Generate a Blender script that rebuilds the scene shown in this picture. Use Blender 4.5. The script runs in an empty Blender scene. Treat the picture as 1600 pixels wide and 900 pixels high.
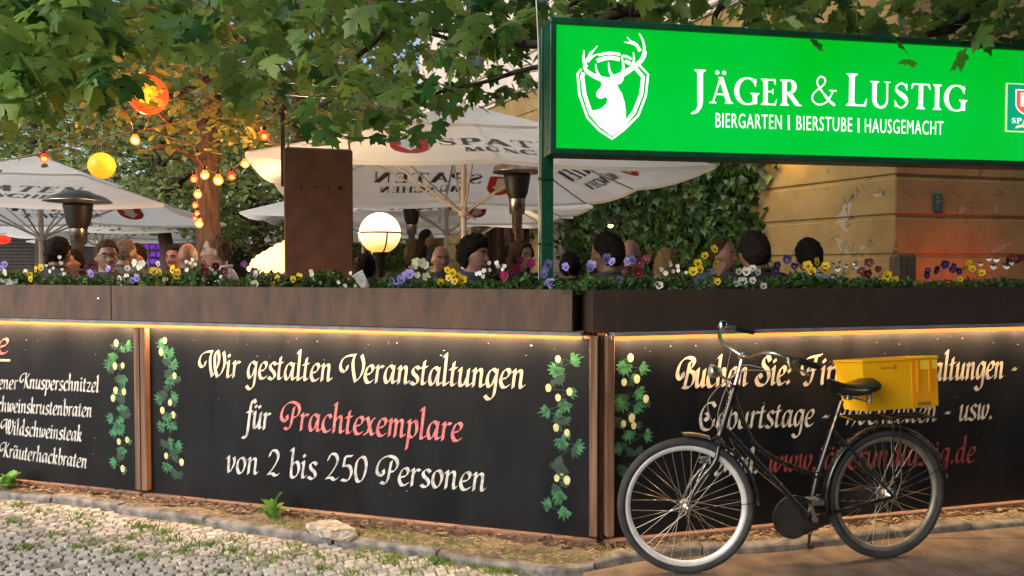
import bpy, math, random
import numpy as np
from mathutils import Vector, Matrix, Euler, noise
R = math.radians
PI = math.pi
random.seed(7)
np.random.seed(7)
sc = bpy.context.scene
col = sc.collection

# ---------------------------------------------------------------- camera, sky, sun, exposure
CAM = Vector((0, 0, 1.56))
PITCH = R(1.576)
FOC = 1200.0
cd = bpy.data.cameras.new('camera')
cam = bpy.data.objects.new('camera', cd)
col.objects.link(cam)
cam.location = CAM
cam.rotation_euler = (PI / 2 - PITCH, 0, 0)
cd.sensor_width = 36
cd.lens = 27.0
cd.clip_start = 0.05
cd.clip_end = 1500
sc.camera = cam

SUN_EL = R(30)
SUN_AZ = R(-135)        # direction towards the sun, measured clockwise from +Y
w = bpy.data.worlds.new('World')
sc.world = w
w.use_nodes = True
wn = w.node_tree
bg = wn.nodes['Background']
sky = wn.nodes.new('ShaderNodeTexSky')
sky.sky_type = 'NISHITA'
sky.sun_disc = False
sky.sun_elevation = SUN_EL
sky.sun_rotation = SUN_AZ
sky.air_density = 1.0
sky.dust_density = 1.5
sky.ozone_density = 0.6
wn.links.new(sky.outputs[0], bg.inputs[0])
bg.inputs[1].default_value = 0.15
sl = bpy.data.lights.new('sun', 'SUN')
sl.energy = 2.2
sl.angle = R(42)
sl.color = (1.0, 0.965, 0.92)
so = bpy.data.objects.new('sun', sl)
col.objects.link(so)
sd = Vector((math.sin(SUN_AZ) * math.cos(SUN_EL), math.cos(SUN_AZ) * math.cos(SUN_EL), math.sin(SUN_EL)))
so.rotation_euler = sd.to_track_quat('Z', 'Y').to_euler()
so.location = (-8, -4, 9)
sc.view_settings.view_transform = 'Standard'
sc.view_settings.look = 'None'
sc.view_settings.gamma = 1
sc.view_settings.use_curve_mapping = False
sc.view_settings.exposure = 0.5
sc.cycles.use_denoising = True
try:
    sc.cycles.denoiser = 'OPENIMAGEDENOISE'
except Exception:
    pass
sc.cycles.max_bounces = 8
sc.cycles.transparent_max_bounces = 8
sc.cycles.sample_clamp_indirect = 6
sc.cycles.use_light_tree = True

# ---------------------------------------------------------------- picture <-> place measurements
def ray(px, py):
    u = (px - 800) / FOC
    v = (450 - py) / FOC
    return Vector((u, math.cos(PITCH) + v * math.sin(PITCH), -math.sin(PITCH) + v * math.cos(PITCH)))

def at(px, py, Y):
    d = ray(px, py)
    return CAM + d * (Y / d.y)

def on_z(px, py, z):
    d = ray(px, py)
    return CAM + d * ((z - CAM.z) / d.z)

def on_wall(px, py, p0, n):
    d = ray(px, py)
    return CAM + d * ((p0 - CAM).dot(n) / d.dot(n))

# ---------------------------------------------------------------- materials
MATS = {}
def mat(name, col1, rough=0.6, metal=0.0, col2=None, nscale=6.0, nlo=0.35, nhi=0.65, bump=0.0, bscale=60.0,
        emit=None, estr=0.0, trans=0.0, stretch=(1, 1, 1), spec=None, coat=0.0, detail=6, rough2=None, attr=None):
    if name in MATS:
        return MATS[name]
    m = bpy.data.materials.new(name)
    m.use_nodes = True
    nt = m.node_tree
    N, L = nt.nodes, nt.links
    p = N['Principled BSDF']
    p.inputs['Base Color'].default_value = (*col1, 1)
    p.inputs['Roughness'].default_value = rough
    p.inputs['Metallic'].default_value = metal
    if spec is not None:
        p.inputs['Specular IOR Level'].default_value = spec
    if coat:
        p.inputs['Coat Weight'].default_value = coat
    tc = N.new('ShaderNodeTexCoord')
    mp = N.new('ShaderNodeMapping')
    mp.inputs['Scale'].default_value = stretch
    L.new(tc.outputs['Object'], mp.inputs[0])
    if col2 is not None:
        if attr:
            at_ = N.new('ShaderNodeAttribute')
            at_.attribute_name = attr
            fac = at_.outputs['Fac']
            lo, hi = 0.0, 1.0
        else:
            nz = N.new('ShaderNodeTexNoise')
            nz.inputs['Scale'].default_value = nscale
            nz.inputs['Detail'].default_value = detail
            L.new(mp.outputs[0], nz.inputs['Vector'])
            fac = nz.outputs['Fac']
            lo, hi = nlo, nhi
        cr = N.new('ShaderNodeValToRGB')
        cr.color_ramp.elements[0].position = lo
        cr.color_ramp.elements[1].position = hi
        cr.color_ramp.elements[0].color = (*col1, 1)
        cr.color_ramp.elements[1].color = (*col2, 1)
        L.new(fac, cr.inputs[0])
        L.new(cr.outputs[0], p.inputs['Base Color'])
        if rough2 is not None:
            mr = N.new('ShaderNodeMapRange')
            mr.inputs['From Min'].default_value = lo
            mr.inputs['From Max'].default_value = hi
            mr.inputs['To Min'].default_value = rough
            mr.inputs['To Max'].default_value = rough2
            L.new(fac, mr.inputs[0])
            L.new(mr.outputs[0], p.inputs['Roughness'])
        m['ramp'] = 1
    if bump:
        b = N.new('ShaderNodeBump')
        b.inputs['Strength'].default_value = 1.0
        b.inputs['Distance'].default_value = bump
        nb = N.new('ShaderNodeTexNoise')
        nb.inputs['Scale'].default_value = bscale
        nb.inputs['Detail'].default_value = 5
        L.new(mp.outputs[0], nb.inputs['Vector'])
        L.new(nb.outputs['Fac'], b.inputs['Height'])
        L.new(b.outputs[0], p.inputs['Normal'])
    if emit is not None:
        p.inputs['Emission Color'].default_value = (*emit, 1)
        p.inputs['Emission Strength'].default_value = estr
    if trans:
        out = N['Material Output']
        tr = N.new('ShaderNodeBsdfTranslucent')
        mx = N.new('ShaderNodeMixShader')
        mx.inputs[0].default_value = trans
        src = p.inputs['Base Color'].links
        if src:
            L.new(src[0].from_socket, tr.inputs[0])
        else:
            tr.inputs[0].default_value = (*col1, 1)
        L.new(p.outputs[0], mx.inputs[1])
        L.new(tr.outputs[0], mx.inputs[2])
        L.new(mx.outputs[0], out.inputs[0])
    MATS[name] = m
    return m

def glow(name, color, strength, sample=True):
    if name in MATS:
        return MATS[name]
    m = bpy.data.materials.new(name)
    m.use_nodes = True
    p = m.node_tree.nodes['Principled BSDF']
    p.inputs['Base Color'].default_value = (*[min(c, .8) for c in color], 1)
    p.inputs['Emission Color'].default_value = (*color, 1)
    p.inputs['Emission Strength'].default_value = strength
    p.inputs['Roughness'].default_value = .4
    if not sample:
        m.cycles.emission_sampling = 'NONE'
    MATS[name] = m
    return m

# ---------------------------------------------------------------- mesh builder
class MB:
    def __init__(s):
        s.v = []; s.f = []; s.m = []; s.sm = []
    def add(s, vs, fs, mi=0, smooth=False, M=None):
        o = len(s.v)
        if M is not None:
            vs = [M @ Vector(v) for v in vs]
        s.v.extend([tuple(v) for v in vs])
        for f in fs:
            s.f.append(tuple(i + o for i in f)); s.m.append(mi); s.sm.append(smooth)
        return s
    def box(s, c, d, rot=(0, 0, 0), mi=0, bev=0.0, M=None):
        hx, hy, hz = d[0] / 2, d[1] / 2, d[2] / 2
        T = Matrix.Translation(c) @ Euler(rot).to_matrix().to_4x4()
        if M is not None: T = M @ T
        b = min(bev, hx * .8, hy * .8, hz * .8)
        if b <= 0:
            vs = [(x, y, z) for x in (-hx, hx) for y in (-hy, hy) for z in (-hz, hz)]
            fs = [(0, 1, 3, 2), (4, 6, 7, 5), (0, 4, 5, 1), (2, 3, 7, 6), (0, 2, 6, 4), (1, 5, 7, 3)]
            return s.add(vs, fs, mi, False, T)
        vs = []; idx = {}
        for sx in (-1, 1):
            for sy in (-1, 1):
                for sz in (-1, 1):
                    for ax in range(3):
                        p = [sx * (hx - b), sy * (hy - b), sz * (hz - b)]
                        p[ax] = (sx, sy, sz)[ax] * (hx, hy, hz)[ax]
                        idx[(sx, sy, sz, ax)] = len(vs); vs.append(tuple(p))
        fs = []
        def q(*k): fs.append(tuple(idx[i] for i in k))
        for a in (-1, 1):
            q(*[(a, y, z, 0) for y, z in ((-1, -1), (1, -1), (1, 1), (-1, 1))][::a])
            q(*[(x, a, z, 1) for x, z in ((-1, -1), (-1, 1), (1, 1), (1, -1))][::a])
            q(*[(x, y, a, 2) for x, y in ((-1, -1), (1, -1), (1, 1), (-1, 1))][::a])
        for y in (-1, 1):
            for z in (-1, 1):
                q(*[(-1, y, z, 1), (1, y, z, 1), (1, y, z, 2), (-1, y, z, 2)][::-y * z])
        for x in (-1, 1):
            for z in (-1, 1):
                q(*[(x, -1, z, 0), (x, 1, z, 0), (x, 1, z, 2), (x, -1, z, 2)][::x * z])
        for x in (-1, 1):
            for y in (-1, 1):
                q(*[(x, y, -1, 0), (x, y, 1, 0), (x, y, 1, 1), (x, y, -1, 1)][::-x * y])
        for x in (-1, 1):
            for y in (-1, 1):
                for z in (-1, 1):
                    q(*[(x, y, z, 0), (x, y, z, 1), (x, y, z, 2)][::x * y * z])
        return s.add(vs, fs, mi, False, T)
    def tube(s, pts, r, n=10, mi=0, cap=True, M=None, closed=False, flat=1.0):
        P = [Vector(p) for p in pts]
        k = len(P)
        rr = r if isinstance(r, (list, tuple)) else [r] * k
        T = []
        for i in range(k):
            if closed:
                t = P[(i + 1) % k] - P[(i - 1) % k]
            else:
                t = P[min(i + 1, k - 1)] - P[max(i - 1, 0)]
            T.append(t.normalized() if t.length > 1e-9 else Vector((0, 0, 1)))
        up = Vector((0, 0, 1)) if abs(T[0].z) < .9 else Vector((1, 0, 0))
        nrm = (up - T[0] * up.dot(T[0])).normalized()
        vs = []
        for i in range(k):
            nrm = nrm - T[i] * nrm.dot(T[i])
            if nrm.length < 1e-6: nrm = T[i].orthogonal()
            nrm.normalize()
            bi = T[i].cross(nrm)
            for j in range(n):
                a = 2 * PI * j / n
                vs.append(P[i] + (nrm * math.cos(a) * flat + bi * math.sin(a)) * rr[i])
        fs = []
        for i in range(k if closed else k - 1):
            i2 = (i + 1) % k
            for j in range(n):
                j2 = (j + 1) % n
                fs.append((i * n + j, i * n + j2, i2 * n + j2, i2 * n + j))
        s.add(vs, fs, mi, True, M)
        if cap and not closed:
            s.add(vs[:n], [tuple(range(n - 1, -1, -1))], mi, False, M)
            s.add(vs[-n:], [tuple(range(n))], mi, False, M)
        return s
    def lathe(s, prof, n=24, mi=0, M=None, smooth=True, cap=True):
        vs = []
        for (r, z) in prof:
            for j in range(n):
                a = 2 * PI * j / n
                vs.append((r * math.cos(a), r * math.sin(a), z))
        fs = []
        for i in range(len(prof) - 1):
            for j in range(n):
                j2 = (j + 1) % n
                fs.append((i * n + j, i * n + j2, (i + 1) * n + j2, (i + 1) * n + j))
        s.add(vs, fs, mi, smooth, M)
        if cap:
            if prof[0][0] > 1e-4: s.add(vs[:n], [tuple(range(n - 1, -1, -1))], mi, False, M)
            if prof[-1][0] > 1e-4: s.add(vs[-n:], [tuple(range(n))], mi, False, M)
        return s
    def ball(s, c, r, n=20, mi=0, sq=(1, 1, 1), M=None):
        T = Matrix.Translation(c) @ Matrix.Diagonal((sq[0], sq[1], sq[2], 1))
        if M is not None: T = M @ T
        k = max(6, n // 2)
        return s.lathe([(max(1e-5, r * math.sin(PI * i / k)), -r * math.cos(PI * i / k)) for i in range(k + 1)], n, mi, T, True, False)
    def prism(s, poly, y0, y1, mi=0, M=None):
        """polygon in the local x-z plane, thick along y"""
        from mathutils.geometry import tessellate_polygon
        n = len(poly)
        vs = [(x, y0, z) for x, z in poly] + [(x, y1, z) for x, z in poly]
        tr = tessellate_polygon([[Vector((x, z, 0)) for x, z in poly]])
        fs = [tuple(t) for t in tr] + [tuple(i + n for i in reversed(t)) for t in tr]
        fs += [(i, (i + 1) % n, (i + 1) % n + n, i + n) for i in range(n)]
        return s.add(vs, fs, mi, False, M)
    def build(s, name, mats, parent=None, loc=None, auto=False):
        me = bpy.data.meshes.new(name)
        me.from_pydata(s.v, [], s.f)
        for m in (mats if isinstance(mats, (list, tuple)) else [mats]):
            me.materials.append(m)
        me.polygons.foreach_set('material_index', s.m)
        me.polygons.foreach_set('use_smooth', s.sm)
        me.update()
        import bmesh
        if auto:
            bm = bmesh.new(); bm.from_mesh(me)
            bmesh.ops.recalc_face_normals(bm, faces=bm.faces)
            bm.to_mesh(me); bm.free()
        o = bpy.data.objects.new(name, me)
        col.objects.link(o)
        if parent is not None: o.parent = parent
        if loc is not None: o.location = loc
        return o

class Inst:
    """many little shapes of one outline gathered into one mesh, each with a tone of its own"""
    def __init__(s, verts, faces):
        s.b = np.array(verts, float); s.fc = faces; s.V = []; s.T = []
    def add(s, pos, rot, size, tone=None):
        A = np.array(rot.to_matrix() if hasattr(rot, 'to_matrix') else rot, float)
        s.V.append((s.b * size) @ A.T + np.array(pos))
        s.T.append(random.random() if tone is None else tone)
    def build(s, name, mats, parent=None, smooth=True):
        n = len(s.V); k = len(s.b)
        me = bpy.data.meshes.new(name)
        if n:
            V = np.concatenate(s.V)
            lens = [len(f) for f in s.fc]
            fl = np.array([i for f in s.fc for i in f])
            loops = (fl[None, :] + (np.arange(n) * k)[:, None]).ravel()
            starts = np.concatenate([[0], np.cumsum(lens)[:-1]])
            st = (starts[None, :] + (np.arange(n) * len(fl))[:, None]).ravel()
            me.vertices.add(n * k); me.vertices.foreach_set('co', V.ravel())
            me.loops.add(len(loops)); me.loops.foreach_set('vertex_index', loops)
            me.polygons.add(len(st)); me.polygons.foreach_set('loop_start', st)
            me.polygons.foreach_set('loop_total', np.tile(lens, n))
            me.update(calc_edges=True)
            a = me.attributes.new('tone', 'FLOAT', 'POINT')
            a.data.foreach_set('value', np.repeat(np.array(s.T), k))
            me.polygons.foreach_set('use_smooth', np.ones(len(st), bool) if smooth else np.zeros(len(st), bool))
            me.validate()
        for m in (mats if isinstance(mats, (list, tuple)) else [mats]):
            me.materials.append(m)
        o = bpy.data.objects.new(name, me)
        col.objects.link(o)
        if parent is not None: o.parent = parent
        return o

def empty(name, loc=(0, 0, 0), rz=0.0):
    o = bpy.data.objects.new(name, None)
    o.empty_display_size = .1
    col.objects.link(o)
    o.location = loc
    o.rotation_euler = (0, 0, rz)
    return o

def tag(o, label=None, cat=None, group=None, kind=None):
    if label: o['label'] = label
    if cat: o['category'] = cat
    if group: o['group'] = group
    if kind: o['kind'] = kind
    return o

def thing(name, label, cat, loc=(0, 0, 0), rz=0.0, group=None):
    return tag(empty(name, loc, rz), label, cat, group)

def copy_tree(o, parent=None):
    c = o.copy(); col.objects.link(c)
    if parent is not None: c.parent = parent
    for ch in [x for x in col.objects if x.parent == o]:
        copy_tree(ch, c)
    return c

def lamp(name, loc, color, power, radius=.05, parent=None):
    l = bpy.data.lights.new(name, 'POINT')
    l.energy = power; l.color = color; l.shadow_soft_size = radius
    o = bpy.data.objects.new(name, l); col.objects.link(o); o.location = loc
    if parent is not None: o.parent = parent
    return o

def catmull(pts, n=8, closed=False):
    P = [Vector(p) if len(p) == 3 else Vector((p[0], p[1], 0)) for p in pts]
    k = len(P)
    if k < 3: return P
    out = []
    rng = range(k if closed else k - 1)
    for i in rng:
        if closed:
            a, b, c, d = P[(i - 1) % k], P[i], P[(i + 1) % k], P[(i + 2) % k]
        else:
            a, b, c, d = P[max(i - 1, 0)], P[i], P[i + 1], P[min(i + 2, k - 1)]
        for j in range(n):
            t = j / n
            out.append(.5 * ((2 * b) + (c - a) * t + (2 * a - 5 * b + 4 * c - d) * t * t + (3 * b - a - 3 * c + d) * t ** 3))
    if not closed: out.append(P[-1])
    return out
# ---------------------------------------------------------------- brush lettering: every letter is a set of strokes of a broad brush
G = {
'a': (.78, ["c .56 .86 .36 1 .12 .78 .04 .36 .18 .03 .38 .2 .55 .7", "c .6 .98 .55 .25 .62 .04 .78 .14"]),
'b': (.66, ["c -.02 1.56 .14 1.68 .1 .3 .16 .05 .36 .02 .58 .4 .52 .85 .34 .95 .12 .66"]),
'c': (.6, ["c .54 .82 .42 1 .16 .85 .03 .4 .18 .04 .4 .03 .56 .18"]),
'd': (.8, ["c .56 .86 .36 1 .12 .78 .04 .36 .18 .03 .38 .2 .55 .7", "c .46 1.6 .6 1.7 .55 .25 .62 .04 .78 .14"]),
'e': (.62, ["c .1 .46 .4 .56 .54 .82 .4 1 .16 .85 .03 .4 .18 .04 .4 .03 .58 .18"]),
'f': (.5, ["c .66 1.5 .52 1.68 .32 1.45 .24 .6 .18 -.3 .04 -.6 -.2 -.56", "l .0 .92 .5 .98"]),
'g': (.72, ["c .56 .86 .36 1 .12 .78 .04 .36 .18 .03 .38 .2 .55 .7", "c .6 .98 .56 0 .48 -.48 .22 -.66 -.04 -.46"]),
'h': (.76, ["c -.02 1.56 .14 1.68 .1 .9 .08 0", "c .1 .6 .34 .95 .52 .85 .5 .25 .56 .04 .72 .14"]),
'i': (.36, ["c -.03 .84 .12 .97 .09 .2 .16 .03 .34 .15", "l .09 1.40 .17 1.26"]),
'j': (.36, ["c .0 .84 .14 .97 .12 -.1 .02 -.56 -.2 -.54", "l .09 1.40 .17 1.26"]),
'k': (.68, ["c -.02 1.56 .14 1.68 .1 .9 .08 0", "c .1 .5 .36 .96 .52 .82 .36 .54 .16 .5", "c .26 .5 .46 .06 .66 .12"]),
'l': (.36, ["c -.03 1.56 .12 1.68 .09 .2 .16 .03 .34 .15"]),
'm': (1.08, ["c -.02 .84 .12 .97 .1 .5 .08 0", "c .1 .6 .32 .95 .46 .85 .45 .4 .43 0", "c .45 .6 .68 .95 .84 .85 .82 .25 .88 .04 1.04 .14"]),
'n': (.76, ["c -.02 .84 .12 .97 .1 .5 .08 0", "c .1 .6 .34 .95 .52 .85 .5 .25 .56 .04 .72 .14"]),
'o': (.64, ["c .32 .98 .1 .82 .04 .38 .2 .02 .44 .16 .56 .62 .44 .94 .26 .98"]),
'p': (.68, ["c -.02 .84 .12 .97 .1 0 .05 -.66", "c .1 .14 .3 .02 .56 .3 .56 .78 .4 .97 .12 .66"]),
'r': (.5, ["c -.02 .84 .12 .97 .1 .5 .08 0", "c .1 .6 .3 .94 .5 .9"]),
's': (.54, ["c .5 .86 .32 1 .1 .85 .15 .62 .38 .42 .46 .18 .26 0 .0 .12"]),
't': (.42, ["c .18 1.32 .13 .8 .1 .2 .18 .03 .38 .14", "l -.06 .93 .36 .99"]),
'u': (.76, ["c -.03 .84 .11 .97 .08 .25 .18 .03 .36 .12 .53 .55", "c .58 .97 .54 .25 .6 .04 .76 .14"]),
'v': (.58, ["c -.02 .86 .1 .97 .12 .3 .18 .03 .38 .28 .52 .72 .44 .97"]),
'w': (.92, ["c -.02 .86 .1 .97 .11 .3 .18 .03 .36 .3 .45 .9", "c .46 .93 .44 .3 .52 .03 .72 .26 .86 .72 .76 .97"]),
'x': (.66, ["c -.02 .86 .12 .95 .42 .1 .62 .1", "c .56 .93 .42 .86 .14 .1 -.02 .06"]),
'z': (.6, ["l .02 .92 .5 .94", "l .5 .92 .04 .06", "l .02 .06 .56 .04"]),
'W': (1.95, ["c .4 .95 .34 .68 .12 .6 -.08 .85 .02 1.25 .36 1.5 .9 1.58", "c .88 1.58 .74 1.15 .82 .5 .98 .02", "c .98 .02 1.36 .7 1.42 1.25 1.26 1.6 1.1 1.3 1.16 .55 1.38 .0", "c 1.38 .0 1.72 .35 1.88 .95 1.74 1.56"]),
'V': (1.5, ["c .4 .95 .34 .68 .12 .6 -.08 .85 .02 1.25 .36 1.5 .9 1.58", "c .88 1.58 .76 1.15 .86 .5 1.02 .02", "c 1.02 .02 1.38 .45 1.5 1.05 1.32 1.58"]),
'P': (1.16, ["c .3 .82 .34 .56 .14 .48 -.08 .75 .06 1.3 .5 1.62 .98 1.52 1.14 1.15 .96 .8 .66 .72", "c .76 1.35 .68 .8 .62 .3 .46 .02 .2 .1"]),
'B': (1.2, ["c .3 .82 .34 .56 .14 .48 -.08 .75 .06 1.3 .5 1.62 .98 1.55 1.06 1.25 .7 .92", "c .7 .92 1.12 .76 1.12 .3 .8 .0 .4 .06", "c .76 1.4 .64 .7 .52 .06"]),
'S': (1.1, ["c .96 1.32 .78 1.6 .48 1.42 .5 1.12 .84 .84 .98 .4 .68 .02 .22 .04 .02 .38 .24 .6 .42 .4"]),
'F': (1.3, ["c .4 .95 .34 .68 .12 .6 -.08 .85 .02 1.25 .36 1.5 .9 1.6 1.3 1.66", "c .92 1.58 .8 .8 .62 .1 .36 -.02 .2 .14", "l .56 .82 1.06 .88"]),
'G': (1.1, ["c .95 1.35 .7 1.62 .26 1.45 .0 .85 .18 .16 .58 .0 .88 .2 .94 .62", "c .3 .7 .5 .55 .5 .9 .34 1.02"]),
'H': (1.4, ["c .4 .95 .34 .68 .12 .6 -.08 .85 .02 1.25 .36 1.5 .86 1.6", "c .88 1.6 .78 .8 .66 .0", "c .74 .62 1.06 .96 1.3 .8 1.26 .25 1.06 -.12", "c 1.36 1.6 1.2 1.4 1.1 1.0"]),
'K': (1.4, ["c .4 .95 .34 .68 .12 .6 -.08 .85 .02 1.25 .36 1.5 .8 1.6", "c .86 1.6 .76 .8 .64 .0", "c 1.34 1.6 1.1 1.25 .78 .84", "c .86 .88 1.1 .22 1.36 .04"]),
'M': (1.5, ["c .3 .1 .1 .0 .0 .2 .3 .4 .5 1.0 .6 1.58", "l .6 1.58 .84 .2", "l .84 .2 1.2 1.58", "c 1.2 1.58 1.24 .8 1.3 .15 1.45 .05"]),
'2': (.8, ["c .04 1.16 .18 1.52 .5 1.5 .62 1.1 .34 .5 .0 .06", "c .0 .08 .3 .14 .5 .02 .74 .16"]),
'5': (.74, ["l .62 1.5 .2 1.46", "l .2 1.46 .12 .9", "c .12 .88 .48 .9 .64 .5 .44 .05 .04 .08"]),
'0': (.8, ["c .36 1.48 .1 1.2 .04 .55 .24 .02 .54 .24 .68 .95 .54 1.42 .3 1.48"]),
':': (.4, ["l .08 .2 .18 .04", "l .12 .84 .22 .68"]),
'.': (.3, ["l .06 .2 .16 .02"]),
'-': (.66, ["c .04 .46 .2 .58 .36 .5 .54 .6"]),
' ': (.42, []),
}
for c_, b_ in (('ä', 'a'), ('ö', 'o'), ('ü', 'u')):
    G[c_] = (G[b_][0], list(G[b_][1]) + ["l .10 1.36 .18 1.24", "l .40 1.36 .48 1.24"])

def brush(mb, pts, nw, ang, z, zi=0.0, thin=.05, conv=None, mi=0):
    """one stroke of a flat brush held at a fixed angle; z is its distance off the board"""
    P = [Vector((p[0], p[1])) for p in pts]
    nv = Vector((math.cos(ang), math.sin(ang))) * nw / 2
    k = len(P)
    T = []
    for i in range(k):
        t = P[min(i + 1, k - 1)] - P[max(i - 1, 0)]
        T.append(t.normalized() if t.length else Vector((1, 0)))
    vs = []; fs = []
    for i in range(k):
        q = Vector((-T[i].y, T[i].x))
        c = nv.dot(q)
        # make sure a hairline remains where the brush runs edge on
        a = nv if c >= 0 else -nv
        a = a + q * max(0, thin - abs(c))
        vs += [P[i] + a, P[i] - a]
    for i in range(k - 1):
        fs.append((2 * i, 2 * i + 1, 2 * i + 3, 2 * i + 2))
    out = []
    for i, v in enumerate(vs):
        out.append(conv(v.x, v.y, z + zi * (i // 2)))
    mb.add(out, fs, mi, False)

def brush_text(mb, text, conv, xh, width=None, nib=.24, ang=R(38), slant=.10, z0=.0015, wob=.012):
    """conv(x, y, off) maps board metres to local space; returns the advance"""
    adv = sum(G[c][0] + .1 for c in text)
    sx = xh
    if width: sx = width / adv
    x = 0.0
    zc = z0
    for ch in text:
        w_, strokes = G[ch]
        dy = random.uniform(-1, 1) * wob
        for st in strokes:
            tok = st.split()
            nums = list(map(float, tok[1:]))
            pts = [(nums[i], nums[i + 1]) for i in range(0, len(nums), 2)]
            if tok[0] == 'c':
                pts = [(p.x, p.y) for p in catmull(pts, 7)]
            else:
                pts = [tuple(Vector(pts[i]).lerp(Vector(pts[i + 1]), t)) for i in range(len(pts) - 1) for t in (0, .5)] + [pts[-1]]
            pp = [((x + px_ + py_ * slant) * sx, (py_ + dy) * xh) for px_, py_ in pts]
            zc = z0 + (zc - z0 + .00031) % .0016
            brush(mb, pp, nib * min(xh, sx * 1.22), ang, zc, .000006, .03 * xh, conv)
        x += w_ + .1
    return x * sx

# ---------------------------------------------------------------- roman capitals with serifs
def arcpts(cx, cy, rx, ry, a0, a1, n=16):
    return [(cx + rx * math.cos(R(a0 + (a1 - a0) * i / n)), cy + ry * math.sin(R(a0 + (a1 - a0) * i / n))) for i in range(n + 1)]
TK, TN, SF = .165, .05, .045
def vstroke(pts, wfun):
    P = [Vector(p) for p in pts]; k = len(P); L_ = []; R_ = []
    for i in range(k):
        t = (P[min(i + 1, k - 1)] - P[max(i - 1, 0)]).normalized()
        q = Vector((-t.y, t.x)); w_ = wfun(i / (k - 1), t) / 2
        L_.append(P[i] + q * w_); R_.append(P[i] - q * w_)
    return ('s', L_, R_)
def stress(i, t): return TN + (TK * 1.08 - TN) * abs(t.y) ** 1.6
def poly(*a): return ('p', [(a[i], a[i + 1]) for i in range(0, len(a), 2)])
def stem_(x, y0=0, y1=1, w=TK, s0=.09, s1=.09):
    o = [poly(x - w / 2, y0, x + w / 2, y0, x + w / 2, y1, x - w / 2, y1)]
    for (y, d, sx) in ((y0, 1, s0), (y1, -1, s1)):
        if sx:
            o.append(poly(x - w / 2 - sx, y, x + w / 2 + sx, y, x + w / 2 + sx, y + d * .022, x + w / 2, y + d * .1, x - w / 2, y + d * .1, x - w / 2 - sx, y + d * .022))
    return o
def diag_(x0, y0, x1, y1, w):
    hw = w / 2 * math.hypot(x1 - x0, y1 - y0) / abs(y1 - y0)
    return poly(x0 - hw, y0, x0 + hw, y0, x1 + hw, y1, x1 - hw, y1)
def bar_(x0, x1, y, w=TN): return poly(x0, y - w / 2, x1, y - w / 2, x1, y + w / 2, x0, y + w / 2)
def tick(x, y, d, h=.2, w=.07): return poly(x - w, y, x, y, x, y - d * h, x - .012, y - d * h, x - w, y - d * TN)
def dots_(cx, y=1.16, r=.075): return [('p', arcpts(cx - .13, y, r, r, 0, 345, 14)), ('p', arcpts(cx + .13, y, r, r, 0, 345, 14))]
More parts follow.
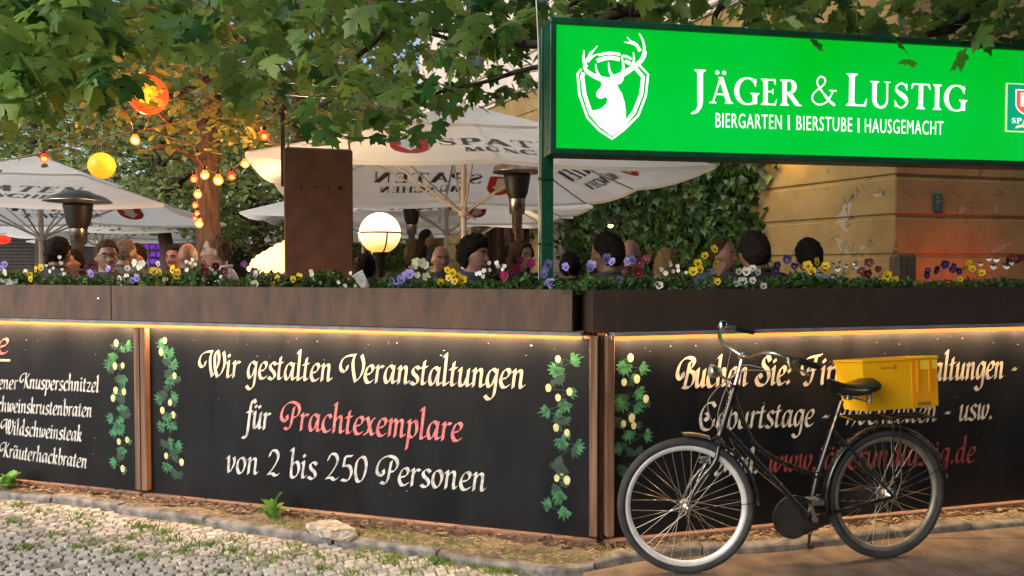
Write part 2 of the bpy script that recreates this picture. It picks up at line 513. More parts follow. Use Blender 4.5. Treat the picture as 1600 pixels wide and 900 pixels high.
def serif(ch):
    if ch == 'I': return .42, stem_(.2)
    if ch == 'J': return .5, stem_(.3, .0, 1, s0=0) + [vstroke([(.3, .05), (.29, -.12), (.2, -.27), (.04, -.34), ], lambda u, t: TK * (1 - u * .7))]
    if ch == 'L': return .68, stem_(.2) + [bar_(.2, .62, .026), poly(.5, .0, .64, .0, .68, .24, .66, .24, .58, .06)]
    if ch == 'T': return .78, stem_(.39, s1=0) + [bar_(.04, .74, .975), poly(.04, 1, .0, .77, .02, .77, .12, .96), poly(.74, 1, .78, .77, .76, .77, .66, .96)]
    if ch == 'E': return .68, stem_(.2) + [bar_(.2, .6, .026), bar_(.2, .5, .52), bar_(.2, .58, .974), poly(.48, 0, .6, 0, .65, .23, .63, .23, .55, .06), poly(.46, 1, .58, 1, .6, .78, .58, .78, .52, .95), poly(.47, .42, .5, .42, .5, .62, .47, .62)]
    if ch == 'R': return .8, stem_(.2) + [vstroke([(.2, .974), (.36, .974)] + arcpts(.38, .74, .2, .236, 90, -90) + [(.2, .504)], stress), diag_(.72, 0.02, .36, .5, TK * .95), poly(.62, .06, .7, 0, .88, 0, .88, .022, .8, .06)]
    if ch == 'P': return .72, stem_(.2) + [vstroke([(.2, .974), (.38, .974)] + arcpts(.4, .72, .22, .256, 90, -90) + [(.2, .464)], stress)]
    if ch == 'A': return .9, [diag_(.14, 0, .44, 1, TN * 1.1), diag_(.76, 0, .44, 1, TK), bar_(.24, .64, .34, TN), poly(0, 0, .28, 0, .28, .022, .17, .07, .11, .07, 0, .022), poly(.6, 0, .92, 0, .92, .022, .84, .08, .68, .08, .6, .022)]
    if ch == 'N': return .95, [poly(.17, 0, .225, 0, .225, 1, .17, 1), poly(.72, 0, .775, 0, .775, 1, .72, 1), diag_(.72, 0, .22, 1, TK), poly(.06, 0, .33, 0, .33, .022, .06, .022), poly(.62, 1, .88, 1, .88, .978, .62, .978), poly(.04, 1, .28, 1, .2, .9, .04, .978)]
    if ch == 'M': return 1.1, [diag_(.14, 0, .22, 1, TN), diag_(.96, 0, .86, 1, TK), diag_(.54, .05, .24, 1, TK * .9), diag_(.54, .05, .84, 1, TN), poly(.02, 0, .26, 0, .26, .022, .02, .022), poly(.8, 0, 1.1, 0, 1.1, .03, .8, .03), poly(.1, 1, .28, 1, .28, .97, .1, .97), poly(.8, 1, 1.0, 1, 1.0, .97, .8, .97)]
    if ch == 'H': return .95, stem_(.2) + stem_(.74) + [bar_(.2, .74, .52)]
    if ch == 'U': return .9, stem_(.2, .34, 1, s0=0) + [poly(.68, .34, .735, .34, .735, 1, .68, 1), poly(.58, 1, .83, 1, .83, .978, .58, .978), vstroke([(.2, .36)] + arcpts(.455, .32, .255, .33, 180, 360, 20) + [(.71, .36)], lambda u, t: (TK * (1 - u) + TN * u) if abs(t.y) > .5 else .09)]
    if ch == 'C': return .85, [vstroke(arcpts(.5, .5, .42, .5, 42, 318, 30), stress), poly(.8, .98, .82, .98, .82, .68, .8, .68, .74, .84), poly(.8, .02, .82, .02, .82, .26, .8, .26, .74, .14)]
    if ch == 'G': return .92, [vstroke(arcpts(.5, .5, .42, .5, 42, 318, 30), stress), poly(.8, .98, .82, .98, .82, .68, .8, .68, .74, .84)] + stem_(.78, .02, .44, s0=0)
    if ch == 'S':
        return .62, [vstroke([(p.x, p.y) for p in catmull([(.5, .86), (.32, .975), (.12, .86), (.1, .7), (.26, .56), (.44, .42), (.52, .24), (.4, .06), (.24, .025), (.08, .14)], 5)], lambda u, t: .055 + .13 * math.exp(-((u - .5) / .16) ** 2)), poly(.5, .97, .52, .97, .53, .7, .51, .7, .44, .87), poly(.07, .03, .05, .03, .04, .3, .06, .3, .13, .13)]
    if ch == '&':
        return .95, [vstroke([(p.x, p.y) for p in catmull([(.92, .0), (.7, .16), (.4, .5), (.24, .76), (.34, .97), (.52, .92), (.52, .74), (.34, .58), (.1, .36), (.08, .14), (.3, .0), (.6, .1), (.78, .36), (.84, .5)], 6)], lambda u, t: .05 if u > .12 else .09), bar_(.7, .98, .51, .04)]
    return .45, []

def serif_text(mb, text, conv, h, width=None, gap=.07, z0=.001, big=(), small=.78, mi=0):
    items = []
    adv = 0
    for i, ch in enumerate(text):
        b = {'Ä': 'A', 'Ü': 'U'}.get(ch, ch)
        w_, pcs = serif(b)
        if b != ch: pcs = pcs + dots_(w_ / 2 - .01, 1.17)
        s_ = 1.0 if (not big or i in big) else small
        items.append((adv, s_, pcs)); adv += (w_ + gap) * s_
    sx = h if not width else width / adv
    z = z0
    for off, s_, pcs in items:
        for pc in pcs:
            z = z0 + (z - z0 + .0002) % .0016
            if pc[0] == 'p':
                pts = [conv((off + x * s_) * sx, y * s_ * h, z) for x, y in pc[1]]
                from mathutils.geometry import tessellate_polygon
                tr = tessellate_polygon([[Vector((x, y, 0)) for x, y in pc[1]]])
                mb.add(pts, [tuple(t) for t in tr], mi)
            else:
                vs = []
                for a, b in zip(pc[1], pc[2]):
                    vs += [conv((off + a.x * s_) * sx, a.y * s_ * h, z), conv((off + b.x * s_) * sx, b.y * s_ * h, z)]
                mb.add(vs, [(2 * i, 2 * i + 1, 2 * i + 3, 2 * i + 2) for i in range(len(vs) // 2 - 1)], mi)
    return adv * sx

def plain_text(mb, text, conv, h, width, z0=.001, bold=-.004, mi=0):
    """plain sans lettering: outline of the built-in face, squeezed to a width"""
    cu = bpy.data.curves.new('lettering', 'FONT')
    cu.body = text; cu.size = 1.0; cu.offset = bold; cu.resolution_u = 3; cu.space_character = 1.12
    ob = bpy.data.objects.new('lettering', cu); col.objects.link(ob)
    dg = bpy.context.evaluated_depsgraph_get()
    me = ob.evaluated_get(dg).to_mesh()
    V = [v.co.copy() for v in me.vertices]
    F = [tuple(p.vertices) for p in me.polygons]
    ob.evaluated_get(dg).to_mesh_clear()
    bpy.data.objects.remove(ob); bpy.data.curves.remove(cu)
    if not V: return
    x0 = min(v.x for v in V); x1 = max(v.x for v in V)
    s_ = h / .70
    mb.add([conv((v.x - x0) / (x1 - x0) * width, v.y * s_, z0) for v in V], F, mi)
# ================================================================ materials of the place
M_wood = mat('stained_wood', (.08, .042, .026), .7, col2=(.17, .095, .06), nscale=5, stretch=(1, 1, 1), bump=.0015, bscale=30)
M_woodlong = mat('rail_wood', (.10, .052, .034), .65, col2=(.22, .125, .085), nscale=7, stretch=(.25, 1, 6), bump=.002, bscale=20)
M_woodup = mat('post_wood', (.09, .042, .022), .65, col2=(.22, .115, .066), nscale=7, stretch=(5, 1, .25), bump=.002, bscale=20)
M_board = mat('chalkboard', (.003, .0042, .0065), .42, col2=(.0085, .010, .0135), nscale=5, nlo=.35, nhi=.75, stretch=(1, 1, .35), bump=.0006, bscale=24, rough2=.58, spec=.20)
M_rust = mat('weathered_steel', (.040, .020, .012), .6, col2=(.125, .068, .042), nscale=7, nlo=.32, nhi=.68, stretch=(1.6, 1.6, .5), bump=.0007, bscale=90, rough2=.75, detail=10)
M_rustshade = mat('shade_darkened_steel', (.022, .012, .008), .7, col2=(.042, .024, .016), nscale=6, nlo=.25, nhi=.75, stretch=(1.4, 1.4, .6), bump=.0006, bscale=80, detail=10)  # weathered steel again, with the right side's shade put into its colour
M_rustred = mat('red_weathered_steel', (.12, .038, .018), .7, col2=(.18, .062, .030), nscale=9, bump=.0006, bscale=120, detail=10)
M_ledge = mat('galvanised_ledge', (.16, .155, .16), .6, .3, col2=(.26, .25, .25), nscale=12)
M_white = mat('white_paint', (.26, .27, .28), .6, col2=(.60, .58, .54), nscale=22, nlo=.34, nhi=.56)
M_cream = mat('cream_paint', (.34, .33, .33), .6, col2=(.62, .54, .37), nscale=9, nlo=.38, nhi=.62)
M_pink = mat('pink_paint', (.45, .10, .11), .6, col2=(.64, .22, .21), nscale=16)
M_red = mat('red_paint', (.18, .028, .025), .6, col2=(.32, .06, .05), nscale=16)
M_hopleaf = mat('leaf_paint', (.008, .06, .024), .6, col2=(.045, .22, .085), nscale=26, nlo=.38, nhi=.64)
M_hopdark = mat('dark_leaf_paint', (.007, .024, .016), .6, col2=(.018, .065, .036), nscale=22)
M_hopcone = mat('hop_paint', (.44, .46, .20), .6, col2=(.66, .62, .34), nscale=25)
M_soil = mat('soil', (.03, .02, .014), .95, col2=(.07, .045, .03), nscale=30, bump=.01, bscale=40)
M_led = glow('warm_light_tube', (1.0, .215, .035), 1.7)
M_ledd = glow('downlight_strip', (1.0, .62, .30), 400)
M_black = mat('black_plastic', (.01, .01, .011), .45)
M_chrome = mat('chrome', (.75, .75, .76), .18, 1.0)
M_steel = mat('brushed_steel', (.55, .53, .5), .32, 1.0, bump=.0003, bscale=200)

# ================================================================ the two fence lines
L0 = Vector((-3.61, 5.42, 0))
CL = Vector((.475, 4.185, 0))       # the centre board's right end
CR = Vector((.505, 4.185, 0))       # the right board's left end
R1 = Vector((3.26, 4.89, 0))
dL = (CL - L0).normalized(); nL = Vector((dL.y, -dL.x, 0)); aL = math.atan2(dL.y, dL.x)
dR = (R1 - CR).normalized(); nR = Vector((dR.y, -dR.x, 0)); aR = math.atan2(dR.y, dR.x)

class Frame:
    """a thing's own frame along a fence line: x to the viewer's right, y into the garden, z up"""
    def __init__(s, p0, d):
        s.p0, s.d = p0, d
        s.n = Vector((d.y, -d.x, 0)); s.a = math.atan2(d.y, d.x)
    def px(s, x, y):
        q = on_wall(x, y, s.p0, s.n)
        return (q - s.p0).dot(s.d), q.z
FL = Frame(CL, dL); FR = Frame(CR, dR)
ZB, ZT = .045, 1.185      # bottom and top of the painted boards

def sub(fr, x):
    """frame with its origin moved along the fence by x metres"""
    return Frame(fr.p0 + fr.d * x, fr.d)

def px_conv(fr, x0, y0, x1, y1):
    """baseline from one measured point to another, on the board"""
    a = Vector(fr.px(x0, y0)); b = Vector(fr.px(x1, y1))
    t = (b - a).normalized(); q = Vector((-t.y, t.x))
    return (lambda x, y, off: (a.x + t.x * x + q.x * y, -off, a.y + t.y * x + q.y * y)), (b - a).length

def hop_leaf(mb, x, z, ang, s, mi, off, n=5):
    """a lobed brush-painted leaf"""
    pts = []
    for k in range(n):
        a = ang + (k - (n - 1) / 2) * .42
        ln = s * (1 - .14 * abs(k - (n - 1) / 2)) * random.uniform(.85, 1.1)
        pts.append((x + .56 * s * math.cos(a - .21), z + .56 * s * math.sin(a - .21)))
        pts.append((x + ln * math.cos(a), z + ln * math.sin(a)))
    pts.append((x + .6 * s * math.cos(ang + 1.2), z + .6 * s * math.sin(ang + 1.2)))
    o = [(x, -off, z)] + [(p[0], -off, p[1]) for p in pts]
    mb.add(o, [(0, i, i + 1) for i in range(1, len(o) - 1)], mi)

def garland(fr, seq, parent, s=.074):
    mb = MB()
    rnd = random.Random(int(seq[0][0]))
    o = .0012
    pts = [fr.px(x, y) for x, y, k in seq]
    st = [(p[0], p[1]) for p in pts]
    line = catmull(st, 5)
    brush(mb, [(p.x, p.y) for p in line], .006, .5, .001, 0, .002, lambda x, y, f: (x, -f, y), 1)
    for (lx, lz) in [(p.x, p.y) for p in line[::6]]:
        hop_leaf(mb, lx + rnd.uniform(-.012, .012), lz, rnd.uniform(-PI, 0.2), s * rnd.uniform(.6, .95), rnd.choice((0, 1, 1)), o - .0002, 3); o += .00003
    for (x, y, k), (lx, lz) in zip(seq, pts):
        if 'd' in k:
            for j in range(2):
                hop_leaf(mb, lx + rnd.uniform(-.01, .01), lz + .01, rnd.uniform(-2.6, -.5), s * rnd.uniform(.8, 1), 1, o); o += .00005
        if 'l' in k: hop_leaf(mb, lx + .01, lz, PI + rnd.uniform(-.5, .5), s * 1.05, 0, o); o += .00005
        if 'r' in k: hop_leaf(mb, lx, lz, rnd.uniform(-.6, .5), s * 1.05, 0, o); o += .00005
        if 'v' in k: hop_leaf(mb, lx, lz + .02, -PI / 2 + rnd.uniform(-.4, .4), s * 1.1, 0, o); o += .00005
        if 'c' in k:
            r = .017 * rnd.uniform(.9, 1.15)
            c = [(lx + r * math.cos(a) * (1 + .06 * math.sin(5 * a)), lz + r * 1.35 * math.sin(a)) for a in [2 * PI * i / 14 for i in range(14)]]
            mb.add([(lx, -.0024, lz)] + [(a, -.0024, b) for a, b in c], [(0, i + 1, (i + 1) % 14 + 1) for i in range(14)], 2)
    return mb.build('painted_hops', [M_hopleaf, M_hopdark, M_hopcone], parent)

def board(fr, x0, x1, label, lines, garlands, right_post=True, left_post=True):
    t = thing('menu_board', label, 'board', fr.p0 + fr.d * x0, fr.a)
    f = sub(fr, x0); W = x1 - x0
    mb = MB(); mb.box((W / 2, .015, (ZB + ZT) / 2), (W - .002, .03, ZT - ZB)); mb.build('panel', M_board, t)
    mb = MB()
    mb.box((W / 2, -.012, ZB - .01), (W, .05, .058), bev=.004); mb.build('bottom_rail', M_woodlong, t)
    mb = MB(); mb.box((W / 2, -.002, ZT - .012), (W - .1, .012, .018), bev=.002); mb.build('top_rail', M_woodlong, t)
    for xx, on in ((.022, left_post), (W - .022, right_post)):
        if on:
            mb = MB(); mb.box((xx, -.016, (ZB + ZT) / 2 + .02), (.044, .05, ZT - ZB - .044), bev=.003); mb.build('side_post', M_woodup, t)
    for (txt, p, m, xh, nib) in lines:
        mb = MB()
        cv, ln = px_conv(f, *p)
        brush_text(mb, txt, cv, xh, ln, nib)
        mb.build('lettering', m, t)
    for g in garlands: garland(f, g, t)
    mb = MB(); rq = random.Random(int(W * 1000))
    for k in range(int(16 * W)):
        fx = rq.uniform(.08, W - .08); fz = ZT - .05 - abs(rq.gauss(0, .11)) if rq.random() < .7 else rq.uniform(.15, 1.0); fs_ = rq.uniform(.0012, .004)
        a_ = rq.uniform(0, 3.1); c2, s2 = math.cos(a_) * fs_ * rq.uniform(1, 2.4), math.sin(a_) * fs_
        mb.add([(fx - c2, -.0026, fz - s2), (fx + s2 * .5, -.0026, fz - c2 * .5), (fx + c2, -.0026, fz + s2), (fx - s2 * .4, -.0026, fz + c2 * .4)], [(0, 1, 2, 3)])
    mb.build('flecks', M_white, t)['kind'] = 'stuff'
    return t, f

sL = lambda px, py: FL.px(px, py)[0]
x_seam = sL(226, 640)
tb, fb = board(FL, x_seam + .003, 0, 'black painted board announcing events for two to 250 guests, hops painted at both ends', [
    ('Wir gestalten Veranstaltungen', (312, 588, 822, 607), M_cream, .105, .235),
    ('für ', (384, 668, 432, 673), M_white, .108, .235),
    ('Prachtexemplare', (440, 670, 724, 690), M_pink, .106, .24),
    ('von 2 bis 250 Personen', (354, 738, 762, 768), M_white, .104, .23)],
    [[(258, 532, 'c'), (255, 540, 'l'), (262, 550, 'r'), (252, 550, 'c'), (262, 563, 'd'), (268, 567, 'r'), (262, 580, 'd'), (273, 587, 'c'), (264, 594, 'v'), (258, 612, 'd'), (252, 622, 'l'), (268, 622, 'r'), (266, 629, 'c'), (254, 641, 'c'), (271, 648, 'c'), (260, 650, 'v'), (255, 664, 'l'), (270, 664, 'v'), (262, 692, 'd'), (274, 697, 'r'), (260, 712, 'c'), (284, 722, 'c'), (268, 704, 'd'), (262, 728, 'v'), (276, 738, 'd')],
     [(872, 561, 'c'), (892, 565, 'r'), (870, 578, 'lv'), (872, 590, 'd'), (857, 606, 'c'), (890, 612, 'c'), (872, 621, 'c'), (883, 632, 'v'), (857, 641, 'l'), (878, 655, 'd'), (869, 668, 'c'), (886, 676, 'c'), (880, 690, 'v'), (897, 697, 'r'), (866, 720, 'd'), (882, 730, 'd'), (879, 736, 'c'), (870, 747, 'c'), (886, 750, 'c'), (872, 762, 'd'), (876, 772, 'v'), (860, 790, 'l'), (882, 800, 'v')]])
tb2, fb2 = board(FL, -6.4, x_seam - .003, 'black painted board listing schnitzel and roast dishes, one garland of hops at its end', [
    ('Schmankerlkarte', (-270, 548, 16, 553), M_pink, .106, .24),
    ('Wiener ', (-27, 606, 34, 609), M_white, .066, .256),
    ('Knusperschnitzel', (32, 606, 156, 613), M_white, .066, .257),
    ('Schweinskrustenbraten', (-15, 642, 145, 652), M_white, .066, .257),
    ('Wildschweinsteak', (2, 677, 129, 690), M_white, .066, .257),
    ('Kräuterhackbraten', (0, 713, 137, 732), M_white, .066, .257)],
    [[(182, 536, 'c'), (196, 540, 'r'), (178, 555, 'dv'), (172, 570, 'l'), (180, 572, 'c'), (192, 571, 'c'), (184, 588, 'd'), (194, 590, 'v'), (181, 610, 'c'), (187, 606, 'r'), (194, 612, 'c'), (177, 622, 'c'), (190, 622, 'd'), (190, 636, 'v'), (197, 646, 'd'), (176, 655, 'l'), (186, 668, 'rl'), (178, 673, 'v'), (186, 690, 'c'), (199, 687, 'c'), (192, 702, 'v'), (190, 712, 'd'), (181, 722, 'l'), (192, 732, 'c')]], left_post=True)
mb = MB()
cv, ln = px_conv(fb2, -270, 561, 16, 563)
brush(mb, [(0, 0), (ln / 2, .004), (ln, 0)], .016, R(80), .001, 0, .003, cv)
mb.build('underline', M_hopcone, tb2)
tb3, fb3 = board(FR, 0, 4.4, 'black painted board behind the bicycle with booking details and a web address in red', [
    ('Buchen Sie:', (1058, 606, 1238, 600), M_cream, .104, .266),
    ('Firmenveranstaltungen -', (1252, 601, 1592, 590), M_cream, .104, .265),
    ('Geburtstage - Hochzeiten - usw.', (1092, 672, 1552, 655), M_white, .096, .225),
    ('Mail: ', (1118, 742, 1196, 739), M_white, .09, .3),
    ('www.jägerundlustig.de', (1200, 738, 1524, 722), M_red, .096, .225)],
    [[(985, 559, 'c'), (975, 575, 'lv'), (998, 575, 'r'), (975, 597, 'c'), (995, 592, 'c'), (993, 612, 'r'), (972, 618, 'd'), (1009, 623, 'c'), (970, 632, 'vl'), (990, 634, 'r'), (987, 653, 'c'), (974, 662, 'c'), (990, 665, 'c'), (968, 655, 'd'), (980, 678, 'v'), (1005, 680, 'r'), (970, 700, 'l'), (992, 704, 'd'), (1003, 716, 'r'), (975, 730, 'd'), (986, 750, 'v')]])
# the boards are painted on the board wall: a thin plinth timber under the centre one
pl = MB(); pl.box((-1.55, .06, 0.0), (2.9, .04, .05), rot=(0, R(-.6), 0), bev=.003)
o = pl.build('ground_timber', M_wood, None, FL.p0); o.rotation_euler = (0, 0, FL.a)
tag(o, 'weathered timber lying on the earth under the centre board', 'timber')

# garden wall carcass behind the boards
def carcass(fr, x0, x1, label):
    mb = MB(); mb.box(((x0 + x1) / 2, .17, .6), (x1 - x0, .25, 1.16))
    mb.box(((x0 + x1) / 2, .17, .0), (x1 - x0 - .1, .2, .1))
    o = mb.build('fence_wall', M_wood, None, fr.p0); o.rotation_euler = (0, 0, fr.a)
    return tag(o, label, 'fence')
carcass(FL, -6.4, -.06, 'dark timber fence wall carrying the two boards of the longer side')
carcass(FR, .06, 4.4, 'dark timber fence wall carrying the board behind the bicycle')

# ledges and light tubes
def ledge(fr, x0, x1, label1, label2):
    mb = MB(); mb.box(((x0 + x1) / 2, .115, 1.197), (x1 - x0, .35, .012), bev=.002); mb.box(((x0 + x1) / 2, -.0625, 1.192), (x1 - x0 - .002, .004, .016), bev=.001)
    o = mb.build('metal_ledge', M_ledge, None, fr.p0); o.rotation_euler = (0, 0, fr.a); tag(o, label1, 'ledge')
    mb = MB(); n = int((x1 - x0) / .5)
    pts = [(x0 + (x1 - x0) * i / n, -.052 + .0015 * math.sin(i * 2.1), 1.1745 + .0008 * math.sin(i * 1.3)) for i in range(n + 1)]
    mb.tube(pts, .0115, 10)
    t = thing('light_tube', label2, 'light strip', fr.p0, fr.a)
    mb.build('tube', M_led, t)
    mb = MB(); mb.box(((x0 + x1) / 2, -.036, 1.1885), (x1 - x0 - .04, .012, .004)); mb.build('diode_strip', M_ledd, t)
    mb = MB()
    for xx in (x0 - .006, x1 + .006): MB().box((xx, -.052, 1.1765), (.018, .024, .024), bev=.003).build('end_cap', M_steel, t)
    return t
ledge(FL, -6.4, -.09, 'grey metal ledge under the long row of planters', 'glowing amber light tube along the top of the two longer boards')
ledge(FR, .03, 4.4, 'grey metal ledge under the planter behind the bicycle', 'glowing amber light tube along the board behind the bicycle')

# dark joint post in the corner
mb = MB(); mb.box((0, 0, .63), (.05, .06, 1.15), bev=.004)
o = mb.build('corner_post', M_wood, None, (.497, 4.235, 0)); tag(o, 'narrow dark post in the corner between two boards', 'post')

# ---------------------------------------------------------------- planters
PD = .34
def planter(fr, x0, x1, label, m, z0=1.205, z1=1.432, disc=None):
    t = thing('planter_box', label, 'planter', fr.p0 + fr.d * x0, fr.a)
    W = x1 - x0
    y0 = -.012
    mb = MB()
    th = .008
    mb.box((W / 2, y0 + th / 2, (z0 + z1) / 2), (W, th, z1 - z0), bev=.0015)
    mb.box((W / 2, y0 + PD - th / 2, (z0 + z1) / 2), (W, th, z1 - z0), bev=.0015)
    mb.box((th / 2, y0 + PD / 2, (z0 + z1) / 2), (th, PD - 2 * th, z1 - z0 - .001))
    mb.box((W - th / 2, y0 + PD / 2, (z0 + z1) / 2), (th, PD - 2 * th, z1 - z0 - .001))
    mb.box((W / 2, y0 + PD / 2, z0 + .004), (W - 2 * th, PD - 2 * th, .006))
    mb.box((W / 2, y0 + .012, z1 + .001), (W - .002, .022, .004), bev=.001)
    mb.build('steel_box', m, t)
    mb = MB()
    n = int(W / .06); k = 5
    vs = [(th + (W - 2 * th) * i / n, y0 + th + (PD - 2 * th) * j / k, z1 - .035 + random.uniform(-.006, .008)) for i in range(n + 1) for j in range(k + 1)]
    mb.add(vs, [(i * (k + 1) + j, (i + 1) * (k + 1) + j, (i + 1) * (k + 1) + j + 1, i * (k + 1) + j + 1) for i in range(n) for j in range(k)], 0, True)
    mb.build('soil', M_soil, t)
    if disc:
        mb = MB(); mb.lathe([(.0, 0), (.013, 0), (.014, .002), (.0125, .005), (.0, .005)], 20, 0, Matrix.Translation((disc[0], y0 - .0005, disc[1])) @ Matrix.Rotation(PI / 2, 4, 'X'))
        mb.build('lock_rim', M_chrome, t)
        mb = MB(); mb.lathe([(.0, 0), (.007, 0), (.007, .002), (.0, .002)], 14, 0, Matrix.Translation((disc[0] + .001, y0 - .006, disc[1])) @ Matrix.Rotation(PI / 2, 4, 'X'))
        mb.build('lock_core', M_black, t)
    return t
xs = sL(176, 480)
xe = sL(895, 490)
dx, dz = sub(FL, -6.4).px(156, 468)
planter(FL, -6.4, xs - .003, 'rusty steel planter above the dish list with a small round lock', M_rust, disc=(dx, dz))
planter(FL, xs + .003, xe, 'long rusty steel planter above the event board', M_rust)
xr = FR.px(925, 490)[0]
planter(FR, xr, 4.4, 'steel planter above the board behind the bicycle, shade painted into its dark brown', M_rustshade, z1=1.43)

# ================================================================ the ground
M_cob = mat('granite_setts', (.26, .245, .225), .75, col2=(.64, .58, .50), attr='tone', bump=.002, bscale=45)
M_sand = mat('joint_sand', (.15, .13, .10), .95, col2=(.32, .28, .22), nscale=12, bump=.004, bscale=90)
M_dirt = mat('dry_earth', (.06, .045, .032), .95, col2=(.19, .15, .105), nscale=9, nlo=.3, nhi=.7, bump=.012, bscale=35)
M_kerb = mat('granite_kerb', (.08, .078, .08), .85, col2=(.24, .225, .21), nscale=14, bump=.006, bscale=30)
M_slab = mat('granite_slabs', (.09, .068, .052), .75, col2=(.19, .14, .105), nscale=7, bump=.003, bscale=60)
M_earth = mat('far_ground', (.12, .10, .08), .95, col2=(.2, .17, .13), nscale=1.5, bump=.01, bscale=8)

mb = MB()
nn = 60
vs = [(-300 + 600 * i / nn, -200 + 600 * j / nn, -.06) for i in range(nn + 1) for j in range(nn + 1)]
mb.add(vs, [(i * (nn + 1) + j, (i + 1) * (nn + 1) + j, (i + 1) * (nn + 1) + j + 1, i * (nn + 1) + j + 1) for i in range(nn) for j in range(nn)])
tag(mb.build('ground', M_earth), kind='structure')

KZ = .035
kl = [on_z(x, y, KZ) for x, y in ((-260, 738), (0, 768), (110, 778), (200, 793), (300, 806), (405, 823), (520, 838), (660, 857), (780, 876), (862, 888), (930, 878), (1010, 862), (1100, 856), (1200, 852), (1330, 838), (1440, 824), (1520, 818), (1600, 811), (1760, 800))]
kl = [Vector((-7.5, 6.9, KZ))] + kl + [Vector((6.5, 5.45, KZ))]
def kerb_at(x):
    for a, b in zip(kl, kl[1:]):
        if a.x <= x <= b.x:
            return a.y + (b.y - a.y) * (x - a.x) / max(1e-6, b.x - a.x)
    return kl[-1].y if x > 0 else kl[0].y

# base beds under the stones
mb = MB()
XS = [-9 + .25 * i for i in range(80)]
vs = []
for x in XS:
    for y in (-6, kerb_at(x) + .06):
        vs.append((x, y, -.013))
mb.add(vs, [(2 * i, 2 * i + 2, 2 * i + 3, 2 * i + 1) for i in range(len(XS) - 1)])
tag(mb.build('paving_bed', M_sand), kind='structure')

# setts
SPL = lambda y: .26 + (y - 3.4) * .10
iv, fc = [], []
for k, (s_, z_) in enumerate(((.5, -.5), (.46, -.1), (.36, .0))):
    iv += [(-s_, -s_, z_), (s_, -s_, z_), (s_, s_, z_), (-s_, s_, z_)]
for k in range(2):
    for j in range(4):
        fc.append((k * 4 + j, k * 4 + (j + 1) % 4, (k + 1) * 4 + (j + 1) % 4, (k + 1) * 4 + j))
fc.append((8, 9, 10, 11))
V = []; F = []; T = []
sz = .060
rr = random.Random(3)
ca, sa = math.cos(R(28)), math.sin(R(28))
for i in range(-150, 150):
    for j in range(-150, 150):
        u0 = i * sz * 1.08 + (j % 2) * .02 + .012 * math.sin(j * .9); v0 = j * sz * .86 + .012 * math.sin(i * .35)
        x = u0 * ca - v0 * sa - 2.2; y = u0 * sa + v0 * ca + 3.6
        if x < -6.6 or y < 1.2 or x > SPL(y) - .03 or y > kerb_at(x) - .045: continue
        if rr.random() < .012: continue
        hx = sz * rr.uniform(.40, .52); hy = sz * rr.uniform(.33, .41)
        a = R(28) + rr.uniform(-.16, .16); c_, s_ = math.cos(a), math.sin(a)
        zz = rr.uniform(-.004, .003) + .006 * noise.noise(Vector((x * 1.3, y * 1.3, 0)))
        tx, ty = rr.uniform(-.045, .045), rr.uniform(-.045, .045)
        cor = [(rr.uniform(.86, 1.08) * ax, rr.uniform(.86, 1.08) * ay) for ax, ay in ((-1, -1), (1, -1), (1, 1), (-1, 1))]
        o = len(V)
        for sc_, dz_ in ((1, -.03), (.98, -.005), (.8, .0)):
            for ax, ay in cor:
                lx, ly = ax * hx * sc_, ay * hy * sc_
                V.append((x + lx * c_ - ly * s_, y + lx * s_ + ly * c_, zz + dz_ + lx * tx + ly * ty))
        tn = min(1, max(0, rr.gauss(.5, .22) + .35 * noise.noise(Vector((x, y, 5)))))
        T += [tn] * 12
        for f in fc: F.append(tuple(q + o for q in f))
me = bpy.data.meshes.new('cobbled_pavement'); me.from_pydata(V, [], F); me.materials.append(M_cob)
at_ = me.attributes.new('tone', 'FLOAT', 'POINT'); at_.data.foreach_set('value', T)
o = bpy.data.objects.new('cobbled_pavement', me); col.objects.link(o); tag(o, kind='structure')

# slabs on the right
mb = MB()
rr = random.Random(5)
y = 1.0
rows = []
while y < 6.2:
    d_ = rr.uniform(.42, .6); rows.append((y, y + d_)); y += d_
for (ya, yb) in rows:
    x = -.4 + rr.uniform(0, .6)
    while x < 8:
        w_ = rr.uniform(.7, 1.25)
        xa, xb = x + .006, x + w_ - .006
        z0, z1 = rr.uniform(-.004, .003), rr.uniform(-.004, .003)
        n = 8
        # each slab follows the kerb at its far edge and the setts at its near side
        cols_ = []
        for k in range(n + 1):
            xx = xa + (xb - xa) * k / n
            yy0, yy1 = ya + .006, min(yb - .006, kerb_at(xx) - .02)
            if yy1 - yy0 < .03 or xx < SPL((yy0 + yy1) / 2): cols_.append(None); continue
            cols_.append((xx, yy0, yy1, z0 + (z1 - z0) * k / n))
        for a, b in zip(cols_, cols_[1:]):
            if a and b:
                o_ = [(a[0], a[1], a[3]), (b[0], b[1], b[3]), (b[0], b[2], b[3]), (a[0], a[2], a[3])]
                mb.add(o_ + [(p[0], p[1], -.03) for p in o_], [(0, 1, 2, 3), (0, 4, 5, 1), (2, 6, 7, 3), (1, 5, 6, 2), (3, 7, 4, 0)])
        x += w_
tag(mb.build('slab_pavement', M_slab), kind='structure')

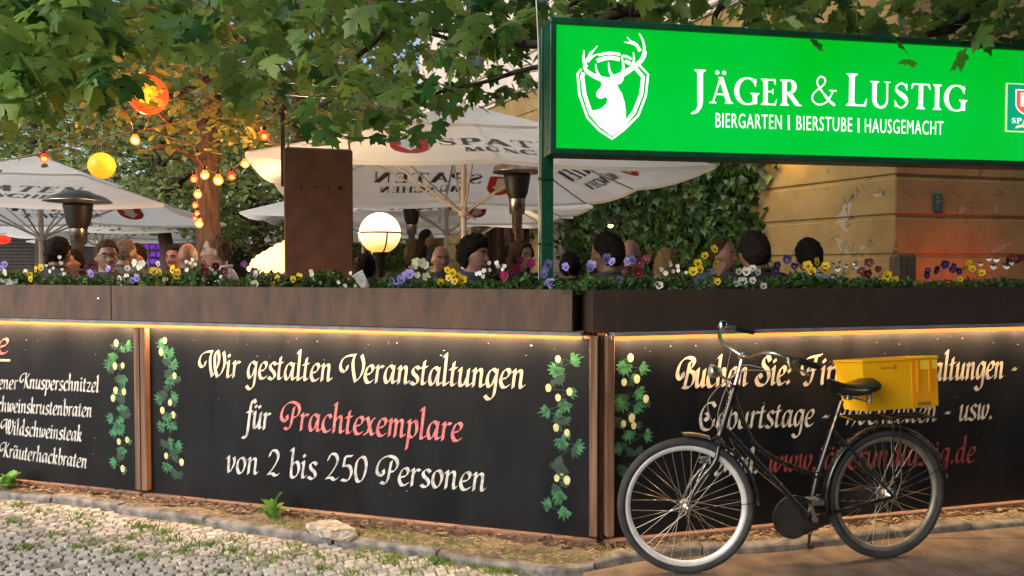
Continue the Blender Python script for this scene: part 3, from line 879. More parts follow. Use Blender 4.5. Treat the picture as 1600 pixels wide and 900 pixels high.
# kerb stones
mb = MB()
rr = random.Random(9)
tot = 0
seg = []
for a, b in zip(kl, kl[1:]):
    n = max(1, int((b - a).length / .08))
    for k in range(n): seg.append(a.lerp(b, k / n))
seg.append(kl[-1])
i = 0
while i < len(seg) - 4:
    n = rr.randint(6, 11); j = min(len(seg) - 1, i + n)
    pts = seg[i:j + 1]
    d_ = (pts[-1] - pts[0]).normalized(); q = Vector((-d_.y, d_.x, 0))
    pts = [p.copy() for p in pts]; pts[0] = pts[0] + d_ * .007; pts[-1] = pts[-1] - d_ * .007
    zo = rr.uniform(-.010, .008); yo = rr.uniform(-.014, .010)
    vs = []
    for p in pts:
        zj = rr.uniform(-.006, .005); yj = rr.uniform(-.008, .008)
        for (dy, z_) in ((-.004, -.06), (.0, .6 * KZ), (.006, KZ - .004), (.016, KZ), (.065, KZ + .001), (.075, -.05)):
            e = p + q * (dy + yo + yj); vs.append((e.x, e.y, z_ + (zo + zj if z_ > 0 else 0)))
    k = 6; fs = []
    for m_ in range(len(pts) - 1):
        for c_ in range(k - 1): fs.append((m_ * k + c_, (m_ + 1) * k + c_, (m_ + 1) * k + c_ + 1, m_ * k + c_ + 1))
    fs.append(tuple(range(k))); fs.append(tuple(range((len(pts) - 1) * k + k - 1, (len(pts) - 1) * k - 1, -1)))
    mb.add(vs, fs, 0, False)
    i = j
tag(mb.build('kerb', M_kerb), kind='structure')

# earth strip between kerb and fence
def fence_y(x):
    return CL.y + (x - CL.x) * dL.y / dL.x if x < .49 else CR.y + (x - CR.x) * dR.y / dR.x
mb = MB(); vs = []
XS = [-9 + .05 * i for i in range(360)]
K = 12
for x in XS:
    y0 = kerb_at(x) + .035; y1 = fence_y(x) + .45
    for j in range(K + 1):
        y = y0 + (y1 - y0) * j / K
        z = KZ - .012 + .03 * noise.noise(Vector((x * 3, y * 3, 1))) * (0.3 if j == 0 else 1) + .012 * noise.noise(Vector((x * 14, y * 14, 2))) + (.01 if j > 0 else 0)
        if y > fence_y(x) - .08: z -= .035
        vs.append((x, y, z))
mb.add(vs, [(i * (K + 1) + j, (i + 1) * (K + 1) + j, (i + 1) * (K + 1) + j + 1, i * (K + 1) + j + 1) for i in range(len(XS) - 1) for j in range(K)], 0, True)
tag(mb.build('earth_strip', M_dirt), kind='structure')

# terrace floor of the beer garden
TZ = .42
mb = MB()
mb.add([(-9, 7.7, TZ), (CL.x, CL.y + .5, TZ), (9, 7.0, TZ), (40, 60, TZ), (-40, 60, TZ)], [(0, 1, 2, 3, 4)])
tag(mb.build('terrace', mat('terrace_gravel', (.10, .085, .065), .95, col2=(.18, .15, .12), nscale=14, bump=.008, bscale=70)), kind='structure')
mb = MB()
mb.box((-3, 0.33, .2), (6.5, .05, .42))
o = mb.build('terrace_edge', M_wood, None, FL.p0); o.rotation_euler = (0, 0, FL.a); tag(o, kind='structure')
mb = MB(); mb.box((2.3, 0.33, .2), (4.2, .05, .42))
o = mb.build('terrace_edge', M_wood, None, FR.p0); o.rotation_euler = (0, 0, FR.a); tag(o, kind='structure')

# grass in the joints: tufts of blades
blade = [(-.09, 0, 0), (.09, 0, 0), (.05, .02, .55), (0, .16, 1.0)]
gi = Inst(blade, [(0, 1, 2), (0, 2, 3)])
rr = random.Random(21)
tufts = [(x, y, .05 + .03 * rr.random()) for x, y in ((30, 790), (120, 812), (80, 835), (330, 812), (215, 822), (135, 820), (120, 805), (60, 800), (145, 845), (120, 855), (200, 840), (255, 832), (265, 843), (235, 825), (300, 850), (370, 842), (405, 880), (430, 872), (465, 862), (500, 870), (555, 872), (570, 862), (607, 872), (612, 882), (675, 875), (690, 880), (715, 868), (740, 885), (770, 893), (455, 852), (360, 860), (285, 862), (220, 870), (345, 895), (305, 815), (285, 805), (20, 815), (330, 850), (40, 855), (180, 860), (500, 890), (550, 895), (640, 893), (225, 795), (390, 868), (790, 893), (810, 890))]
for (px_, py_, rad) in tufts:
    c = on_z(px_, py_, 0)
    for k in range(rr.randint(50, 110)):
        a = rr.uniform(0, 2 * PI); d_ = abs(rr.gauss(0, rad))
        p = (c.x + d_ * math.cos(a), c.y + d_ * math.sin(a) * .8, -.006)
        gi.add(p, Euler((rr.uniform(-.8, .8), rr.uniform(-.8, .8), rr.uniform(0, 6.3))), rr.uniform(.018, .042))
for k in range(5200):
    x = rr.uniform(-6, .2); y = rr.uniform(2.0, 5.8)
    if y > kerb_at(x) - .02: continue
    if noise.noise(Vector((x * 2.2, y * 2.2, 3))) < .02: continue
    gi.add((x, y, -.008), Euler((rr.uniform(-.7, .7), rr.uniform(-.7, .7), rr.uniform(0, 6.3))), rr.uniform(.010, .024))
for k in range(900):
    x = rr.uniform(-1.5, .6); y = kerb_at(x) + rr.uniform(.02, .2)
    gi.add((x, y, KZ), Euler((rr.uniform(-.7, .7), rr.uniform(-.7, .7), rr.uniform(0, 6.3))), rr.uniform(.015, .035))
M_grass = mat('grass', (.07, .15, .02), .6, col2=(.26, .38, .06), attr='tone', trans=.3)
tag(gi.build('grass', M_grass), 'green grass tufts growing in the joints of the cobbles', 'grass', kind='stuff')

# straw and litter on the earth strip
straw = Inst([(-.5, -.03, 0), (.5, -.03, .04), (.5, .03, .04), (-.5, .03, 0), (0, 0, .1)], [(0, 1, 4), (1, 2, 4), (2, 3, 4), (3, 0, 4)])
for k in range(5200):
    x = rr.uniform(-5.5, 3.4); f = rr.random() ** 1.2
    y = kerb_at(x) + .03 + f * max(.05, (fence_y(x) - kerb_at(x)) + .04)
    straw.add((x, y, KZ + .012 * rr.random() + .004), Euler((rr.uniform(-.3, .3), rr.uniform(-.3, .3), rr.gauss(-.3, .8))), rr.uniform(.015, .05))
M_straw = mat('dry_straw', (.14, .10, .06), .8, col2=(.42, .33, .20), attr='tone')
tag(straw.build('straw_litter', M_straw), 'dry straw and twigs littering the earth below the boards', 'litter', kind='stuff')
dk = Inst([(-.5, -.2, 0), (.0, -.34, .1), (.5, 0, .04), (.1, .3, .12), (-.4, .2, .02)], [(0, 1, 2, 3, 4)])
for k in range(1500):
    x = rr.uniform(-4.8, .6)
    y = fence_y(x) - rr.uniform(-.02, .11)
    dk.add((x, y, KZ + rr.uniform(.0, .03)), Euler((rr.uniform(-.8, .8), rr.uniform(-.8, .8), rr.uniform(0, 6))), rr.uniform(.012, .035))
tag(dk.build('dead_leaves', mat('dead_leaves', (.035, .022, .015), .8, col2=(.16, .09, .05), attr='tone')), 'dark dead leaves caught under the bottom rails', 'leaves', kind='stuff')

# crumbs on the slabs
cr_ = Inst([(-.5, 0, 0), (0, -.4, .1), (.5, .05, .05), (0, .35, .15)], [(0, 1, 2, 3)])
for k in range(900):
    x = rr.uniform(.0, 4.2); y = rr.uniform(2.2, 4.8)
    if y > kerb_at(x): continue
    cr_.add((x, y, .006), Euler((0, 0, rr.uniform(0, 6))), rr.uniform(.003, .013))
tag(cr_.build('pavement_crumbs', mat('crumbs', (.25, .2, .13), .8, col2=(.55, .48, .36), attr='tone')), 'pale crumbs and petals scattered over the slabs', 'litter', kind='stuff')

# lump of stone on the kerb
mb = MB()
c = on_z(519, 832, .05)
import bmesh
bm = bmesh.new()
bmesh.ops.create_icosphere(bm, subdivisions=4, radius=1)
for v in bm.verts:
    d = v.co.normalized()
    f = 1 + .28 * noise.noise(d * 1.6 + Vector((3, 1, 2))) + .10 * noise.noise(d * 5) + .04 * noise.noise(d * 13)
    v.co = Vector((d.x * .145 * f, d.y * .075 * f, max(-.025, min(.034, d.z * .06 * f)) + .01 * noise.noise(d * 4)))
me = bpy.data.meshes.new('loose_stone'); bm.to_mesh(me); bm.free()
me.materials.append(mat('loose_stone', (.22, .19, .16), .85, col2=(.46, .40, .33), nscale=30, bump=.004, bscale=90))
o = bpy.data.objects.new('loose_stone', me); col.objects.link(o); o.location = (c.x, c.y, .06); o.rotation_euler = (0, .04, -.35)
tag(o, 'rough broken lump of stone lying on the kerb below the event board', 'stone')

# broad-leaved weeds
def weed(name, label, loc, n, ln, wd, mat_, seed, lobed=False):
    rr = random.Random(seed)
    t = thing(name, label, 'weed', loc)
    L_ = Inst([(0, 0, 0), (-.5, .3, .28), (.5, .3, .28), (-.62, .62, .46), (.62, .62, .46), (-.35, .86, .5), (.35, .86, .5), (0, 1.05, .42), (0, .35, .2), (0, .7, .4)],
              [(0, 8, 1), (0, 2, 8), (1, 8, 9, 3), (8, 2, 4, 9), (3, 9, 5), (9, 4, 6), (5, 9, 7), (9, 6, 7)])
    for k in range(n):
        a = 2 * PI * k / n + rr.uniform(-.3, .3)
        Rm = Euler((rr.uniform(.0, .9), 0, a)).to_matrix() @ Matrix.Diagonal((wd, 1, 1))
        L_.add((rr.uniform(-.01, .01), rr.uniform(-.01, .01), .0), Rm, ln * rr.uniform(.6, 1.1))
    L_.build('leaves', mat_, t)
    mb = MB()
    for k in range(3): mb.tube([(0, 0, -.02), (.01 * (k - 1), .005, ln * .3), (.03 * (k - 1), .0, ln * .6)], [.003, .0025, .001], 6)
    mb.build('stem', mat_, t)
    return t
M_weed = mat('weed_leaf', (.06, .18, .03), .5, col2=(.16, .36, .07), attr='tone', trans=.3)
c = on_z(424, 812, KZ); weed('dandelion', 'broad-leaved green weed growing from the kerb below the event board', (c.x, c.y + .02, KZ), 9, .15, .42, M_weed, 4)
c = on_z(12, 764, KZ); weed('nettle_tuft', 'low bushy green weed at the foot of the dish list board', (c.x, c.y, KZ), 22, .12, .5, M_weed, 5)
# ================================================================ the green sign on its post
S0 = at(868, 130, 4.45); S0.z = 0
aS = R(10.1)
dS = Vector((math.cos(aS), math.sin(aS), 0))
FS = Frame(S0, dS)
_, zt = FS.px(868, 38); _, zb = FS.px(868, 232)
SW = 3.75
t = thing('illuminated_sign', 'green backlit sign with white stag crest hanging over the garden corner', 'sign', S0, aS)
M_dgreen = mat('dark_green_metal', (.004, .055, .03), .38, col2=(.008, .085, .048), nscale=8, bump=.0003, bscale=60)
m = bpy.data.materials.new('backlit_green'); m.use_nodes = True
p = m.node_tree.nodes['Principled BSDF']; N = m.node_tree.nodes; L = m.node_tree.links
nz = N.new('ShaderNodeTexNoise'); nz.inputs['Scale'].default_value = 1.1; nz.inputs['Detail'].default_value = 1
tc = N.new('ShaderNodeTexCoord'); L.new(tc.outputs['Object'], nz.inputs['Vector'])
cr = N.new('ShaderNodeValToRGB'); cr.color_ramp.elements[0].position = .3; cr.color_ramp.elements[1].position = .7
cr.color_ramp.elements[0].color = (0, .60, .012, 1); cr.color_ramp.elements[1].color = (0, .66, .05, 1)
L.new(nz.outputs['Fac'], cr.inputs[0]); L.new(cr.outputs[0], p.inputs['Emission Color'])
p.inputs['Emission Strength'].default_value = .60; p.inputs['Base Color'].default_value = (0, .12, .02, 1); p.inputs['Roughness'].default_value = .25
MATS['backlit_green'] = m
M_swhite = glow('backlit_white', (1, 1, 1), 1.0)
fw = .036
mb = MB()
dep = .15
mb.box((SW / 2, .004 + dep / 2, (zt + zb) / 2), (SW + .0, dep, zt - zb + .0))
mb.box((SW / 2, dep / 2 - .01, zt + fw / 2), (SW + 2 * fw, dep + .03, fw), bev=.004)
mb.box((SW / 2, dep / 2 - .01, zb - fw / 2), (SW + 2 * fw, dep + .03, fw), bev=.004)
mb.box((-fw / 2, dep / 2 - .01, (zt + zb) / 2), (fw, dep + .03, zt - zb), bev=.004)
mb.box((SW + fw / 2, dep / 2 - .01, (zt + zb) / 2), (fw, dep + .03, zt - zb), bev=.004)
mb.build('housing', M_dgreen, t)
mb = MB(); mb.box((SW / 2, .001, (zt + zb) / 2), (SW - .002, .004, zt - zb - .002)); mb.build('green_face', MATS['backlit_green'], t)
def sconv(x0, y0, x1, y1):
    a = Vector(FS.px(x0, y0)); b = Vector(FS.px(x1, y1)); tt = (b - a).normalized(); q = Vector((-tt.y, tt.x))
    return (lambda x, y, off: (a.x + tt.x * x + q.x * y, -.002 - off, a.y + tt.y * x + q.y * y)), (b - a).length
mb = MB(); cv, ln = sconv(1078, 160, 1252, 166); serif_text(mb, 'JÄGER', cv, .195, ln, big=(0,), small=.8); mb.build('lettering', M_swhite, t)
mb = MB(); cv, ln = sconv(1266, 163, 1308, 165); serif_text(mb, '&', cv, .175, ln); mb.build('lettering', M_swhite, t)
mb = MB(); cv, ln = sconv(1320, 165, 1512, 174); serif_text(mb, 'LUSTIG', cv, .198, ln, big=(0,), small=.8); mb.build('lettering', M_swhite, t)
mb = MB(); cv, ln = sconv(1118, 199, 1221, 202); plain_text(mb, 'BIERGARTEN', cv, .088, ln); 
mb.build('small_lettering', M_swhite, t)
mb = MB(); cv, ln = sconv(1244, 203, 1331, 206); plain_text(mb, 'BIERSTUBE', cv, .088, ln); mb.build('small_lettering', M_swhite, t)
mb = MB(); cv, ln = sconv(1351, 207, 1473, 211); plain_text(mb, 'HAUSGEMACHT', cv, .088, ln); mb.build('small_lettering', M_swhite, t)
for x_ in (1233, 1342):
    cv, ln = sconv(x_ - 2, 203 if x_ < 1300 else 207, x_ + 2, 203 if x_ < 1300 else 207)
    mb = MB(); mb.add([cv(0, 0, .001), cv(.011, 0, .001), cv(.011, .088, .001), cv(0, .088, .001)], [(0, 1, 2, 3)]); mb.build('divider', M_swhite, t)
# stag crest, drawn in the enlargement's pixels (x/4 + 800, y/4)
def z3(x, y): return FS.px(800 + x / 4, y / 4)
mb = MB()
sw_ = .25 * 4.45 / FOC
def line(pts, w0, w1=None, smooth=True, off=.001):
    P = [z3(*q) for q in pts]
    P = [(a.x, a.y) for a in catmull(P, 6)] if smooth else P
    w1 = w0 if w1 is None else w1
    k = len(P)
    st = vstroke(P, lambda u, tt: (w0 + (w1 - w0) * u) * sw_)
    vs = []
    for i, (a, b) in enumerate(zip(st[1], st[2])):
        vs += [(a.x, -.002 - off, a.y), (b.x, -.002 - off, b.y)]
    mb.add(vs, [(2 * i, 2 * i + 1, 2 * i + 3, 2 * i + 2) for i in range(k - 1)])
outer = [(432, 432), (409, 462), (420, 590), (470, 735), (545, 815), (625, 868), (700, 810), (788, 722), (835, 600), (850, 466), (795, 408)]
line(outer, 13, off=.0008, smooth=False)
inner = [(445, 455), (438, 480), (452, 590), (492, 710), (550, 780), (625, 840), (695, 785), (762, 700), (806, 590), (818, 482), (770, 425)]
line(inner, 24, off=.0011, smooth=False)
line([(540, 345), (585, 335), (630, 334), (675, 341)], 16, off=.0008)
line([(692, 348), (720, 357), (745, 370)], 14, off=.0009)
line([(530, 382), (570, 368), (620, 362), (672, 372)], 24, off=.001)
line([(705, 382), (740, 400)], 20, off=.0011, smooth=False)
from mathutils.geometry import tessellate_polygon
stag = [(540, 500), (560, 520), (556, 545), (530, 572), (525, 598), (540, 615), (560, 617), (588, 604), (596, 622), (588, 650), (560, 676), (530, 688), (497, 690), (505, 720), (545, 785), (625, 840), (690, 790), (708, 760), (710, 700), (702, 640), (685, 585), (660, 545), (658, 528), (680, 522), (694, 500), (697, 478), (670, 488), (650, 505), (648, 488), (600, 486), (560, 490)]
P = [z3(*q) for q in stag]
tr = tessellate_polygon([[Vector((a, b, 0)) for a, b in P]])
mb.add([(a, -.002 - .0016, b) for a, b in P], [tuple(i) for i in tr])
for pts, a, b in (([(620, 500), (680, 470), (745, 430), (800, 385), (824, 330), (820, 265), (794, 210)], 42, 6),
                  ([(800, 320), (770, 275), (740, 258), (718, 232)], 22, 3), ([(785, 285), (745, 272), (698, 264)], 18, 3),
                  ([(690, 470), (695, 420), (684, 346)], 26, 4), ([(742, 435), (760, 385), (757, 326)], 26, 4), ([(806, 385), (828, 355), (838, 322)], 22, 3),
                  ([(640, 495), (610, 445), (602, 390)], 24, 4), ([(585, 500), (520, 480), (462, 440), (455, 400), (490, 340), (533, 288)], 34, 5),
                  ([(462, 420), (446, 370), (450, 315)], 24, 4), ([(470, 385), (505, 352), (542, 338)], 20, 3), ([(560, 500), (530, 450), (521, 400)], 22, 4), ([(486, 370), (482, 340), (496, 320)], 14, 3)):
    line(pts, a, b, off=.0018 + random.random() * .0006)
mb.build('stag_crest', M_swhite, t)
# brewery plate at the sign's edge
x0_, z0_ = FS.px(1570, 206); x1_, z1_ = FS.px(1570, 130)
pw = .34
pp = []
mb = MB(); mb.box((x0_ + pw / 2, -.006, (z0_ + z1_) / 2), (pw, .006, z1_ - z0_)); plate = mb.build('brewery_plate', glow('plate_border', (.55, .8, .35), .75), t)
mb = MB(); mb.box((x0_ + pw / 2, -.0085, (z0_ + z1_) / 2), (pw - .014, .003, z1_ - z0_ - .014)); mb.build('plate_ground', glow('plate_green', (.0, .27, .13), .9), plate)
def shield(cx, cz, w_, h_, off):
    return [(cx - w_ / 2, cz + h_ / 2), (cx - w_ / 2, cz - h_ * .05)] + [(cx + w_ / 2 * math.cos(R(a)), cz - h_ * .05 + h_ * .45 * math.sin(R(a))) for a in range(190, 360, 17)] + [(cx + w_ / 2, cz - h_ * .05), (cx + w_ / 2, cz + h_ / 2)]
cx_ = x0_ + pw / 2 + .0; cz_ = (z0_ + z1_) / 2 + .035
for (w_, h_, mt, off) in ((.21, .165, M_swhite, .0105), (.198, .153, glow('plate_red', (.8, .09, .05), .9), .0112), ):
    P = shield(cx_, cz_, w_, h_, 0); tr = tessellate_polygon([[Vector((a, b, 0)) for a, b in P]])
    mb = MB(); mb.add([(a, -off, b) for a, b in P], [tuple(i) for i in tr]); mb.build('shield', mt, plate)
mb = MB()
mb.box((cx_ - .005, -.0122, cz_ + .018), (.125, .001, .085)); mb.add([(cx_ - .05, -.0127, cz_ - .02), (cx_ + .04, -.0127, cz_ - .02), (cx_ - .005, -.0127, cz_ - .07)], [(0, 1, 2)])
mb.build('emblem', M_swhite, plate)
mb = MB(); serif_text(mb, 'SPATEN', lambda x, y, off: (x0_ + .038 + x, -.011 - off, z0_ + .055 + y), .034, .26); mb.build('lettering', M_swhite, plate)
mb = MB(); brush(mb, [(0, 0), (.05, .012), (.1, 0), (.15, .012), (.2, .004)], .02, 1.2, .011, 0, .004, lambda x, y, off: (x0_ + .07 + x, -off, z0_ + .03 + y)); mb.build('flourish', glow('plate_gold', (.75, .75, .3), .8), plate)

# posts
def post(px_, Y, label, ties=True):
    q = at(px_, 440, Y)
    t = thing('sign_post', label, 'post', (q.x, q.y, 0), aS)
    mb = MB(); mb.box((0, 0, zt / 2 + .02), (.075, .075, zt + .04), bev=.004); mb.build('column', M_dgreen, t)
    mb = MB(); mb.box((0, 0, .03), (.14, .14, .012)); mb.build('foot_plate', M_dgreen, t)
    if ties:
        for y_ in (281, 382):
            zz = at(852, y_, Y).z
            mb = MB(); mb.tube([(-.04, -.042, zz), (.04, -.042, zz - .001), (.042, .04, zz + .002), (-.042, .042, zz + .002)], .003, 6, closed=True); mb.tube([(-.04, -.042, zz), (-.062, -.05, zz + .004)], .0035, 6)
            mb.build('cable_tie', M_black, t)
    return t
post(853, 4.66, 'square dark green post standing in the gap between the planters, carrying the sign')
q = FS.p0 + dS * (SW + .08)
t2 = thing('sign_post', 'square dark green post carrying the far end of the sign', 'post', (q.x, q.y + .1, 0), aS)
mb = MB(); mb.box((0, 0, zt / 2), (.075, .075, zt), bev=.004); mb.build('column', M_dgreen, t2)

# thin white cable running down beside the sign post
a = at(838, 0, 4.7); b = at(841, 62, 4.7); c = at(842, 120, 4.68)
mb = MB(); mb.tube(catmull([at(836, -60, 4.9), a, b, c, at(842, 200, 4.7), at(842, 400, 4.7), at(842, 436, 4.7)], 5), .005, 6)
tag(mb.build('white_cable', mat('white_cable', (.6, .58, .52), .5)), 'thin white cable running down the side of the green sign post', 'cable')

# ================================================================ bicycle
bF = Vector((at(1071, 900, 3.87).x, 3.87, 0))
TH = R(10.5)
WB = 1.135
dB = Vector((math.cos(TH), math.sin(TH), 0))
FB = Frame(bF, dB)
bt = thing('bicycle', 'black swan-neck city bicycle with whitewall rim leaning before the board', 'bicycle', bF, TH)
bt['label'] = 'old black step-through bicycle with silver front rim standing before the boards'
M_bblack = mat('bicycle_black', (.006, .006, .007), .25, coat=.5, col2=(.02, .017, .014), nscale=30, nlo=.5, nhi=.75, rough2=.5)
M_tyre = mat('tyre_rubber', (.018, .018, .020), .8, col2=(.038, .038, .040), nscale=20, bump=.0006, bscale=200)
M_rimf = mat('silver_rim', (.74, .74, .76), .4, .35, col2=(.6, .6, .62), nscale=12)
M_rimr = mat('dull_rim', (.22, .21, .18), .5, .7, col2=(.34, .32, .27), nscale=12)
M_spoke = mat('spoke', (.6, .58, .52), .3, 1.0)
M_bend = mat('worn_chrome', (.62, .56, .48), .28, 1.0, col2=(.35, .28, .2), nscale=40, nlo=.5, nhi=.75)
RW = .348
def bp(x, y): a, z = FB.px(x, y); return a, z
def wheel(name, hub, rot, rim_m, parent, rear=False):
    wt = MB()
    k = 64
    prof = [(RW - .040, -.010), (RW - .036, -.019), (RW - .020, -.0235), (RW - .006, -.016), (RW, 0), (RW - .006, .016), (RW - .020, .0235), (RW - .036, .019), (RW - .040, .010)]
    MX = Matrix.Rotation(PI / 2, 4, 'X')
    tyre = MB(); tyre.lathe(prof, k, 0, MX, True, False)
    W_ = tyre.build('tyre', M_tyre, parent)
    rim = MB(); r0 = RW - .040
    rim.lathe([(r0 + .002, -.0105), (r0 + .002, -.0135), (r0 - .006, -.0145), (r0 - .022, -.012), (r0 - .027, 0), (r0 - .022, .012), (r0 - .006, .0145), (r0 + .002, .0135), (r0 + .002, .0105)], k, 0, MX, True, False)
    R_ = rim.build('rim', rim_m, parent)
    sp = MB()
    hr = .028 if rear else .020
    for i in range(36):
        a = 2 * PI * (i + .5) / 36; side = 1 if i % 2 else -1
        b = a + (R(66) if (i // 2) % 2 else -R(66))
        sp.tube([(hr * math.cos(b), side * .032, hr * math.sin(b)), ((r0 - .024) * math.cos(a), side * .003, (r0 - .024) * math.sin(a))], .00125, 4, cap=False)
    S_ = sp.build('spokes', M_spoke, parent)
    hb = MB(); hb.lathe([(.0, -.058), (.008, -.058), (.009, -.05), (.009, -.045), (hr + .002, -.036), (hr + .004, -.034), (hr - .004, -.03), (.016 if not rear else .034, -.02), (.014 if not rear else .036, 0), (.016 if not rear else .034, .02), (hr - .004, .03), (hr + .004, .034), (hr + .002, .036), (.009, .045), (.009, .05), (.008, .058), (0, .058)], 20, 0, MX)
    H_ = hb.build('hub', M_steel, parent)
    return [W_, R_, S_, H_]
fwh = empty('front_wheel'); fwh.parent = bt; fwh.location = (0, 0, RW); fwh.rotation_euler = (0, 0, -R(12))
wheel('front', None, 0, M_rimf, fwh)
rwh = empty('rear_wheel'); rwh.parent = bt; rwh.location = (WB, 0, RW)
wheel('rear', None, 0, M_rimr, rwh, True)

HT = bp(1148, 604); CRN = bp(1121, 690); BBp = bp(1263, 806); STJ = bp(1277, 742); SPT = bp(1315, 626); RH = (WB, RW); FH = (0, RW)
def b3(p_, y=0): return (p_[0], y, p_[1])
fr_ = MB()
fr_.tube([b3(HT), b3((CRN[0] + .012, CRN[1] + .03))], .0185, 14)
dt0 = (HT[0] + (CRN[0] - HT[0]) * .72, HT[1] + (CRN[1] - HT[1]) * .72)
fr_.tube([b3(dt0), b3(bp(1190, 728)), b3(BBp)], .016, 12)
tp0 = (HT[0] + (CRN[0] - HT[0]) * .12, HT[1] + (CRN[1] - HT[1]) * .12)
fr_.tube(catmull([b3(tp0), b3(bp(1160, 655)), b3(bp(1178, 692)), b3(bp(1206, 714)), b3(bp(1240, 730)), b3(STJ)], 8), .0135, 12)
sp_top = bp(1300, 672)
fr_.tube([b3(BBp), b3(STJ), b3(sp_top)], .0155, 12)
for s_ in (-1, 1):
    fr_.tube([b3(BBp, s_ * .02), b3(((BBp[0] + RH[0]) / 2, (BBp[1] + RH[1]) / 2 - .005), s_ * .05), b3(RH, s_ * .062)], [.011, .0105, .008], 10)
    fr_.tube([b3(sp_top, s_ * .012), b3(((sp_top[0] + RH[0]) / 2, (sp_top[1] + RH[1]) / 2), s_ * .048), b3(RH, s_ * .062)], [.0085, .0085, .007], 10)
fr_.tube([b3(BBp, -.038), b3(BBp, .038)], .024, 16)
fr_.tube([b3((HT[0] - .001, HT[1] + .012)), b3((HT[0] + .001, HT[1] - .004))], .023, 16)
fr_.ball(b3(STJ), .024, 12)
fr_.build('frame', M_bblack, bt)
# fork, steered with the wheel
fk = empty('fork'); fk.parent = bt
ax = Vector((HT[0] - CRN[0], 0, HT[1] - CRN[1])).normalized()
f2 = MB()
st_ = -R(12)
def steer(p_):
    v = Vector(p_); o_ = Vector(b3(CRN)); q_ = Matrix.Rotation(st_, 3, ax) @ (v - o_); return tuple(o_ + q_)
for s_ in (-1, 1):
    f2.tube([steer(q_) for q_ in [tuple(v) for v in catmull([b3((CRN[0] - .002, CRN[1] - .005), s_ * .045), b3((CRN[0] - .03, CRN[1] - .10), s_ * .05), b3((.055, RW + .12), s_ * .052), b3((.012, RW + .03), s_ * .054), b3(FH, s_ * .056)], 5)]], [.0125] * 8 + [.0105] * 6 + [.008] * 7, 10)
f2.box(steer(b3(CRN)), (.05, .115, .032), rot=(0, -R(20), st_), bev=.008)
f2.build('blades', M_bblack, fk)
# mudguards
def guard(cx, cz, a0, a1, parent, r=RW + .022, y=0, rot=0, w_=.031):
    mb = MB(); n = 36
    vs = []
    for i in range(n + 1):
        a = R(a0 + (a1 - a0) * i / n)
        for (yy, rr_) in ((-w_, r - .016), (-w_ * .8, r - .005), (0, r), (w_ * .8, r - .005), (w_, r - .016), (w_ * .78, r - .0075), (0, r - .0025), (-w_ * .78, r - .0075)):
            vs.append((rr_ * math.cos(a), yy, rr_ * math.sin(a)))
    fs = [(i * 8 + j, i * 8 + (j + 1) % 8, (i + 1) * 8 + (j + 1) % 8, (i + 1) * 8 + j) for i in range(n) for j in range(8)]
    fs += [tuple(range(8)), tuple(range(n * 8 + 7, n * 8 - 1, -1))]
    mb.add(vs, fs, 0, True)
    o = mb.build('mudguard', M_bblack if not rot else M_bend, parent)
    o.location = (cx, 0, cz)
    return o
g1 = guard(0, 0, 2, 62, fwh)
g1b = guard(0, 0, 72, 93, fwh, rot=1, r=RW + .028)
g2 = guard(WB, RW, 12, 196, bt)
# stays
for (x_, z_, par, s0) in ((0, 0, fwh, -1), (0, 0, fwh, 1)):
    mb = MB(); mb.tube([(0, s0 * .052, 0), ((RW + .018) * math.cos(R(4)), s0 * .032, (RW + .018) * math.sin(R(4)))], .0022, 6); mb.build('mudguard_stay', M_bblack, par)
for s0 in (-1, 1):
    mb = MB(); mb.tube([(WB, s0 * .062, RW), (WB + (RW + .018) * math.cos(R(24)), s0 * .034, RW + (RW + .018) * math.sin(R(24)))], .0022, 6); mb.build('mudguard_stay', M_bblack, bt)
# steering column, bars
hs = empty('handlebar'); hs.parent = bt
stm = bp(1161, 556)
mb = MB(); mb.tube([b3((HT[0], HT[1])), b3(stm)], .0112, 12); mb.build('stem', M_chrome, hs)
mb = MB()
mb.tube([(stm[0] - .002, -.02, stm[1] - .005), (stm[0] - .002, .02, stm[1] - .005)], .017, 14); mb.ball(b3((stm[0], stm[1] + .006)), .014, 12)
mb.build('stem_clamp', M_chrome, hs)
zb_ = stm[1]
near = [(stm[0], -.01, zb_), (stm[0] + .012, -.07, zb_ - .0), (stm[0] + .02, -.16, zb_ + .03), (stm[0] + .05, -.225, zb_ + .035), (stm[0] + .12, -.255, zb_ + .015), (stm[0] + .25, -.265, zb_ - .025)]
far = [(stm[0], .01, zb_), (stm[0] - .035, .06, zb_ + .03), (stm[0] - .05, .15, zb_ + .065), (stm[0] - .01, .23, zb_ + .12), (stm[0] + .07, .26, zb_ + .125), (stm[0] + .19, .275, zb_ + .10)]
# bars are turned with the wheel; the measured shape is given directly
mb = MB()
nb_ = catmull(near, 7); fb_ = catmull(far, 7)
mb.tube(nb_, .0112, 12); mb.tube(fb_, .0112, 12)
mb.build('bar', M_bend, hs)
for P_ in (nb_, fb_):
    mb = MB(); e = P_[-1]; d_ = (P_[-1] - P_[-5]).normalized(); s_ = e - d_ * .105
    mb.tube([s_, s_ + d_ * .004, e + d_ * .01, e + d_ * .016], [.0145, .0165, .0168, .013], 14); mb.build('grip', M_black, hs)
# brake lever near side
mb = MB(); e = nb_[-1]; d_ = (nb_[-1] - nb_[-5]).normalized(); s_ = e - d_ * .15
mb.box(tuple(s_ + Vector((0, 0, -.012))), (.03, .03, .03), bev=.006)
mb.tube(catmull([s_ + Vector((-.01, -.01, -.018)), s_ + Vector((.0, -.02, -.05)), s_ + Vector((.05, -.025, -.06)), s_ + Vector((.09, -.02, -.085))], 5), .006, 8)
mb.build('brake_lever', M_bend, hs)
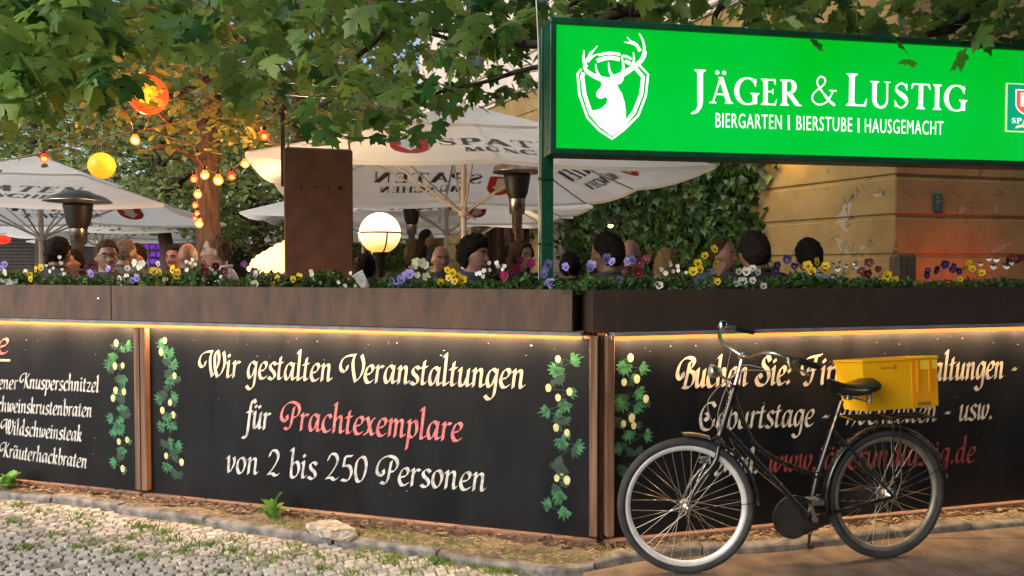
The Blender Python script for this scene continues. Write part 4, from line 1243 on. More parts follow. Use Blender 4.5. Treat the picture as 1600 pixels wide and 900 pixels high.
# bell
bx_, bz_ = bp(1175, 519)
q_ = fb_[-14]
mb = MB(); mb.lathe([(.0, .026), (.012, .025), (.022, .018), (.028, .006), (.029, 0), (.029, -.003), (.0, -.003)], 24, 0, Matrix.Translation((q_.x, q_.y, q_.z + .02)))
bell = mb.build('bell', mat('bell_chrome', (.35, .42, .40), .12, 1.0), hs)
mb = MB(); mb.lathe([(0, -.016), (.024, -.014), (.027, -.002), (0, -.002)], 20, 0, Matrix.Translation((q_.x, q_.y, q_.z + .017))); mb.build('bell_base', M_chrome, bell)
# headlamp
lx, lz = bp(1112, 580)
hl = empty('headlight'); hl.parent = bt; hl.location = (lx, -.01, lz); hl.rotation_euler = (0, R(8), -R(12))
MY = Matrix.Rotation(-PI / 2, 4, 'Y')
mb = MB(); mb.lathe([(.0, -.05), (.012, -.048), (.026, -.03), (.034, -.005), (.036, .012), (.033, .014)], 24, 0, MY); mb.build('lamp_shell', M_bend, hl)
mb = MB(); mb.lathe([(.033, .012), (.02, .02), (0, .023)], 24, 0, MY, cap=False); mb.build('lens', mat('lamp_glass', (.25, .25, .24), .1), hl)
mb = MB(); mb.tube([(.03, 0, -.005), (.07, 0, -.03), (.105, .0, -.028)], .006, 8); mb.build('bracket', M_chrome, hl)
# cables
for k, (a_, m1, b_, off) in enumerate((((1185, 575), (1106, 618), (1119, 672), -.03), ((1172, 570), (1120, 640), (1121, 668), -.02), ((1160, 548), (1135, 600), (1190, 740), .03))):
    A_, M1, B_ = bp(*a_), bp(*m1), bp(*b_)
    mb = MB()
    if k < 2:
        mb.tube(catmull([b3(A_, -.12), b3(((A_[0] + M1[0]) / 2, A_[1] - .01), off * 2), b3(M1, off), b3((M1[0] - .005 + .02 * k, M1[1] - .09), off), b3(B_, off)], 7), .0024, 6)
    else:
        mb.tube(catmull([b3(A_, .12), b3((HT[0] - .03, HT[1] + .02), .04), b3((HT[0] + .0, HT[1] - .1), .024), b3(bp(1150, 700), .02), b3(bp(1262, 800), .02)], 7), .0022, 6)
    mb.build('cable', mat('grey_cable', (.22, .2, .17), .5), bt)
# front brake blocks
mb = MB(); bx2, bz2 = bp(1097, 714)
mb.box((bx2 - .0, -.02, bz2), (.045, .03, .012), bev=.003); mb.box((bx2 + .0, -.02, bz2 - .02), (.045, .026, .008), bev=.002)
mb.tube([(bx2 + .025, -.03, bz2 + .05), (bx2 + .03, -.03, bz2 - .03)], .006, 8); mb.build('brake', M_steel, bt)
# seat post, saddle
mb = MB(); mb.tube([b3(sp_top), b3(SPT)], .0122, 12); mb.build('seat_post', mat('worn_post', (.20, .17, .14), .35, 1.0, col2=(.08, .06, .045), nscale=50), bt)
sx0, sz0 = bp(1290, 600); sx1, sz1 = bp(1361, 606)
sd_ = empty('saddle'); sd_.parent = bt; sd_.location = ((sx0 + sx1) / 2, 0, (sz0 + sz1) / 2); sd_.rotation_euler = (0, R(4), 0)
Ls = sx1 - sx0 + .02
mb = MB(); n = 22; k = 16; vs = []
for i in range(n + 1):
    u = i / n; x = (u - .5) * Ls
    wd = (.022 + .085 * max(0, min(1, (u - .25) / .45)) ** 1.5) * (math.sqrt(max(0, 1 - ((u - .9) / .1) ** 2)) if u > .9 else 1) * (math.sqrt(max(0.02, 1 - ((.06 - u) / .06) ** 2)) if u < .06 else 1)
    zt_ = .012 * math.cos(u * 6.28) + .012 * (u > .7) * (u - .7) / .3
    for j in range(k):
        a = 2 * PI * j / k
        y = wd * math.cos(a); z = (.024 if math.sin(a) > 0 else .042) * math.sin(a) * (1 if u > .05 else .6)
        vs.append((x, y, zt_ + z))
fs = [(i * k + j, i * k + (j + 1) % k, (i + 1) * k + (j + 1) % k, (i + 1) * k + j) for i in range(n) for j in range(k)] + [tuple(range(k)), tuple(range(n * k + k - 1, n * k - 1, -1))]
mb.add(vs, fs, 0, True); mb.build('cover', mat('saddle_leather', (.008, .007, .007), .28, col2=(.02, .016, .014), nscale=30, bump=.0006, bscale=120), sd_)
for s0 in (-1, 1):
    mb = MB(); pts = [(.06 + .012 * math.cos(t_ * 1.05) + .035, s0 * .05 + .014 * math.sin(t_ * 1.05), -.03 - .0016 * t_) for t_ in range(0, 30)]
    mb.tube(pts, .0028, 6); mb.build('spring', M_steel, sd_)
mb = MB(); mb.tube([(-.09, 0, -.03), (-.02, 0.02, -.055), (.09, .05, -.07)], .0035, 6); mb.tube([(-.09, 0, -.03), (-.02, -.02, -.055), (.09, -.05, -.07)], .0035, 6); mb.box((.0, 0, -.058), (.035, .045, .03), bev=.005); mb.build('rails', M_steel, sd_)
# crank, chain case, pedals
cx_, cz_ = BBp
ca_ = math.atan2(bp(1250, 772)[1] - cz_, bp(1250, 772)[0] - cx_)
mb = MB()
P_ = [(cx_ - .055 + .115 * math.cos(a), cz_ - .02 + .115 * math.sin(a)) for a in [R(60 + 240 * i / 20) for i in range(21)]] + [(WB - .0, RW - .045), (WB + .03, RW - .01), (WB + .02, RW + .035), (WB - .05, RW + .035)]
mb.prism(P_, .046, .062); mb.prism([(cx_ - .055 + .1 * math.cos(a), cz_ - .02 + .1 * math.sin(a)) for a in [2 * PI * i / 28 for i in range(28)]], .040, .068)
mb.build('chain_case', mat('chain_case', (.012, .011, .010), .6, col2=(.035, .03, .025), nscale=8), bt)
px2, pz2 = bp(1250, 772)
vx, vz = px2 - cx_, pz2 - cz_; lcr = math.hypot(vx, vz); vx, vz = vx / lcr * .165, vz / lcr * .165
for s0, sg in ((-1, 1), (1, -1)):
    cr__ = empty('crank'); cr__.parent = bt
    ex, ez = cx_ + sg * vx * .8, cz_ + sg * vz * .8
    mb = MB(); mb.tube([(cx_, s0 * .05, cz_), (cx_, s0 * .072, cz_)], .014, 12); mb.tube([(cx_, s0 * .068, cz_), (ex, s0 * .078, ez)], [.011, .008], 10); mb.build('arm', M_steel, cr__)
    mb = MB()
    mb.tube([(ex, s0 * .075, ez), (ex, s0 * .17, ez)], .006, 8)
    for dx_ in (-.03, .03): mb.box((ex + dx_, s0 * .13, ez), (.006, .085, .022), bev=.001); 
    for dy_ in (.09, .17): mb.box((ex, s0 * dy_, ez), (.062, .004, .022), bev=.001)
    mb.build('pedal', M_chrome, cr__)
# rack
rk = empty('rear_rack'); rk.parent = bt
rz = bp(1400, 650)[1]
x0r, x1r = bp(1312, 655)[0], bp(1450, 652)[0]
mb = MB()
for y_ in (-.06, -.02, .02, .06): mb.tube([(x0r + .02, y_, rz), (x1r, y_, rz)], .0045, 8)
for x_ in (x0r + .03, (x0r + x1r) / 2, x1r - .03): mb.box((x_, 0, rz), (.02, .14, .008), bev=.002)
mb.tube([(x0r + .02, 0, rz), (x0r - .03, 0, rz + .0), (sp_top[0], 0, sp_top[1] + .01)], .006, 8)
mb.build('platform', M_bblack, rk)
for s0 in (-1, 1):
    mb = MB(); mb.tube([(x0r + .27, s0 * .06, rz), (x0r + .28, s0 * .066, RW + .06), (WB, s0 * .07, RW)], .005, 8); mb.build('strut', M_bblack, rk)
    mb = MB(); mb.tube([(x0r + .31, s0 * .06, rz), (x0r + .32, s0 * .066, RW + .08), (WB + .01, s0 * .07, RW)], .005, 8); mb.build('strut', M_bblack, rk)
# kickstand and rear light
mb = MB(); mb.tube([(BBp[0] + .06, .05, BBp[1] - .01), (BBp[0] + .09, .13, .10), (BBp[0] + .12, .19, .012)], .008, 8); mb.tube([(BBp[0] + .12, .19, .014), (BBp[0] + .15, .195, .008)], .009, 8); mb.build('kickstand', M_bblack, bt)

# ================================================================ yellow crate on the rack
cb = bp(1335, 644); ct = bp(1320, 563); ce = bp(1467, 638); cte = bp(1463, 554)
Lc = (ce[0] - cb[0]) * .84; Hc = ct[1] - cb[1]
base = Vector(FB.p0) + dB * ((cb[0] + ce[0]) / 2 + .075) + Vector((-dB.y, dB.x, 0)) * .165; base.z = rz + .012
ctn = thing('postal_crate', 'bright yellow plastic crate on the bicycle rack', 'crate', base, TH + R(3))
ctn.rotation_euler = (-R(7), -R(1.6), TH + R(1))
M_yel = mat('yellow_plastic', (.95, .54, .004), .4, col2=(.97, .60, .012), nscale=5, bump=.0006, bscale=30, trans=.25)
M_yel2 = mat('amber_plastic', (.88, .36, .004), .4, col2=(.93, .41, .008), nscale=6, trans=.2)
def tapered(mb, w0, d0, w1, d1, z0, z1, th, mi=0):
    def ring(w_, d_, z): return [(-w_ / 2, -d_ / 2, z), (w_ / 2, -d_ / 2, z), (w_ / 2, d_ / 2, z), (-w_ / 2, d_ / 2, z)]
    vs = ring(w0, d0, z0) + ring(w1, d1, z1) + ring(w1 - 2 * th, d1 - 2 * th, z1) + ring(w0 - 2 * th, d0 - 2 * th, z0 + th)
    fs = [(3, 2, 1, 0)] + [(i, (i + 1) % 4, 4 + (i + 1) % 4, 4 + i) for i in range(4)] + [(4 + i, 4 + (i + 1) % 4, 8 + (i + 1) % 4, 8 + i) for i in range(4)] + [(8 + i, 8 + (i + 1) % 4, 12 + (i + 1) % 4, 12 + i) for i in range(4)] + [(12, 13, 14, 15)]
    mb.add(vs, fs, mi)
mb = MB(); W1 = Lc + .04
tapered(mb, Lc, .20, W1, .25, 0, Hc, .006); mb.build('tub', M_yel, ctn)
mb = MB()
mb.box((0, -.128, Hc - .006), (W1 + .004, .008, .014), bev=.002); mb.box((0, .128, Hc - .006), (W1 + .004, .008, .014), bev=.002)
mb.box((-W1 / 2 - .002, 0, Hc - .006), (.008, .25, .014), bev=.002); mb.box((W1 / 2 + .002, 0, Hc - .006), (.008, .25, .014), bev=.002)
mb.build('rim', M_yel, ctn)
tl = math.atan2(.025, Hc)
def face(mb, x0, x1, z0, z1, off, th=.006, mi=0):
    y_ = lambda z: -(.10 + .025 * z / Hc) - off
    vs = [(x0, y_(z0), z0), (x1, y_(z0), z0), (x1, y_(z1), z1), (x0, y_(z1), z1)]
    vs += [(a, b + th, c) for a, b, c in vs]
    mb.add(vs, [(0, 1, 2, 3), (0, 4, 5, 1), (1, 5, 6, 2), (2, 6, 7, 3), (3, 7, 4, 0)], mi)
mb = MB()
xr_ = Lc * .16
face(mb, xr_, W1 / 2 - .004, .004, Hc - .014, .004); mb.build('handle_panel', M_yel2, ctn)
for xx in (xr_ + .03, W1 / 2 - .06):
    mb = MB(); face(mb, xx, xx + .016, Hc * .3, Hc - .02, .009); mb.build('rib', M_yel2, ctn)
mb = MB(); face(mb, xr_ + .05, xr_ + .16, Hc - .07, Hc - .022, .006); mb.build('paper_label', mat('yellow_label', (.9, .62, .03), .6), ctn)
mb = MB(); face(mb, xr_ + .03, xr_ + .11, .012, .03, .008); mb.build('bottom_slot', mat('dull_slot', (.2, .17, .03), .6), ctn)
mb = MB()
cvc = lambda x, y, off: (-Lc * .28 + x, -(.10 + .025 * (Hc * .8 + y) / Hc) - .0012 - off, Hc * .80 + y)
plain_text(mb, 'Deutsche Post', cvc, .012, .07, bold=0.01)
mb.build('lettering', mat('brown_print', (.22, .07, .005), .6), ctn)
mb = MB()
st_p = [(p_.x, p_.y) for p_ in catmull([(0, .004), (.004, .0), (.012, .002), (.014, .014), (.004, .016), (.001, .008), (.008, .005), (.016, -.004)], 4)]
brush(mb, st_p, .004, .7, .0012, .00001, .0012, lambda x, y, off: cvc(x + .078, y, off)); mb.build('post_horn', mat('brown_print2', (.16, .05, .004), .6), ctn)
# ================================================================ rusty pillar with an empty frame on top
a = at(445, 425, 5.35)
aP = R(17); fl = Frame(Vector((a.x, a.y, 0)), Vector((math.cos(aP), math.sin(aP), 0)))
w_ = fl.px(552, 425)[0]; zt_ = fl.px(500, 233)[1]; zf = fl.px(455, 128)[1]
t = thing('steel_pillar', 'rust red steel pillar standing behind the long planter, empty glazed frame on top', 'pillar', (a.x, a.y, 0), aP)
mb = MB(); mb.box((w_ / 2, .11, (zt_ + TZ) / 2), (w_, .22, zt_ - TZ), bev=.006); mb.build('column', M_rustred, t)
mb = MB()
for k in range(3):
    q = fl.px(470 + 21 * k, 292); mb.lathe([(0, 0), (.009, 0), (.009, .003), (0, .004)], 12, 0, Matrix.Translation((q[0], -.001, q[1])) @ Matrix.Rotation(PI / 2, 4, 'X'))
    mb.build('bolt', M_rust, t); mb = MB()
q = fl.px(531, 294); mb.box((q[0], -.002, q[1]), (.026, .006, .026)); mb.build('socket', mat('dark_recess', (.03, .006, .004), .7), t)
M_alu = mat('aluminium', (.45, .44, .42), .4, .8)
for x_ in (.03, w_ - .02):
    mb = MB(); mb.box((x_, .03, (zt_ + zf) / 2), (.012, .02, zf - zt_)); mb.build('frame_upright', M_alu, t)
for z_ in (zf, zf - .085, zt_ + .006):
    mb = MB(); mb.box((w_ / 2 + .005, .03, z_), (w_ - .02, .012, .008)); mb.build('frame_bar', M_alu, t)
mb = MB(); mb.box((-.005, .19, (zt_ + zf) / 2 - .2), (.03, .03, zf - zt_ + .1), bev=.003); mb.build('side_tube', M_rust, t)

# ================================================================ globe lamp
GLOBE = glow('opal_glass', (1.0, .72, .32), 1.0, False)
_n = GLOBE.node_tree.nodes; _l = GLOBE.node_tree.links
_tc = _n.new('ShaderNodeTexCoord'); _sx = _n.new('ShaderNodeSeparateXYZ'); _l.new(_tc.outputs['Generated'], _sx.inputs[0])
_cr = _n.new('ShaderNodeValToRGB'); _cr.color_ramp.elements[0].color = (.80, .42, .09, 1); _cr.color_ramp.elements[1].color = (1.6, 1.25, .75, 1); _cr.color_ramp.elements[1].position = .6; _cr.color_ramp.elements[0].position = .12
_l.new(_sx.outputs['Z'], _cr.inputs[0]); _l.new(_cr.outputs[0], _n['Principled BSDF'].inputs['Emission Color'])
def globe(px_, py_, rpx, Y, label, bracket=True, power=60):
    c = at(px_, py_, Y); r = rpx / FOC * Y
    t = thing('globe_lamp', label, 'lamp', (c.x, c.y, TZ))
    h = c.z - TZ
    mb = MB(); mb.ball((0, 0, h), r, 40); mb.build('globe', GLOBE, t)
    mb = MB()
    mb.lathe([(.06, 0), (.055, .04), (.032, .1), (.03, h - r - .12), (.05, h - r - .1), (.05, h - r - .03), (.075, h - r - .01), (.075, h - r + .012)], 20); mb.build('lamp_post', mat('lamp_black', (.02, .016, .014), .4), t)
    mb = MB(); k = 40
    mb.tube([((r + .006) * math.cos(2 * PI * i / k), (r + .006) * math.sin(2 * PI * i / k), h + .0) for i in range(k)], .007, 8, closed=True)
    for a0 in (R(-62), R(60), R(180)):
        mb.tube([((r + .006) * math.cos(b) * math.cos(a0), (r + .006) * math.cos(b) * math.sin(a0), h + (r + .006) * math.sin(b)) for b in [-PI / 2 * i / 14 * .92 for i in range(15)]], .007, 6)
    mb.build('cage', mat('copper_band', (.30, .12, .03), .35, .8), t)
    lamp('lamp_light', (0, 0, h), (1.0, .72, .38), power, r * 1.02, t)
    return t
globe(594, 364, 32, 6.6, 'white opal globe lamp in a copper cage beside the steel pillar', power=140)

# unidentified bright patch behind the pillar, made up as a bank of glowing balls
t = thing('glow_patch', 'blazing white patch behind the steel pillar, made up as a bank of glowing balls', 'lamp', at(440, 420, 6.6))
rr = random.Random(2)
b0 = at(440, 420, 6.6)
mb = MB()
for k in range(16):
    u = k / 15; px_ = 392 + 62 * u; top = 413 - 38 * u ** .8
    for y_ in np.arange(top, 424, 7):
        q = at(px_ + rr.uniform(-2, 2), y_, 6.6 + rr.uniform(0, .25)) - b0
        mb.ball(q, .026 * rr.uniform(.8, 1.15), 10)
mb.build('glow_balls', glow('glow_ball', (1.0, .66, .25), 1.7, False), t)
mb = MB(); mb.box((-.08, .1, -.06), (.36, .3, .03)); mb.tube([(-.08, .1, -.06), (-.08, .1, TZ - b0.z)], .03, 10); mb.build('stand', M_black, t)
lamp('lamp_light', (0.1, .6, .25), (1.0, .66, .34), 60, .15, t)  # light added behind the balls, made strong to brighten the umbrellas

# ================================================================ patio heaters
M_heat = mat('heater_steel', (.5, .46, .42), .3, 1.0, col2=(.32, .27, .23), nscale=14)
M_hblack = mat('heater_burner', (.015, .013, .013), .5)
def heater(px_, py_, Y, label, cap=True, capr=.40, s=1.0):
    """py_: level of the burner's top under the reflector"""
    c = at(px_, py_, Y)
    t = thing('patio_heater', label, 'patio heater', (c.x, c.y, TZ), group='gas patio heaters among the umbrellas')
    h = c.z - TZ
    mb = MB(); mb.lathe([(.03, .5), (.03, h - .62), (.05, h - .6), (.055, h - .42), (.08, h - .41), (.085, h - .26)], 20); mb.build('pole', M_heat, t)
    mb = MB(); mb.lathe([(.08, h - .262), (.11, h - .2), (.135, h - .05), (.14, h - .0), (.05, h + .01)], 24); mb.build('burner', M_hblack, t)
    mb = MB(); mb.lathe([(.0, h + .14), (.1, h + .13), (.16, h + .10), (.24, h + .075), (capr, h + .03), (capr + .01, h + .015), (capr - .01, h + .02), (.24, h + .062), (.1, h + .11), (0, h + .12)], 36)
    mb.build('reflector', M_heat, t)
    mb = MB(); mb.lathe([(.22, 0), (.22, .02), (.2, .05), (.2, .5), (.15, .55), (.03, .57)], 24); mb.build('gas_cabinet', M_heat, t)
    return t
heater(122, 318, 7.9, 'steel patio heater with wide shallow reflector before the umbrellas at far left', capr=.31)
heater(808, 272, 8.0, 'patio heater with black burner tucked under the big umbrella by the green post', capr=.25)
heater(643, 326, 12.5, 'distant patio heater right behind the globe lamp', capr=.36)

# ================================================================ market umbrellas
M_cloth = mat('umbrella_cloth', (.82, .79, .75), .85, col2=(.88, .86, .82), nscale=3, bump=.002, bscale=7, trans=.5)
M_ink = mat('umbrella_print', (.05, .05, .05), .8)
M_inkred = mat('umbrella_red_print', (.55, .03, .03), .8)
M_inkwhite = mat('umbrella_white_print', (.8, .78, .75), .8)
M_rib = mat('umbrella_ribs', (.42, .36, .33), .5, col2=(.5, .44, .4), nscale=10)
def umbrella(cx, cy, rot, label, S=4.0, He=2.47, Ha=3.30, text=(1, 1, 1, 1), base=True):
    t = thing('market_umbrella', label, 'umbrella', (cx, cy, TZ), rot, group='white square market umbrellas over the garden')
    he, ha = He - TZ, Ha - TZ
    hs_ = S / 2
    def H(u):         # height along the slope, u = 0 apex .. 1 edge
        return ha - (ha - he) * (u ** .93)
    n = 10; m_ = 12
    mb = MB()
    # sag of the cloth between ribs
    def surf(side, s, u, off=0):
        """side 0..3, s -1..1 along the edge, u 0..1 down the slope"""
        x, y = s * u * hs_, -u * hs_
        sag = .045 * u * (1 - (abs(abs(s) - .5) * 2) ** 2) * u
        z = H(u) - sag + off
        a = side * PI / 2
        return Vector((x * math.cos(a) - y * math.sin(a), x * math.sin(a) + y * math.cos(a), z))
    for side in range(4):
        vs = [surf(side, -1 + 2 * i / m_, .10 + .90 * j / n) for j in range(n + 1) for i in range(m_ + 1)]
        fs = [(j * (m_ + 1) + i, (j + 1) * (m_ + 1) + i, (j + 1) * (m_ + 1) + i + 1, j * (m_ + 1) + i + 1) for j in range(n) for i in range(m_)]
        mb.add(vs, fs, 0, True)
        vs = []
        for i in range(m_ + 1):
            p_ = surf(side, -1 + 2 * i / m_, 1); vs += [p_, p_ + Vector((0, 0, -.035))]
        mb.add(vs, [(2 * i, 2 * i + 1, 2 * i + 3, 2 * i + 2) for i in range(m_)], 0, True)
    mb.build('canopy', M_cloth, t)
    mb = MB()
    for side in range(4):
        vs = [surf(side, -1 + 2 * i / 8, .001 + .40 * j / 4, .05 + .012 * (j == 4) * -1) for j in range(5) for i in range(9)]
        mb.add(vs, [(j * 9 + i, (j + 1) * 9 + i, (j + 1) * 9 + i + 1, j * 9 + i + 1) for j in range(4) for i in range(8)], 0, True)
    mb.build('vent_cap', M_cloth, t)
    mb = MB()
    mb.tube([(0, 0, 0), (0, 0, ha - .02)], .032, 16); mb.build('pole', M_rib, t)
    mb = MB(); mb.lathe([(.0, ha + .10), (.02, ha + .09), (.03, ha + .05), (.012, ha + .03)], 12); mb.build('finial', M_rib, t)
    hub = he - .30
    mb = MB(); mb.lathe([(.034, hub - .06), (.055, hub - .05), (.065, hub - .01), (.055, hub + .04), (.034, hub + .05)], 16); mb.tube([(.05, 0, hub - .03), (.13, .02, hub - .09)], .014, 8); mb.build('hub', M_rib, t)
    for k in range(8):
        a = PI / 4 * k
        ln = hs_ * (math.sqrt(2) if k % 2 else 1) * .985
        d_ = Vector((math.cos(a), math.sin(a), 0))
        mb = MB()
        mb.tube([d_ * (ln * u) + Vector((0, 0, H(u) - .03)) for u in (.03, .3, .6, .99)], .014, 6, flat=.7); rb = mb.build('rib', M_rib, t)
        mb = MB(); q_ = d_ * (ln * .5) + Vector((0, 0, H(.5) - .04)); mb.tube([d_ * .05 + Vector((0, 0, hub)), q_], .012, 6); mb.build('strut', M_rib, rb)
    for side in range(4):
        if not text[side]: continue
        for off in (.006, -.012):
            cvt = lambda x, y, o_, side=side, off=off: surf(side, (x) / hs_ / max(.2, (1 - y / hs_)), 1 - y / hs_, off + (o_ if off > 0 else -o_))
            mb = MB(); serif_text(mb, 'SPATEN', lambda x, y, o_: cvt(x - .42, y + .50, o_), .23, 1.42)
            serif_text(mb, 'MÜNCHEN', lambda x, y, o_: cvt(x - .22, y + .26, o_), .14, 1.12)
            mb.build('lettering', M_ink, t)
            mb = MB()
            P = shield(-.68, .46, .34, .44, 0)
            vs = [cvt(x, z, 0) for x, z in P]; tr = tessellate_polygon([[Vector((x, z, 0)) for x, z in P]])
            mb.add(vs, [tuple(i) for i in tr]); crest = mb.build('crest', M_inkred, t)
            mb = MB()
            ps = [(-.75, .66), (-.61, .66), (-.61, .46), (-.57, .46), (-.68, .30), (-.79, .46), (-.75, .46)]
            o2 = .004
            vs = [cvt(x, z, o2) for x, z in ps]; tr = tessellate_polygon([[Vector((x, z, 0)) for x, z in ps]])
            mb.add(vs, [tuple(i) for i in tr]); mb.build('emblem', M_inkwhite, crest)
    if base:
        mb = MB(); mb.box((0, 0, .05), (.7, .7, .1), bev=.02); mb.build('base', M_rib, t)
    return t
rA = math.atan2(.76, 3.94)
TK, TN = .25, .085
umbrella(-.53, 8.45, rA, 'large white umbrella nearest the steel pillar and the green post')
umbrella(-1.1, 12.9, rA * .8, 'white umbrella directly behind the large one, its near edge printed in black', He=2.45)
umbrella(-1.0, 18.2, rA, 'small-looking white umbrella far back by the red window frames', He=2.46, Ha=3.3, text=(1, 0, 0, 0))
umbrella(-3.1, 16.0, .1, 'white umbrella far back left of the steel pillar with warm light on it', He=2.55, Ha=3.35, text=(0, 0, 0, 0))
umbrella(-4.9, 21.5, .0, 'farthest white umbrella left of the steel pillar before the trees', He=2.25, Ha=3.1, text=(0, 0, 0, 0))
umbrella(-6.22, 10.16, R(11), 'white umbrella at far left with lettering on its front panel', He=2.26, Ha=2.98)
umbrella(-8.9, 16.7, R(11), 'white umbrella behind the lettered one at far left', He=2.28, Ha=3.0)
umbrella(-12.1, 25.6, R(0), 'rearmost white umbrella at far left before the dark pavilion', He=2.34, Ha=3.2, S=5, text=(1, 0, 0, 0))
umbrella(-2.0, 23.5, .1, 'rearmost white umbrella between the globe lamp and the pole', He=2.42, Ha=3.2, text=(0, 0, 0, 0))
umbrella(1.9, 16.6, R(14), 'white umbrella half hidden behind the green post by the windows', He=2.55, Ha=3.3, S=3.2, text=(0, 0, 0, 0))

TK, TN = .165, .05
# ================================================================ restaurant building
B0 = Vector((4.48, 9.0, 0))
dF = Vector((-.84, 1.65, 0)).normalized(); dG = Vector((1.87, .52, 0)).normalized()
M_st = bpy.data.materials.new('ochre_stucco'); M_st.use_nodes = True
N = M_st.node_tree.nodes; L = M_st.node_tree.links; p = N['Principled BSDF']
tc = N.new('ShaderNodeTexCoord')
n1 = N.new('ShaderNodeTexNoise'); n1.inputs['Scale'].default_value = 2.3; n1.inputs['Detail'].default_value = 9; n1.inputs['Distortion'].default_value = .6; n1.inputs['Roughness'].default_value = .62
n2 = N.new('ShaderNodeTexNoise'); n2.inputs['Scale'].default_value = 2.5; n2.inputs['Detail'].default_value = 6
n3 = N.new('ShaderNodeTexNoise'); n3.inputs['Scale'].default_value = 90; n3.inputs['Detail'].default_value = 4
for n_ in (n1, n2, n3): L.new(tc.outputs['Object'], n_.inputs['Vector'])
r1 = N.new('ShaderNodeValToRGB'); r1.color_ramp.elements[0].position = .612; r1.color_ramp.elements[1].position = .620
r1.color_ramp.elements[0].color = (0, 0, 0, 1); r1.color_ramp.elements[1].color = (1, 1, 1, 1)
r2 = N.new('ShaderNodeValToRGB'); r2.color_ramp.elements[0].color = (.20, .125, .040, 1); r2.color_ramp.elements[1].color = (.29, .19, .066, 1); r2.color_ramp.elements[0].position = .3; r2.color_ramp.elements[1].position = .7
L.new(n1.outputs['Fac'], r1.inputs[0]); L.new(n2.outputs['Fac'], r2.inputs[0])
mx = N.new('ShaderNodeMix'); mx.data_type = 'RGBA'; mx.inputs['B'].default_value = (.30, .225, .14, 1)
L.new(r1.outputs[0], mx.inputs['Factor']); L.new(r2.outputs[0], mx.inputs['A'])
# hairline cracks wander between the bare patches
v1 = N.new('ShaderNodeTexVoronoi'); v1.feature = 'DISTANCE_TO_EDGE'; v1.inputs['Scale'].default_value = 1.1
dn = N.new('ShaderNodeTexNoise'); dn.inputs['Scale'].default_value = 3.5; dn.inputs['Detail'].default_value = 6; L.new(tc.outputs['Object'], dn.inputs['Vector'])
vm = N.new('ShaderNodeVectorMath'); vm.operation = 'MULTIPLY_ADD'; vm.inputs[1].default_value = (.7, .7, .7); L.new(dn.outputs['Color'], vm.inputs[0]); L.new(tc.outputs['Object'], vm.inputs[2]); L.new(vm.outputs[0], v1.inputs['Vector'])
cm = N.new('ShaderNodeMapRange'); cm.inputs['From Min'].default_value = .004; cm.inputs['From Max'].default_value = .012; cm.inputs['To Min'].default_value = 1; cm.inputs['To Max'].default_value = 0; L.new(v1.outputs['Distance'], cm.inputs[0])
gm = N.new('ShaderNodeMapRange'); gm.inputs['From Min'].default_value = .50; gm.inputs['From Max'].default_value = .56; L.new(n1.outputs['Fac'], gm.inputs[0])
mm = N.new('ShaderNodeMath'); mm.operation = 'MULTIPLY'; L.new(cm.outputs[0], mm.inputs[0]); L.new(gm.outputs[0], mm.inputs[1])
mx2 = N.new('ShaderNodeMix'); mx2.data_type = 'RGBA'; mx2.inputs['B'].default_value = (.07, .045, .025, 1); L.new(mm.outputs[0], mx2.inputs['Factor']); L.new(mx.outputs['Result'], mx2.inputs['A']); L.new(mx2.outputs['Result'], p.inputs['Base Color'])
# a thin dark crack follows the edge of every bare patch
p.inputs['Roughness'].default_value = .9
b1 = N.new('ShaderNodeBump'); b1.inputs['Distance'].default_value = .012; b1.invert = True; L.new(r1.outputs[0], b1.inputs['Height'])
b2 = N.new('ShaderNodeBump'); b2.inputs['Distance'].default_value = .003; L.new(n3.outputs['Fac'], b2.inputs['Height']); L.new(b1.outputs[0], b2.inputs['Normal']); L.new(b2.outputs[0], p.inputs['Normal'])
MATS['ochre_stucco'] = M_st
M_ups = mat('pale_render', (.50, .42, .36), .9, col2=(.62, .53, .46), nscale=1.2, bump=.002, bscale=60)
M_trim = mat('stone_trim', (.50, .42, .34), .85, col2=(.62, .54, .45), nscale=3)
M_tile = mat('grey_tile', (.14, .12, .11), .35, col2=(.2, .17, .155), nscale=3)
M_frame = mat('oxblood_frame', (.075, .018, .018), .45, col2=(.11, .03, .028), nscale=6)
M_glass = mat('dark_glass', (.02, .02, .02), .06, spec=.7)
bt_ = thing('restaurant_building', 'ochre rusticated building with peeling stucco, behind the green sign', 'building', B0)
GS = .466; g0 = 2.625
lines_ = [g0 + GS * k for k in range(-6, 7)]
def band_wall(d, t0, t1, zlo, zhi, name='wall', inward=1):
    n_ = Vector((d.y, -d.x, 0)) * inward      # outward normal
    mb = MB()
    zs = [zlo] + [z for z in lines_ if zlo < z < zhi] + [zhi]
    M = Matrix.Rotation(math.atan2(d.y, d.x), 4, 'Z')
    ln = t1 - t0
    for a_, b_ in zip(zs, zs[1:]):
        if b_ - a_ < .06: continue
        mb.box(((t0 + t1) / 2, .2 * inward, (a_ + b_) / 2), (ln, .4, b_ - a_ - .042), bev=.012, M=M)
    mb.box(((t0 + t1) / 2, .222 * inward, (zlo + zhi) / 2), (ln - .03, .40, zhi - zlo), M=M)
    return mb.build(name, M_st, bt_)
